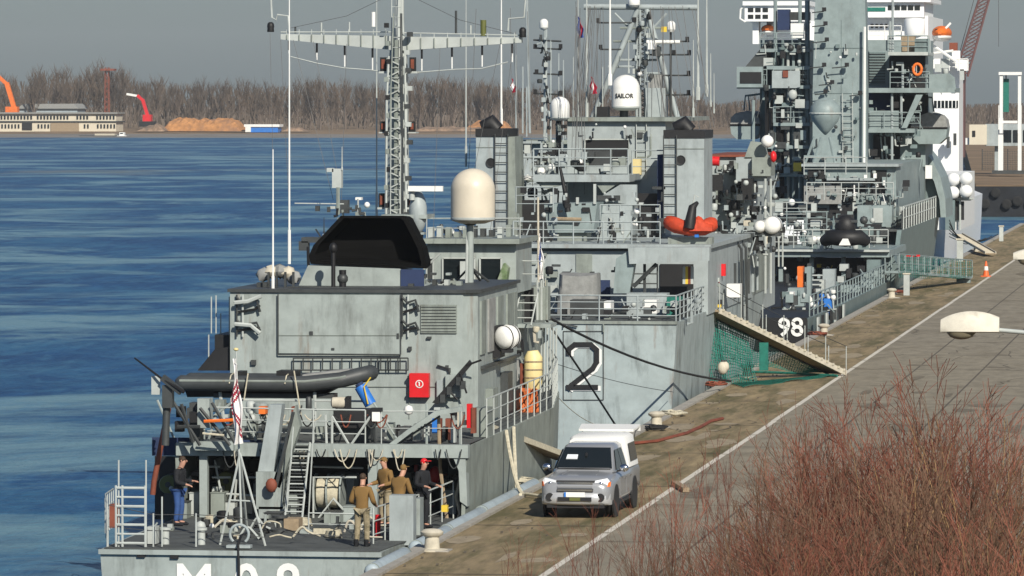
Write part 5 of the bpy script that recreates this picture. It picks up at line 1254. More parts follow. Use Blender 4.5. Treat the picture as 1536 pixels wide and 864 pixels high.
# ================================================================== shared dressing for the crowded upperworks
G2 = ['grey2', 'greyw', 'pipe', 'steel', 'grey2', 'dark']
G3 = ['grey3', 'hull3', 'pipe', 'steel', 'grey3', 'dark']

# ================================================================== SECOND SHIP with the black 2
CXB = -3.75
s2 = thing('survey_warship', 'blue grey warship with a black 2 on its wide flat transom and twin ladder funnels', 'warship', (CXB, 193, -2.0))
tz = at(1000, 484, 193).z
def hull2(st): return hull_rings(CXB, st)
MB().loft(hull2([(193, 4.2, 3.9, tz), (196, 4.25, 4.0, tz), (210, 4.25, 4.1, tz), (222, 4.25, 3.7, tz), (230, 4.1, 2.9, tz), (236, 3.4, 1.9, tz), (243, 1.9, .8, tz+.3), (249, .3, .1, tz+.6)])).build('hull', 'hull2', s2, recalc=True)
MB().prism([(CXB-4.1, 193.2, tz+.01), (CXB+4.1, 193.2, tz+.01), (CXB+4.15, 222, tz+.01), (CXB+3.3, 236, tz+.01), (CXB-3.3, 236, tz+.01), (CXB-4.15, 222, tz+.01)], (0, 0, .02)).build('weather_deck', 'deck', s2)
MB().box((CXB-4.2, 192.93, tz-.06), (CXB+4.22, 193.06, tz+.05)).build('deck_edge', 'greyw', s2)
# the number on its plate
a, b = at(845, 497, 193), at(905, 600, 193)
mb = MB()
for p, q in (((845,497),(905,497)), ((845,600),(905,600)), ((845,497),(845,600)), ((905,497),(905,600))): mb.bar(at(*p, 192.985), at(*q, 192.985), .03, .03, (0, 1, 0))
mb.build('number_border', 'steel', s2)
def digit2(m, off, yy, wd, nm):
    pts = [(853,531),(853,524),(862,517),(886,517),(895,525),(895,543),(889,553),(857,578),(853,583)]
    mb = MB(); P = [at(px+off, py+off*.4, yy) for px, py in pts]
    for i in range(len(P)-1):
        d = (P[i+1]-P[i]).normalized(); mb.bar(P[i]-d*wd*.28, P[i+1]+d*wd*.28, .03+.001*i, wd, (0, 0, 1) if abs(d.z) < .7 else (1, 0, 0))
    mb.bar(at(849+off, 581+off*.4, yy), at(897+off, 581+off*.4, yy), .036, wd)
    return mb.build(nm, m, s2)
digit2('white', 4.0, 192.975, .17, 'number_shadow'); digit2('dark', 0, 192.94, .18, 'pennant_number')
pipe(s2, 'transom_pipe', 'steel', [(845,492),(845,486),(866,490)], 192.9, .03); pipe(s2, 'transom_pipe', 'greyw', [(905,498),(905,486)], 192.9, .03)
M['ruststain'] = mat('rust_streaked_paint', (.30, .30, .22), .7, rust=1.0, var=.3)
# rails and gear on the transom deck
rail(s2, [(CXB-4.1, 193.2, tz), (CXB+4.15, 193.2, tz), (CXB+4.15, 205, tz)], m='grey2', h=.95, bars=4, step=1.35, r=.03)
dress(s2, 838, 448, 1060, 484, 195, 26, G2, 51)
for x0, y0, x1, y1, Y, m in ((940,440,1000,484,199,'grey2'), (1000,446,1020,484,198,'net'), (1018,452,1026,484,197,'dark'), (855,450,905,484,197,'steel'), (965,450,985,470,196,'white'), (906,452,916,470,195,'white')):
    bx(s2, 'deck_locker', m, x0, y0, x1, y1, Y, 1.0)
mb = MB(); p0, p1 = at(836, 412, 199), at(896, 478, 199); rn = random.Random(2); rings = []
for j in range(9):
    v = j/8; ring = []
    for k in range(20):
        t = 2*math.pi*k/20; sx_ = max(-1, min(1, 1.35*math.cos(t))); sy_ = max(-1, min(1, 1.35*math.sin(t))); wv_ = 1+.05*math.sin(5*t+v*3)*v
        ring.append(((p0.x+p1.x)/2+sx_*wv_*(p1.x-p0.x)/2*(.92+.1*v), 199.8+sy_*.8*wv_, p0.z+(p1.z-p0.z)*v+.06*math.cos(2*t)*(1-v)))
    rings.append(ring)
MB().loft(rings).build('winch_cover', 'tarp', s2, smooth=True, recalc=True)
# aft deckhouse
hz0, Yh = tz, 203.0
bx(s2, 'deckhouse', 'grey2', 770, 372, 1062, 472, Yh, 18)
bx(s2, 'deck_edge', 'grey2', 766, 366, 1066, 373, Yh-.35, 19)
pipe(s2, 'deck_gutter', 'dark', [(768,375),(1062,375)], Yh-.1, .035, 4)
bx(s2, 'side_screen', 'greyw', 864, 381, 888, 410, Yh-.06, .06); bx(s2, 'hatch', 'greyw', 779, 384, 796, 402, Yh-.06, .06); bx(s2, 'crane_shadow_patch', 'navy', 893, 420, 915, 450, Yh-.05, .05)  # navy sheet paints the crane's cast shadow on the deckhouse wall
for k in range(5): pipe(s2, 'louvre_slat', 'steel', [(780,387+k*3),(795,387+k*3)], Yh-.08, .015, 4)
dress(s2, 775, 378, 860, 420, Yh, 10, G2, 52, .3); dress(s2, 820, 400, 940, 470, Yh-1.5, 22, G2, 53, .5)
# main deck gear: gun mount box in front of the hangar
poly(s2, 'gun_mount', 'grey3', [(816,306),(896,304),(890,349),(822,349)], 207, 2.2)
for x0, y0, x1, y1, m in ((818,311,828,318,'dark'), (873,311,884,318,'dark'), (824,288,829,306,'pipe'), (864,296,868,306,'pipe'), (890,276,894,306,'pipe')): bx(s2, 'gun_mount_fitting', m, x0, y0, x1, y1, 206.9, .12)
pipe(s2, 'gun_barrel', 'dark', [(840,250),(848,290),(852,318)], 206.6, [.05, .09, .12], 8); MB().sph(at(849, 300, 206.5), .22, (.7, .7, 1.6), 10).build('gun_breech', 'dark', s2, smooth=True)
pipe(s2, 'gun_shadow_bar', 'wood', [(828,328),(872,329)], 206.8, .07, 6)
bx(s2, 'gun_pedestal', 'greyw', 836, 349, 880, 368, 207.2, 1.5); bx(s2, 'shelter', 'grey2', 896, 308, 948, 368, 209, 3); bx(s2, 'shelter_opening', 'dark', 948, 290, 992, 366, 211, .2); bx(s2, 'shelter_opening', 'dark', 776, 300, 826, 366, 212, .2)
bx(s2, 'shelter_window', 'steel', 896, 293, 930, 301, 208.9, .1); poly(s2, 'shelter_roof', 'grey2', [(893,300),(930,277),(955,277),(955,308)], 209.2, .3)
rail(s2, [at(770,368,203.4), at(905,369,203.4), at(990,369,203.4)], m='grey2', h=.9, bars=3, step=1.2, r=.028)
dress(s2, 772, 318, 840, 368, 206, 18, G2, 54); dress(s2, 905, 325, 1000, 368, 205, 24, G2, 55)
for y_, xa, xb, Yk in ((318,774,830,206.5), (345,900,990,205.5), (300,776,850,213.4), (262,948,996,213)):
    rail(s2, [at(xa,y_,Yk), at(xb,y_,Yk)], m='grey2', h=.95, bars=3, step=.9, r=.026)
# funnels
def funnel(x0, x1, y0, y1, Y, lx, side):
    bx(s2, 'funnel', 'grey2', x0, y0+12, x1, y1, Y, 3.2); f = bx(s2, 'funnel_cap', 'dark', x0-1, y0, x1+1, y0+12, Y-.05, 3.3)
    MB().path([at((x0+x1)/2-14, y0-2, Y+1), at((x0+x1)/2, y0-8, Y+1), at((x0+x1)/2+9, y0+2, Y+1)], [.25, .36, .3], 10).build('exhaust_cowl', 'dark', s2, smooth=True)
    ladder(s2, at(lx, y1, Y-.12), at(lx, y0+8, Y-.12), (.5, 0, 0), 'steel', .36, .025)
    c = at(side, (y0*3+y1)/4+10, Y-.02); MB().lathe(c, [(.13, -.02), (.19, -.03), (.19, .02), (.13, .02)], 16, 'y').build('port_light', 'dark', s2)
    pipe(s2, 'funnel_seam', 'greyw', [(x0,y0+28),(x1,y0+28)], Y-.02, .015, 4)
funnel(714, 760, 193, 358, 210, 752, 736); funnel(996, 1056, 195, 336, 210, 1005, 1021)
poly(s2, 'funnel_casing_and_shade', 'greyw', [(760,205),(772,205),(776,358),(760,358)], 210.4, 2.4); bx(s2, 'funnel_casing_and_shade', 'navy', 986, 232, 996, 336, 210.6, 2)  # navy strip paints the blue shadow left of the right funnel
bx(s2, 'funnel_platform', 'steel', 978, 280, 998, 284, 210, 1)
# block under the mast
Yb = 215.0
bx(s2, 'bridge_block', 'grey2', 851, 180, 998, 372, Yb, 10); bx(s2, 'block_roof', 'greyw', 846, 176, 1022, 182, Yb-.3, 11)
bx(s2, 'block_opening', 'dark', 877, 210, 943, 240, Yb-.05, .06)
pipe(s2, 'opening_frame', 'pipe', [(877,209),(943,209),(943,240),(877,240),(877,209)], Yb-.08, .04, 4)
pipe(s2, 'door_outline', 'greyw', [(955,196),(972,196),(976,202),(976,232),(970,236),(955,236)], Yb-.03, .04, 4); ladder(s2, at(962,268,Yb-.1), at(962,184,Yb-.1), (.4,0,0), 'pipe', .35, .02)
bx(s2, 'cream_locker', 'cream', 949, 238, 961, 262, Yb-.4, .4)
bx(s2, 'bridge_platform', 'grey2', 800, 262, 944, 273, 211, 4); poly(s2, 'platform_bracket', 'greyw', [(803,273),(860,273),(820,284)], 211.2, .2); poly(s2, 'platform_bracket', 'greyw', [(892,273),(930,273),(905,290)], 211.2, .2)
rail(s2, [at(800,262,211.2), at(916,262,211.2), at(942,262,211.2)], m='grey2', h=1.0, bars=3, step=.9, r=.03)
bx(s2, 'instrument_rack', 'steel', 880, 226, 916, 250, 212.5, .6); dress(s2, 806, 226, 940, 264, 212.5, 34, G2, 56, .5); dress(s2, 776, 214, 852, 300, 214, 44, G2, 57, .6)
dress(s2, 855, 186, 995, 208, Yb, 9, G2, 58, .2)
for a, b in (((790,240),(778,290)), ((800,250),(820,300)), ((776,214),(812,214)), ((776,236),(850,236)), ((812,214),(812,268))): pipe(s2, 'platform_strut', 'grey2', [a, b], 213.5, .05)
# A-frame mast
my2 = 219.0
for pts, r in (([(889,176),(957,14)], .12), ([(1016,176),(970,14)], .12), ([(960,176),(960,10)], .06), ([(968,176),(968,10)], .06), ([(955,176),(955,10)], .06)): pipe(s2, 'mast_leg', 'grey2', pts, my2, r, 8)
mb = MB()
for k in range(24): y_ = 174-k*7; mb.tube(at(955, y_, my2), at(968, y_-5, my2), .03, n=4); mb.tube(at(968, y_, my2), at(955, y_-5, my2), .03, n=4)
mb.build('mast_lattice', 'steel', s2)
pipe(s2, 'yard', 'grey2', [(876,10),(1048,11)], my2, .12, 8); pipe(s2, 'yard', 'white', [(970,63),(1020,63)], my2-.4, .08, 8); pipe(s2, 'yard', 'greyw', [(930,42),(1000,42)], my2, .05, 6); pipe(s2, 'yard', 'greyw', [(920,62),(985,62)], my2+.2, .05, 6)
for pts in ([(922,20),(944,42)], [(1000,20),(980,42)], [(912,100),(955,100)], [(968,110),(1000,110)], [(925,90),(985,90)]): pipe(s2, 'mast_brace', 'grey2', pts, my2+.1, .05, 6)
bx(s2, 'mast_cabinet', 'grey2', 968, 132, 998, 178, my2-.3, 1); bx(s2, 'mast_cabinet', 'tarp', 972, 112, 992, 134, my2-.2, .7); bx(s2, 'mast_sensor', 'steel', 978, 70, 990, 84, my2-.4, .5); bx(s2, 'mast_sensor', 'white', 972, 64, 984, 74, my2-.5, .4); bx(s2, 'mast_dome_base', 'dark', 895, 160, 912, 176, my2-1.6, .6)
dress(s2, 948, 16, 980, 128, my2, 26, ['steel', 'dark', 'pipe', 'grey2'], 59, .3, 3, 8)
for y_, xa, xb in ((82, 972, 1036), (113, 984, 1036), (142, 998, 1036), (62, 1000, 1034), (34, 896, 948), (74, 900, 932)):
    pipe(s2, 'crosstree', 'steel', [(xa, y_), (xb, y_)], my2-.1, .035, 5)
d = radome(s2, 936, 112, 163, 42, my2-2, 'white', 'radome'); lb = at(936, 144, my2-2); text_obj('radome_lettering', 'SAILOR', .25, 'dark', s2, (lb.x-.0, my2-2.02, lb.z), depth=.012, sx=.95, bend=at(957, 163, my2-2).x-lb.x+.01)
pipe(s2, 'radome_post', 'steel', [(936,176),(936,163)], my2-1.2, .18, 8)
radome(s2, 838, 145, 178, 29, 214, 'white', 'radome'); pipe(s2, 'radome_post', 'steel', [(838,262),(838,180)], 214.6, .12, 8); dress(s2, 822, 182, 856, 226, 214.4, 12, G2, 60, .4, 3, 9)
radome(s2, 1006, 31, 45, 13, my2-.5, 'white', 'radome'); pipe(s2, 'radome_post', 'steel', [(1006,176),(1006,46)], my2-.2, .05); radome(s2, 950, -6, 8, 18, my2-.5, 'white', 'radome'); c = at(996, 40, my2-.6); bx(s2, 'mast_flag', 'yellow', 992, 40, 1000, 48, my2-.8, .05)
for px, y0, y1, r in ((752, -20, 188, .04), (867, -10, 176, .035), (880, -12, 176, .05), (915, -12, 128, .06), (1047, -12, 150, .06), (1040, 60, 176, .035), (1060, -5, 145, .05), (860, 85, 176, .03), (1066, 80, 160, .03), (1071, 110, 170, .025), (699, -5, 250, .035), (943, 60, 110, .03), (904, 100, 176, .03)):
    whip(s2, px, y0, y1, 213 if px < 760 else 218, r, 'pipe' if px not in (752, 915) else 'white')
for px, yt in ((1035, 75), (1034, 106), (1034, 135), (1032, 55), (1012, 75), (898, 27), (902, 67)): bx(s2, 'signal_lamp', 'dark', px-4, yt, px+1, yt+7, my2-.2, .15)
rg = random.Random(8)
for k in range(26):
    x = rg.choice([rg.uniform(880, 905), rg.uniform(968, 1045)]); pipe(s2, 'halyard', 'wire', [(x, rg.uniform(8, 14)), (x+rg.uniform(-6, 34)*(1 if x > 950 else -1), rg.uniform(170, 262))], my2-rg.uniform(.5, 3), .012, 3)
for k in range(14):
    x = rg.choice([rg.uniform(700, 812), rg.uniform(862, 872)]); pipe(s2, 'halyard', 'wire', [(x, rg.uniform(-8, 60)), (x+rg.uniform(-14, 14), rg.uniform(200, 300))], 214-rg.uniform(.5, 3), .011, 3)
dress(s2, 1060, 244, 1180, 385, 220, 50, G2+['dark', 'dark', 'white'], 93, .4, 2.5, 9); dress(s2, 776, 280, 1000, 366, 204.6, 40, G2+['dark', 'dark'], 94, .4, 2.5, 9)
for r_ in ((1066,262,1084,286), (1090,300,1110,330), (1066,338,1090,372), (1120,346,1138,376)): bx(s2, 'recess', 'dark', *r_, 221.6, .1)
# forward starboard upperworks seen past the right funnel
Yf2 = 224.0
def sbx(name, m, x0, y0, x1, y1, Y, dy): return bx(s2, name, m, x0, y0, x1, y1, Y, dy)
sbx('forward_deckhouse', 'grey2', 1058, 236, 1130, 470, Yf2, 10); sbx('deckhouse_roof', 'rustred', 1056, 232, 1132, 235.5, Yf2-.2, 10)
sbx('turret_base', 'grey2', 1104, 236, 1150, 272, 222, 2.4); sbx('turret_shield', 'greyw', 1128, 236, 1156, 264, 221.6, 2); poly(s2, 'turret_arm', 'greyw', [(1116,238),(1126,212),(1146,214),(1152,238)], 222, .6)
MB().sph(at(1151, 212, 221.4), .26, (1, 1, 1), 14).build('sensor_globe', 'white', s2, smooth=True); MB().sph(at(1160, 235, 221.4), .2, (.7, 1, 1.2), 10).build('marker_buoy', 'red', s2, smooth=True)
MB().tube(at(1061, 241, 223), at(1079, 242, 223), .20, n=12).build('fire_cylinder', 'red', s2, smooth=True)
dress(s2, 1060, 240, 1128, 330, Yf2, 42, G2+['dark'], 61, .6); dress(s2, 1096, 270, 1170, 380, 222, 44, G2+['dark', 'canvas'], 62, .6); dress(s2, 1080, 330, 1150, 400, 219, 34, G2, 63, .6)
bx(s2, 'weapon_mount', 'dark', 1112, 268, 1128, 300, 221, .8)
for px in (1148, 1156): pipe(s2, 'flag_pole', 'pipe', [(px, 440), (px, 268)], 221, .05)
for px in (1168, 1174): pipe(s2, 'guard_post', 'pipe', [(px, 400), (px, 346)], 226, .035)
# bulwark along the starboard side
bw = [(CXB+4.25, 212.0), (CXB+4.27, 222), (CXB+4.14, 230), (CXB+3.42, 236), (CXB+2.2, 241.5)]
rings = [[(x, y, tz-.05), (x+.05, y, tz+1.55), (x-.05, y, tz+1.55), (x-.1, y, tz-.05)] for x, y in bw]
MB().loft(rings).build('bulwark', 'greyw', s2, recalc=True)
for k in range(6):
    y = 213+k*1.9; MB().box((CXB+4.27, y, tz+.1), (CXB+4.40, y+.10, tz+1.5)).build('bulwark_rib', 'grey2' if k % 3 else 'steel', s2)
for y0, m in ((214.6, 'steel'), (216.5, 'steel')): MB().path([(CXB+4.2, y0, tz+2.4), (CXB+4.45, y0, tz+2.0), (CXB+4.5, y0, tz-1.0)], .06, 6).build('overboard_pipe', m, s2)
rail(s2, [(CXB+4.2, 205, tz), (CXB+4.2, 212, tz)], m='grey2', h=1.1, bars=3, step=1.0, r=.03); dress(s2, 1040, 395, 1082, 480, 207, 30, G2+['red', 'yellow'], 64, .5, 3, 11)
MB().box((CXB+3.2, 206, tz), (CXB+4.0, 207, tz+1.0)).build('white_case', 'pipe', s2); sbx('hose_box', 'red', 1082, 396, 1088, 414, 208, .3); sbx('tool_box', 'white', 1090, 426, 1110, 446, 208.5, .8)
for px in (1043, 1050, 1057, 1064, 1072): pipe(s2, 'awning_post', 'greyw', [(px, 480), (px, 392)], 206+px*.002, .06)
# crane over the transom deck
MB().prism([at(942,371,200), at(1064,371,200), at(1064,391,200), at(944,396,200)], (0, .7, 0)).build('crane_jib', 'grey2', s2)
MB().prism([at(924,388,200.2), at(946,374,200.2), at(952,392,200.2), at(944,440,200.2), at(920,440,200.2)], (0, .7, 0)).build('crane_post', 'grey3', s2)
ladder(s2, at(958,440,200.5), at(958,396,200.5), (.5,0,0), 'steel', .3, .03); ladder(s2, at(976,440,200.5), at(976,396,200.5), (.5,0,0), 'steel', .3, .03); pipe(s2, 'crane_ram', 'steel', [(950,430),(985,396)], 200.3, .08)
bx(s2, 'shelter_opening', 'dark', 990, 396, 1040, 446, 202.9, .06)
for px, m in ((1032,'rustred'), (1028,'yellow'), (1024,'pipe'), (1036,'pipe')): bx(s2, 'hanging_gear', m, px, 400, px+4, 426, 201, .2)
# left satellite superstructure behind the left funnel
for px, py, r_, lab in ((1140, 340, .25, 'smaller white liferaft drum at the starboard bow of the second ship'), (1158, 338, .36, 'larger white liferaft drum under the two flag poles of the second ship')):
    c = at(px, py, 218.5); t = thing('liferaft_drum', lab, 'liferaft', c, 'white liferaft drums on the second ship')
    MB().lathe(c, [(.1, -.3), (r_*.75, -.24), (r_*.97, -.08), (r_, .0), (r_, .8), (r_*.75, 1.0), (.1, 1.05)], 18, 'y').build('drum_shell', 'white', t, smooth=True); MB().lathe(c, [(r_*1.01, .1), (r_*1.03, .12), (r_*1.03, .18), (r_*1.01, .2)], 18, 'y').build('strap', 'steel', t); MB().box((c.x-r_*.8, c.y, c.z-r_-.08), (c.x+r_*.8, c.y+.8, c.z-r_*.8)).build('cradle', 'steel', t)
# orange rescue boat on the crane deck
a, b = at(998, 340, 203.6), at(1071, 340, 203.6)
t = thing('rescue_boat', 'orange covered rescue boat beside the ladder funnel', 'rescue boat', (a.x, 203.6, a.z-.5)); rn = random.Random(4)
MB().path([at(1000,336,203.9), at(1004,334,203.6), at(1014,338,203.3), at(1034,344,203.2), at(1056,342,203.3), at(1066,337,203.6), at(1070,332,204.0)], [.12, .27, .30, .25, .29, .30, .16], 10).build('tube', 'redorange', t, smooth=True)
rings = []
for k in range(7):
    u = k/6; a_ = at(1036+34*u, 342, 203.4); rings.append([(a_.x, 203.4+.5*math.cos(q_), a_.z-.1+max(0, math.sin(q_))*(.62-.35*u+rn.uniform(-.12, .12))) for q_ in [math.pi*j/8 for j in range(9)]])
MB().loft(rings).build('cover', 'redorange', t, recalc=True)
MB().path([at(1034,342,203.0), at(1039,310,203.0), at(1046,304,203.2)], [.24, .15, .07], 8).build('engine', 'dark', t, smooth=True); pipe(t, 'console_rail', 'pipe', [(1038,312),(1042,292),(1048,296)], 203.3, .03)
bx(t, 'strap', 'dark', 1026, 330, 1034, 354, 203.2, .3); bx(t, 'bag', 'blue', 1042, 348, 1048, 356, 203.1, .2); bx(t, 'cradle', 'greyw', 1002, 356, 1068, 368, 203.5, .8)
# yellow float on the pole
t = thing('marker_float', 'yellow float hanging under the long white flag', 'float', at(818, 456, 175.6)); MB().sph(at(818,444,175.6), .2, (.75, .75, 1.35), 12).build('float_body', 'yellow', t, smooth=True); pipe(t, 'line', 'rope', [(818,436),(818,420)], 175.6, .012)
pipe(s1, 'flag_pole', 'canvas', [(808,486),(807,296)], 176, .035)
# flags in the rigging
flag('signal_flag', 'dark blue and red flag on the halyard left of the A-frame mast', 866, 877, 25, 58, 217.5, [(.55, 1.0, 'crimson', 1.2)], 'flagblue', .08)
flag('signal_flag', 'small red and white flag low on the halyard by the white dome', 886, 897, 115, 142, 217.5, [(.35, .55, 'flagwhite', .9)], 'crimson', .08)
flag('signal_flag', 'tiny red and white flag hanging at the outer yard of the near ship', 767, 775, 118, 140, 214, [(.3, .6, 'flagwhite', .5)], 'crimson', .06)

# ------------------------------------------------------------------ vessel lying outboard of the second ship: only its masts show
s2b = thing('outboard_ship', 'grey ship outboard of the second ship, only its antenna mast and small white dome showing', 'warship', at(800, 330, 232))
ox = at(808, 300, 232).x
MB().loft(hull_rings(ox-1.5, [(215, 3.2, 3.0, 1.6), (232, 3.4, 3.2, 1.6), (250, .4, .2, 2.2)])).build('hull', 'grey2', s2b, recalc=True)
[bx(s2b, 'signal_lamp', 'dark', px, py, px+5, py+7, 230.9, .15) for px, py in ((800, 66), (838, 66), (802, 104), (838, 106), (800, 134), (838, 136))]; bx(s2b, 'deckhouse', 'grey2', 768, 214, 858, 380, 232, 7); bx(s2b, 'deckhouse_roof', 'greyw', 764, 210, 862, 216, 231.6, 8)
for px, y0, y1, r in ((795, 0, 200, .06), (818, 44, 212, .09), (826, 60, 212, .04), (838, 80, 160, .03), (784, 100, 200, .04), (774, 82, 200, .035), (790, 130, 205, .035), (845, 90, 212, .03)): pipe(s2b, 'mast_pole', 'grey2', [(px, y1), (px if px != 795 else 790, y0)], 231, r)
radome(s2b, 815, 28, 42, 13, 230.8, 'white', 'radome')
for y_ in (60, 72, 110, 140): pipe(s2b, 'crosstree', 'steel', [(800, y_), (842, y_+2)], 231, .04)
dress(s2b, 808, 50, 832, 205, 231, 30, ['steel', 'dark', 'grey2', 'pipe'], 70, .3, 3, 8)

# ------------------------------------------------------------------ netted gangway between second ship and quay
ga, ge = Vector((CXB+4.3, 205.6, tz-.05)), Vector((4.55, 209.6, .12))
p = at(1066, 466, 205.8); ga = Vector((p.x, 205.8, p.z)); p = gr(1256, 563); ge = Vector((p.x, p.y, .1))
t = thing('netted_gangway', 'sloping gangway hung with green safety net from the second ship to the quay', 'gangway', ge)
d = ge-ga; side = Vector((d.y, -d.x, 0)).normalized()*.42
MB().bar(ga, ge, .84, .08).build('walkway', 'wood', t)
n = 22
for k in range(n):
    e = ga.lerp(ge, (k+.5)/n)
    MB().bar(e-side*1.15+Vector((0, 0, .08)), e+side*1.15+Vector((0, 0, .08)), .13, .09).build('cleat', 'canvas' if k % 2 else 'rope', t)
for s_ in (-1, 1):
    MB().bar(ga+side*s_, ge+side*s_, .06, .20).build('side_beam', 'canvas' if s_ > 0 else 'steel', t)
    for k in range(7): e = ga.lerp(ge, k/6)+side*s_; MB().tube(e, e+Vector((0, 0, 1.05)), .02, n=5).build('stanchion', 'pipe', t)
    MB().path(sag(ga+side*s_+Vector((0, 0, 1.05)), ge+side*s_+Vector((0, 0, 1.05)), .08), .014, 5).build('hand_rope', 'steel', t)
def lattice(p00, p10, p01, p11, nu, nv, r, sagz=0.0, seed=1):
    rn = random.Random(seed); mb = MB(); g = []
    for j in range(nv+1):
        row = []
        for i in range(nu+1):
            u, v = i/nu, j/nv; q = Vector(p00).lerp(Vector(p10), u).lerp(Vector(p01).lerp(Vector(p11), u), v)
            row.append(q+Vector((rn.uniform(-.02, .02), .12*math.sin(u*9+v*4)*v, -sagz*4*v*(1-v)+.05*math.sin(u*14)*v)))
        g.append(row)
    for j in range(nv+1): mb.path(g[j], r, 3)
    for i in range(nu+1): mb.path([g[j][i] for j in range(nv+1)], r, 3)
    return mb
lattice(ga-side+Vector((0, 0, .05)), ge-side+Vector((0, 0, .05)), ga-side+Vector((.1, 0, -1.9)), ge-side+Vector((-.3, 0, -.05)), 50, 16, .015, 0, 3).build('safety_net', 'net', t)
q0 = at(1085, 590, 203.5); q1 = gr(1128, 560); 
lattice(ga-side, ga+d*.35-side, (QX-.3, 204.5, .05), (QX+1.2, 206.5, .04), 22, 18, .015, .1, 4).build('safety_net', 'net', t)
lattice((QX+.4, 205.4, .05), ge+Vector((-.15, -.3, -.05)), (QX+1.0, 203.2, .05), ge+Vector((-.1, -.9, -.06)), 40, 8, .02, 0, 5).build('ground_net', 'net', t)
MB().path([gr(1128,560)+Vector((0, 0, .06)), gr(1180,562)+Vector((0, 0, .07)), gr(1256,566)+Vector((0, 0, .06))], .05, 6).build('net_roll', 'net', t)
bx(t, 'net_post', 'net', 1139, 514, 1152, 556, 207.5, .2)
for lab, px, py, m, r in (('cream round fender hanging at the second ship by the gangway net', 1084, 552, 'canvas', .2), ('small pale fender between ship and quay under the gangway', 1105, 550, 'canvas', .16)):
    c = at(px, py, 204.5); c.x = min(c.x, QX+.2); t = thing('fender_buoy', lab, 'fender', c); MB().sph(c, r, (1, 1, 1.25), 14).build('buoy', m, t, smooth=True); MB().tube(c+Vector((0, 0, r*1.2)), c+Vector((0, 0, r*1.5)), .07, n=8).build('eye', 'steel', t)

# ================================================================== THIRD SHIP, green grey with the big tower mast
CXC = -5.35
s3 = thing('auxiliary_warship', 'green grey naval ship with a broad slab tower mast and 98 on its low stern', 'warship', (CXC, 252, -2.0))
dz = at(1190, 478, 252).z
MB().loft(hull_rings(CXC, [(252, 5.6, 5.3, dz), (270, 5.85, 5.6, dz), (306, 5.9, 5.7, dz), (340, 5.9, 5.2, dz), (366, 4.6, 3.2, dz), (384, .4, .2, dz)])).build('hull', 'hull3', s3, recalc=True)
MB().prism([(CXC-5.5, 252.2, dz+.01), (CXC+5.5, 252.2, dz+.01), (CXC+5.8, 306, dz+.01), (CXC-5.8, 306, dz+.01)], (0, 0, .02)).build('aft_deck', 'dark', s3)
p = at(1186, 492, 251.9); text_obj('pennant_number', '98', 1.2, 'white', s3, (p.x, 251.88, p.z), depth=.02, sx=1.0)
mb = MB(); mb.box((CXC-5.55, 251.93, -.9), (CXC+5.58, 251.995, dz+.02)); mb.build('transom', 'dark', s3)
for k in range(7): MB().box((CXC+5.88, 253.5+k*2.6, -.8), (CXC+5.96, 254.3+k*2.6, dz)).build('side_stripe', 'pipe' if k % 2 == 0 else 'dark', s3)
# gear along the low aft deck
dress(s3, 1166, 430, 1260, 482, 262, 40, G3+['white', 'blue', 'pipe'], 80, .8, 4, 15); dress(s3, 1175, 395, 1330, 455, 294, 48, G3+['pipe', 'dark', 'steel'], 81, .8, 4, 15)
for x0, y0, x1, y1, Y, m in ((1182,432,1206,476,266,'grey3'), (1210,400,1216,470,280,'grey3'), (1216,420,1236,470,284,'pipe'), (1234,404,1252,456,286,'grey2'), (1260,428,1290,470,285,'grey3'), (1196,400,1204,440,280,'orange'), (1292,420,1310,450,292,'grey3'), (1300,390,1320,450,298,'hull3'), (1178,438,1190,466,262,'white')):
    bx(s3, 'deck_machine', m, x0, y0, x1, y1, Y, 1.0)
rail(s3, [(CXC+5.5, 254, dz), (CXC+5.75, 270, dz), (CXC+5.8, 304, dz)], m='grey3', h=1.0, bars=3, step=1.9, r=.035)
for k in range(8): bx(s3, 'ladder_step', 'pipe', 1218, 412+k*7, 1234, 414+k*7, 283.5, .3)
# covered deck and boat platform
Yp = 306.0
bx(s3, 'platform_deck', 'grey3', 1130, 376, 1334, 386, Yp-6, 14); bx(s3, 'platform_edge', 'pipe', 1130, 374, 1334, 378, Yp-6.3, .3)
bx(s3, 'bulkhead', 'dark', 1130, 386, 1334, 470, Yp, .3)
for px in (1168, 1214, 1262, 1300, 1322): bx(s3, 'platform_post', 'grey3', px, 384, px+6, 462, Yp-5, .4)
poly(s3, 'side_web', 'hull3', [(1300,386),(1336,372),(1346,400),(1338,440),(1312,460),(1322,420)], Yp-2, 5)
dress(s3, 1135, 330, 1335, 376, Yp-4, 70, G3+['pipe', 'dark', 'grey3'], 82, .9, 5, 18)
# black inflatable on the platform
t = thing('inflatable_boat', 'black inflatable boat standing on the platform of the third ship', 'dinghy', at(1266, 374, 299)); 
MB().path([at(1236,362,299), at(1246,356,298.6), at(1268,358,298.3), at(1290,356,298.6), at(1300,362,299)], [.3, .42, .45, .42, .3], 12).build('tube', 'dark', t, smooth=True); MB().sph(at(1268,340,299.3), .6, (1.0, .8, 1.1), 12).build('console_cover', 'dark', t, smooth=True); bx(t, 'engine', 'plastic', 1256, 322, 1280, 346, 299.4, .6); poly(t, 'bow_mark', 'white', [(1258,368),(1264,358),(1272,358),(1276,368)], 297.7, .05)
bx(t, 'windshield_frame', 'steel', 1252, 330, 1286, 334, 299, .2)
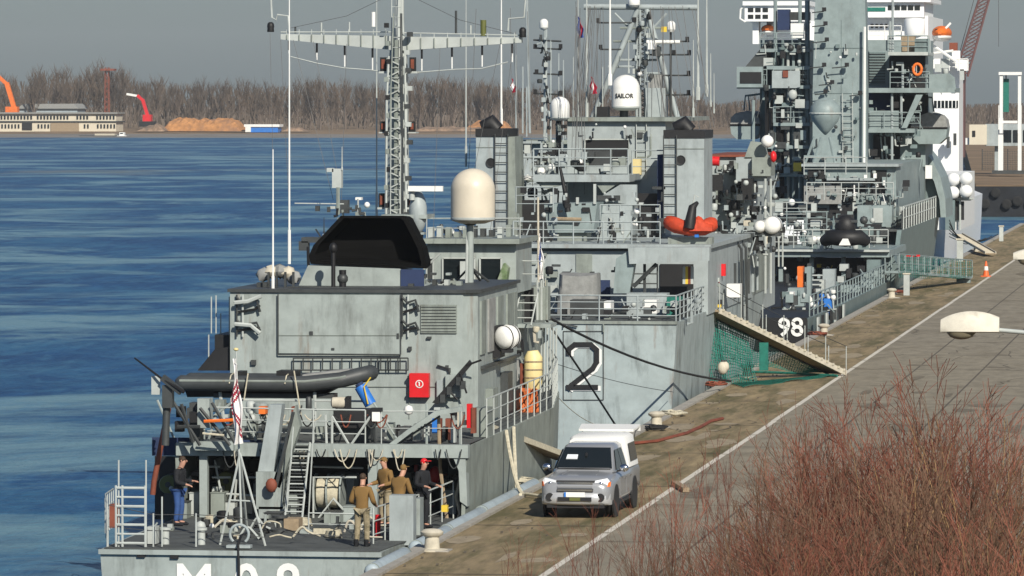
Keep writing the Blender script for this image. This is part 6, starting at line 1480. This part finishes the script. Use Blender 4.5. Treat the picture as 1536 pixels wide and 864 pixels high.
# main superstructure aft face with openings
Ys = 318.0
bx(s3, 'superstructure', 'grey3', 1206, 246, 1344, 378, Ys, 26)
bx(s3, 'deck_band', 'grey2', 1202, 246, 1348, 250, Ys-.5, 4)
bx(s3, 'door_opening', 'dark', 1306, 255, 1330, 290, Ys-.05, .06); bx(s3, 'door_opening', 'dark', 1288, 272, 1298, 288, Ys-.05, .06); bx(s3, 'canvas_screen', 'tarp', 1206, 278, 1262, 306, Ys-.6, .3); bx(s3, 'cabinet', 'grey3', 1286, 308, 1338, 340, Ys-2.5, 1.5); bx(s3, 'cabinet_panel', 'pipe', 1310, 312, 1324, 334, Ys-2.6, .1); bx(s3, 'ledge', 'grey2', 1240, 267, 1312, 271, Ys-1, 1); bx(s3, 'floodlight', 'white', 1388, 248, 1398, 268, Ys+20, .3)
def lifebuoy(px, py, Y, lab):
    c = at(px, py, Y); t = thing('lifebuoy', lab, 'lifebuoy', c, 'orange lifebuoys on the third ship')
    MB().path([c+Vector((.26*math.cos(a), 0, .34*math.sin(a))) for a in [2*math.pi*k/16 for k in range(17)]], .09, 8).build('ring', 'orange', t, smooth=True); MB().tube(c+Vector((-.05, .02, -.4)), c+Vector((-.05, .02, .4)), .015, n=5).build('bracket', 'white', t)
lifebuoy(1356, 276, 343.8, 'orange lifebuoy on the superstructure beside the curved bulwark')
dress(s3, 1206, 256, 1366, 330, Ys, 60, G3+['pipe', 'dark'], 83, .4, 4, 14)
for y_, xa, xb, Yk in ((262,1206,1300,316), (300,1210,1340,315), (345,1150,1240,301), (372,1134,1332,299.6), (330,1150,1210,310)):
    rail(s3, [at(xa,y_,Yk), at(xb,y_,Yk)], m='pipe' if y_ != 345 else 'grey3', h=1.0, bars=3, step=1.1, r=.032)
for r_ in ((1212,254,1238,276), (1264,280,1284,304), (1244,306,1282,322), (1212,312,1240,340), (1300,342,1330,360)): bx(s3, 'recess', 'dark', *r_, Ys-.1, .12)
dress(s3, 1206, 252, 1340, 376, Ys-.6, 80, G3+['pipe', 'dark', 'grey2', 'white'], 91, .4, 2.5, 8); dress(s3, 1140, 380, 1330, 460, 303, 50, G3+['pipe', 'yellow', 'white', 'grey2'], 92, .5, 3, 10)
# tower mast
Yt = 326.0
T = [(1219, 1299, 320), (1219, 1300, 140), (1221, 1299, 60), (1224, 1297, -30)]
rings = []
for x0, x1, y_ in T:
    a, b = at(x0, y_, Yt), at(x1, y_, Yt); rings.append([(a.x, Yt, a.z), (b.x, Yt, a.z), (b.x-.1, Yt+3, a.z), (a.x+.1, Yt+3, a.z)])
MB().loft(rings).build('tower_mast', 'grey3', s3, recalc=True)
pipe(s3, 'tower_seam', 'hull3', [(1220,72),(1299,72)], Yt-.02, .02, 4); pipe(s3, 'tower_seam', 'hull3', [(1220,140),(1299,140)], Yt-.02, .02, 4); pipe(s3, 'tower_seam', 'hull3', [(1262,30),(1262,140)], Yt-.02, .015, 4)
pipe(s3, 'tower_pole', 'white', [(1296,250),(1297,40)], Yt-.5, .08); ladder(s3, at(1272,255,Yt-.2), at(1271,140,Yt-.2), (.6,0,0), 'pipe', .4, .03)
bx(s3, 'tower_lamp', 'pipe', 1266, 74, 1272, 82, Yt-.3, .3); pipe(s3, 'tower_aerial', 'steel', [(1269,76),(1268,66)], Yt-.3, .03)
for y_, px, l in ((17,1236,-18), (38,1238,-20), (62,1240,-22), (100,1236,-22), (100,1270,-22), (126,1248,-20), (140,1238,-16), (142,1290,-16)):
    pipe(s3, 'sensor_arm', 'steel', [(px+l, y_+2), (px, y_)], Yt-.6, .035); bx(s3, 'sensor_head', 'dark', px-3, y_-6, px+3, y_, Yt-.7, .25)
dress(s3, 1222, 60, 1296, 250, Yt, 26, ['grey3', 'hull3', 'pipe', 'steel'], 84, .25, 3, 8)
# faceted sonar ball
c = at(1238, 170, 322); r = (at(1262, 170, 322).x-c.x)
MB().lathe(c, [(.05, -r*1.35), (r*.35, -r*1.05), (r*.8, -r*.5), (r*.98, 0), (r*.9, r*.45), (r*.6, r*.82), (.05, r)], 20).build('sonar_ball', 'grey3', s3, smooth=True)
MB().lathe(c, [(r*.99, -.05), (r*1.02, -.03), (r*1.02, .03), (r*.99, .05)], 20).build('ball_band', 'pipe', s3)
for a, b in (((1222,205),(1206,250)), ((1244,206),(1254,252)), ((1232,206),(1218,255)), ((1206,235),(1262,235))): pipe(s3, 'ball_strut', 'grey3', [a, b], 321.5, .08)
# left lattice side of the tower
Yl = 328.0
for px, y0, y1, r, m in ((1130,150,330,.10,'grey3'), (1163,0,330,.12,'grey3'), (1174,60,345,.09,'hull3'), (1182,70,340,.09,'pipe'), (1190,60,300,.09,'grey3'), (1200,0,320,.12,'grey3'), (1211,0,330,.16,'grey3'), (1150,130,250,.12,'dark'), (1156,150,330,.14,'dark'), (1170,140,320,.28,'dark'), (1145,60,150,.08,'grey3')): pipe(s3, 'tower_column', m, [(px, y1), (px, y0)], Yl, r)
for y_, x0, x1 in ((75,1140,1215), (101,1150,1215), (130,1105,1215), (186,1160,1215), (220,1150,1215), (262,1140,1215), (300,1150,1215)): bx(s3, 'tower_gallery', 'grey3', x0, y_-2, x1, y_+3, Yl-.6, 2)
for y_, x0, x1 in ((75,1140,1212), (130,1106,1150), (186,1160,1212), (130,1160,1212)): rail(s3, [at(x0,y_-2,Yl-.6), at(x1,y_-2,Yl-.6)], m='grey3', h=.95, bars=3, step=1.0, r=.03)
bx(s3, 'bridge_wing', 'grey3', 1105, 100, 1144, 131, Yl-1, 4); bx(s3, 'wing_opening', 'dark', 1110, 108, 1142, 125, Yl-1.05, .06); bx(s3, 'radar_cabinet', 'navy', 1166, 14, 1184, 45, Yl-.3, 1); bx(s3, 'radar_cabinet', 'steel', 1185, 18, 1214, 30, Yl, 1); bx(s3, 'gallery_screen', 'grey2', 1158, 106, 1200, 132, Yl-.9, .2)
poly(s3, 'wing_fairing', 'steel', [(1118,100),(1150,62),(1150,100)], Yl-.5, 3); bx(s3, 'port_house', 'hull3', 1140, 60, 1212, 330, Yl+2.6, 6)
bx(s3, 'white_screen', 'white', 1186, 35, 1206, 58, Yl-.4, .3); bx(s3, 'red_gear', 'rustred', 1174, 106, 1182, 116, Yl-1, .3); MB().sph(at(1189,142,Yl-1), .28, (1, .6, 1.1), 12).build('winch_drum', 'pipe', s3, smooth=True)
dress(s3, 1142, 60, 1214, 330, Yl-.4, 95, G3+['dark', 'steel', 'pipe'], 85, .6, 4, 15); dress(s3, 1140, 300, 1260, 378, 312, 46, G3+['dark', 'dark', 'steel'], 86, .8, 5, 16)
bx(s3, 'generator', 'yellow', 1190, 244, 1202, 257, Yl-1, .5)
# starboard galleries right of the tower
Yg = 340.0
bx(s3, 'upper_house', 'grey3', 1299, 60, 1388, 250, Yg+3, 8)
bx(s3, 'vent_louvre', 'hull3', 1301, 78, 1328, 126, Yg+2.9, .1)
for k in range(11): pipe(s3, 'louvre_slat', 'steel', [(1301,81+k*4.2),(1328,81+k*4.2)], Yg+2.85, .03, 4)
bx(s3, 'gallery_deck', 'grey3', 1299, 132, 1432, 139, Yg-1, 6); bx(s3, 'gallery_deck', 'pipe', 1332, 78, 1392, 83, Yg-1, 6); bx(s3, 'gallery_deck', 'grey3', 1299, 193, 1372, 199, Yg-1, 10)
for r_ in ((1334,84,1388,132), (1302,140,1340,192), (1310,202,1350,246), (1342,142,1392,192)): bx(s3, 'gallery_opening', 'dark' if r_[0] != 1302 else 'navy', *r_, Yg+2.85, .1)
poly(s3, 'bridge_wing', 'grey3', [(1390,112),(1424,110),(1432,116),(1434,134),(1428,139),(1390,139)], Yg-.8, .3); bx(s3, 'wing_console', 'dark', 1402, 112, 1424, 126, Yg+.5, .5)
for r_ in ((1332,1392,78), (1299,1380,193)): rail(s3, [at(r_[0],r_[2],Yg-.9), at(r_[1],r_[2],Yg-.9)], m='grey3', h=1.0, bars=3, step=1.2, r=.035)
rail(s3, [at(1335,132,Yg-.9), at(1394,132,Yg-.9)], m='grey3', h=1.0, bars=3, step=1.2, r=.035)
for px, y0, y1 in ((1338,140,250), (1354,96,132), (1339,0,78), (1335,32,78), (1352,140,192), (1394,60,80)): pipe(s3, 'gallery_post', 'grey2', [(px,y1),(px,y0)], Yg-.6, .08)
bx(s3, 'air_trunk', 'wood', 1352, 54, 1372, 78, Yg, 1.2); bx(s3, 'gallery_screen', 'grey3', 1300, 60, 1334, 76, Yg-.7, .1); bx(s3, 'gallery_screen', 'hull3', 1372, 58, 1394, 80, Yg-.8, .1); poly(s3, 'davit_brace', 'grey3', [(1352,192),(1374,142),(1384,142),(1360,192)], Yg-1.2, .5); bx(s3, 'gear_rack', 'grey3', 1304, 166, 1348, 194, Yg-.6, .8)
lifebuoy(1376, 104, Yg-1.4, 'orange lifebuoy on the upper gallery below the white deckhouse')
dress(s3, 1300, 142, 1395, 246, Yg, 54, G3+['dark', 'pipe'], 87, .5, 4, 12); dress(s3, 1332, 86, 1430, 132, Yg, 22, G3+['pipe', 'white'], 88, .4, 4, 11)
for px in (1325, 1331, 1306): pipe(s3, 'stowed_ladder', 'pipe', [(px,250),(px-4,205)], Yg+.5, .05)
# boats in davits
def shipboat(px0, px1, y0, y1, Y, lab):
    a, b = at(px0, y1, Y), at(px1, y0, Y); c = (a+b)/2; L = 6.5; hw = (b.x-a.x)/2; h = (b.z-a.z)
    t = thing('ship_boat', lab, 'ship boat', (c.x, Y, a.z), 'covered grey boats in davits')
    rings = []
    for k in range(9):
        u = k/8; wd = hw*(1-.5*max(0, (u-.4)/.6)**2); kz = a.z+h*.12*max(0, (u-.3))**2
        rings.append([(c.x-wd, Y+u*L, a.z+h*.52), (c.x-wd*.93, Y+u*L, kz+h*.2), (c.x-wd*.55, Y+u*L, kz), (c.x+wd*.55, Y+u*L, kz), (c.x+wd*.93, Y+u*L, kz+h*.2), (c.x+wd, Y+u*L, a.z+h*.52)])
    MB().loft(rings).build('hull', 'grey3', t, recalc=True)
    MB().path([(c.x-hw*1.02, Y-.02, a.z+h*.50), (c.x+hw*1.02, Y-.02, a.z+h*.50)], .06, 6).build('rubbing_strake', 'dark', t)
    rings = []
    rn = random.Random(int(px0))
    for k in range(9):
        u = k/8; wd = hw*(1-.5*max(0, (u-.4)/.6)**2)
        rings.append([(c.x+wd*math.cos(q)*1.0, Y+.05+u*(L-.1), a.z+h*.52+max(0, math.sin(q))**.6*h*.46*(1+rn.uniform(-.12, .06))) for q in [math.pi*j/8 for j in range(9)]])
    MB().loft(rings).build('canvas_cover', 'tarp', t, recalc=True)
    for s_ in (-1, 1): MB().path([(c.x+s_*hw*.2, Y+1.2, a.z+h), (c.x+s_*hw*.1-.0, Y+1.2, a.z+h+.9), (c.x+(-1 if px0 > 1300 else 1)*(hw+.6), Y+1.2, a.z+h+1.1)], .06, 6).build('davit_fall', 'grey3', t)
shipboat(1366, 1421, 168, 216, 342, 'grey canvas covered boat in the davit beside the white deckhouse'); shipboat(1095, 1140, 166, 209, 330, 'grey canvas covered boat in the davit left of the tower')
# curved bulwark down to the bow
cv = [(1345,203),(1362,203),(1380,218),(1398,240),(1411,266),(1418,298),(1419,326),(1411,326),(1409,300),(1401,272),(1388,250),(1370,232),(1345,222)]
poly(s3, 'curved_bulwark', 'grey3', cv, 346, 8)
cv2 = [(1366,232),(1388,252),(1400,273),(1408,300),(1410,326),(1366,326)]
poly(s3, 'bow_plating', 'hull3', cv2, 347, 10)
bx(s3, 'side_house', 'grey3', 1330, 250, 1384, 326, 344, 5); bx(s3, 'deck_opening', 'dark', 1374, 262, 1384, 300, 343.9, .06)
# hull side towards the bow, raised
rings = []
for Y, x in ((312, CXC+5.92), (330, CXC+5.95), (345, CXC+5.9), (356, CXC+5.5), (368, CXC+4.4)):
    zt_ = at(1400, 326, 345).z; rings.append([(x-.5, Y, -1.2), (x+.06, Y, zt_), (x-.2, Y, zt_), (x-.7, Y, -1.2)])
MB().loft(rings).build('side_plating', 'hull3', s3, recalc=True)
rail(s3, [(CXC+5.95, 314, zt_), (CXC+5.95, 345, zt_), (CXC+5.5, 356, zt_)], m='pipe', h=1.3, bars=2, step=2.4, r=.05)
MB().prism([(CXC+4, 313, zt_-.1), (CXC+5.9, 313, zt_-.1), (CXC+5.85, 345, zt_-.1), (CXC+5.4, 357, zt_-.1), (CXC+3, 357, zt_-.1)], (0, 0, .12)).build('side_deck', 'deck', s3)
MB().loft([[(CXC+5.93, 313, zt_+.1), (CXC+5.93, 313, zt_+1.1), (CXC+5.9, 313, zt_+1.1), (CXC+5.9, 313, zt_+.1)], [(CXC+5.93, 345, zt_+.1), (CXC+5.93, 345, zt_+1.1), (CXC+5.9, 345, zt_+1.1), (CXC+5.9, 345, zt_+.1)]]).build('rail_cloth', 'steel', s3)
bx(s3, 'mooring_opening', 'dark', 1296, 336, 1322, 356, 312, .3)
# gangway of the third ship
ga, ge = at(1338, 408, 300), gr(1448, 424); ge.z = .3
t = thing('ship_gangway', 'grey railed gangway lying from the third ship onto the quay', 'gangway', ge)
d = ge-ga; side = Vector((d.y, -d.x, 0)).normalized()*.4
MB().bar(ga, ge, .8, .14).build('walkway', 'grey3', t)
for s_ in (-1, 1): rail(t, [ga+side*s_, ga.lerp(ge, .5)+side*s_, ge+side*s_], m='grey3', h=1.0, bars=2, step=1.5, r=.035, name='hand_rail')
lattice(ga+side+Vector((0,0,1)), ge+side+Vector((0,0,1)), ga+side+Vector((0,0,-.3)), ge+side, 40, 8, .012, .1, 8).build('safety_net', 'net', t)
bx(t, 'name_board', 'red', 1358, 382, 1380, 385, 304, .05); MB().box((ge.x-.5, ge.y-.4, .004), (ge.x+.3, ge.y+.4, .24)).build('landing_step', 'grey3', t)
for px, py in ((1360, 441),):
    c = gr(px, py+2); t = thing('mooring_post', 'pale square post standing at the quay edge before the gangway', 'post', c); MB().box((c.x-.16, c.y-.16, 0), (c.x+.16, c.y+.16, 1.15)).build('post', 'pipe', t); MB().box((c.x-.2, c.y-.2, 1.15), (c.x+.2, c.y+.2, 1.22)).build('cap', 'canvas', t)
ga, ge = at(1436, 352, 392), gr(1486, 385); 
brow('narrow wooden gangway at the bow of the white ship', ga, Vector((ge.x, ge.y, .2)), .7, m='wood', edge='canvas')
c = gr(1440, 392); t = thing('mooring_post', 'pale post at the far quay edge beside the wooden gangway', 'post', c); MB().box((c.x-.2, c.y-.2, 0), (c.x+.2, c.y+.2, 1.4)).build('post', 'pipe', t); MB().box((c.x-.26, c.y-.26, 1.4), (c.x+.26, c.y+.26, 1.5)).build('cap', 'canvas', t)
c = gr(1502, 362); t = thing('mooring_post', 'thin pale post at the end of the quay', 'post', c); MB().box((c.x-.15, c.y-.15, 0), (c.x+.15, c.y+.15, 1.1)).build('post', 'pipe', t); MB().box((c.x-.2, c.y-.2, 1.1), (c.x+.2, c.y+.2, 1.18)).build('cap', 'canvas', t)
for k in range(6): rope('dark bow mooring line of the third ship, '+['first', 'second', 'third', 'fourth', 'fifth', 'sixth'][k]+' from the pale post', sag(at(1424, 330+k*5, 378), gr(1452+k*9, 372-k*3)+Vector((0, 0, .3)), .5), .03, 'blackrope')

# ================================================================== WHITE SHIP beyond
s4 = thing('white_ship', 'white ship with tall superstructure and orange lifeboats behind the third ship', 'ship', at(1380, 300, 420))
Yw = 425.0
MB().loft(hull_rings(-10.2, [(405, 6.5, 6.2, 2.2), (430, 7.4, 7.2, 2.4), (470, 7.4, 7.2, 2.4), (500, .5, .3, 4)])).build('hull', 'whiteship', s4, recalc=True)
bx(s4, 'superstructure', 'whiteship', 1300, 88, 1438, 290, Yw, 6); bx(s4, 'window_band', 'glass', 1390, 151, 1437, 162, Yw-.05, .06)
for k in range(8): bx(s4, 'window_post', 'whiteship', 1394+k*5.6, 151, 1395.2+k*5.6, 162, Yw-.08, .05)
bx(s4, 'upper_house', 'whiteship', 1296, 24, 1392, 90, Yw+1, 20); bx(s4, 'bridge', 'whiteship', 1302, 2, 1386, 26, Yw-.5, 12); bx(s4, 'bridge_roof', 'whiteship', 1296, -3, 1396, 3, Yw-1, 14); bx(s4, 'green_stripe', 'net', 1301, 11, 1328, 17, Yw-.56, .05)
for k in range(5): bx(s4, 'bridge_window', 'glass', 1332+k*10, 8, 1340+k*10, 15, Yw-.56, .05)
for k in range(4): bx(s4, 'side_window', 'glass', 1306+k*7, 36, 1310+k*7, 42, Yw+.94, .06)
bx(s4, 'bridge_wing', 'whiteship', 1117, 8, 1212, 32, Yw, 6); bx(s4, 'wing_roof', 'whiteship', 1114, 2, 1215, 8, Yw-.3, 7); 
for k in range(3): bx(s4, 'wing_window', 'glass', 1122+k*11, 12, 1130+k*11, 18, Yw-.05, .06); bx(s4, 'wing_window', 'glass', 1122+k*11, 22, 1130+k*11, 28, Yw-.05, .06)
bx(s4, 'wing_pillar', 'whiteship', 1129, 32, 1138, 66, Yw+1, 1.5); bx(s4, 'port_house', 'whiteship', 1150, 32, 1300, 200, Yw+3, 20); pipe(s4, 'wing_frame', 'white', [(1116,8),(1111,14),(1110,28),(1118,33)], Yw, .08)
c = at(1372, 54, Yw-3); MB().lathe(c, [(.72, 0), (.8, .1), (.8, 1.25), (.72, 1.35), (.1, 1.4)], 24).build('vent_drum', 'whiteship', s4, smooth=True); bx(s4, 'vent_plinth', 'whiteship', 1352, 54, 1392, 66, Yw-3.4, 2)
rail(s4, [at(1302,60,Yw-1), at(1352,60,Yw-1)], m='white', h=1.1, bars=3, step=1.5, r=.04); rail(s4, [at(1300,-3,Yw-.9), at(1392,-3,Yw-.9)], m='white', h=1.1, bars=3, step=1.5, r=.04)
def lifeboat(x0, x1, y0, y1, Y, lab):
    a, b = at(x0, y1, Y), at(x1, y0, Y); c = (a+b)/2; hw, hh = (b.x-a.x)/2, (b.z-a.z)/2
    t = thing('lifeboat', lab, 'lifeboat', (c.x, Y, a.z))
    MB().sph((c.x, Y+2.5, c.z+hh*.1), 1, (hw, 2.8, hh*.9), 18).build('canopy', 'orange', t, smooth=True); MB().sph((c.x, Y+2.5, c.z-hh*.45), 1, (hw*.97, 2.75, hh*.55), 18).build('hull', 'white', t, smooth=True); bx(t, 'hatch', 'dark', x0+8, y0+5, x0+13, y0+9, Y+.2, .3)
    MB().bar((c.x-hw*1.2, Y+1, a.z-.4), (c.x+hw, Y+1, b.z+.2), .14, .16).build('davit', 'white', t)
lifeboat(1395, 1425, 38, 62, Yw-3, 'orange lifeboat in white davits high on the white ship'); lifeboat(1138, 1163, 36, 52, Yw+1, 'smaller orange lifeboat under the bridge wing of the white ship')
for x0, y0, x1, y1, m in ((1428,76,1440,90,'whiteship'), (1436,90,1452,106,'whiteship'), (1412,88,1424,102,'pipe'), (1402,96,1412,108,'pipe'), (1424,64,1436,76,'rustred'), (1440,104,1446,120,'pipe'), (1420,205,1424,222,'steel'), (1430,200,1434,218,'steel')): bx(s4, 'deck_fitting', m, x0, y0, x1, y1, Yw-1.5, .6)
rail(s4, [at(1424,106,Yw-1.5), at(1452,106,Yw-1.5)], m='white', h=.9, bars=3, step=.8, r=.04); pipe(s4, 'deck_brace', 'white', [(1396,66),(1434,92)], Yw-2, .12); pipe(s4, 'deck_brace', 'white', [(1400,80),(1430,76)], Yw-2, .1)
bx(s4, 'bow_house', 'whiteship', 1386, 262, 1440, 345, Yw-28, 20); bx(s4, 'bow_panel', 'hull3', 1418, 300, 1432, 345, Yw-29, 1.0); bx(s4, 'bow_opening', 'dark', 1432, 302, 1446, 330, Yw-28.2, .2); bx(s4, 'bow_frame', 'pipe', 1430, 296, 1456, 301, Yw-28.4, 1)
for k, (px, py) in enumerate(((1430, 269), (1449, 268), (1429, 289), (1449, 287))):
    lab = ('upper inner', 'upper outer', 'lower inner', 'lower outer')[k]+' white round drum of the four at the bow of the white ship'
    c = at(px, py, 396); t = thing('liferaft_drum', lab, 'liferaft', c, 'white drums at the bow of the white ship'); MB().lathe(c, [(.12, -.42), (.36, -.34), (.47, -.12), (.48, .0), (.47, .12), (.36, .9), (.12, 1.0)], 18, 'y').build('drum_shell', 'whiteship', t, smooth=True); MB().lathe(c, [(.485, -.03), (.495, -.02), (.495, .02), (.485, .03)], 18, 'y').build('strap', 'pipe', t)
pipe(s4, 'drum_rack', 'pipe', [(1420,298),(1460,298)], 396.4, .06); pipe(s4, 'drum_rack', 'pipe', [(1440,345),(1440,262)], 396.6, .08)

# ------------------------------------------------------------------ winter haze over the river
hm = bpy.data.materials.new('haze_air'); hm.use_nodes = True; ht_ = hm.node_tree; ht_.nodes.remove(ht_.nodes['Principled BSDF'])
pv = ht_.nodes.new('ShaderNodeVolumePrincipled'); pv.inputs['Color'].default_value = (.80, .86, .92, 1); pv.inputs['Density'].default_value = .00008; pv.inputs['Anisotropy'].default_value = 0.0
ht_.links.new(pv.outputs[0], ht_.nodes['Material Output'].inputs['Volume'])
M['haze'] = hm
hz = MB().box((-2700, -120, -8), (1000, 4400, 60)).build('haze', 'haze'); tag(hz, 'thin pale haze over the river and the far bank', 'haze', kind='stuff')
scene.cycles.volume_bounces = 0
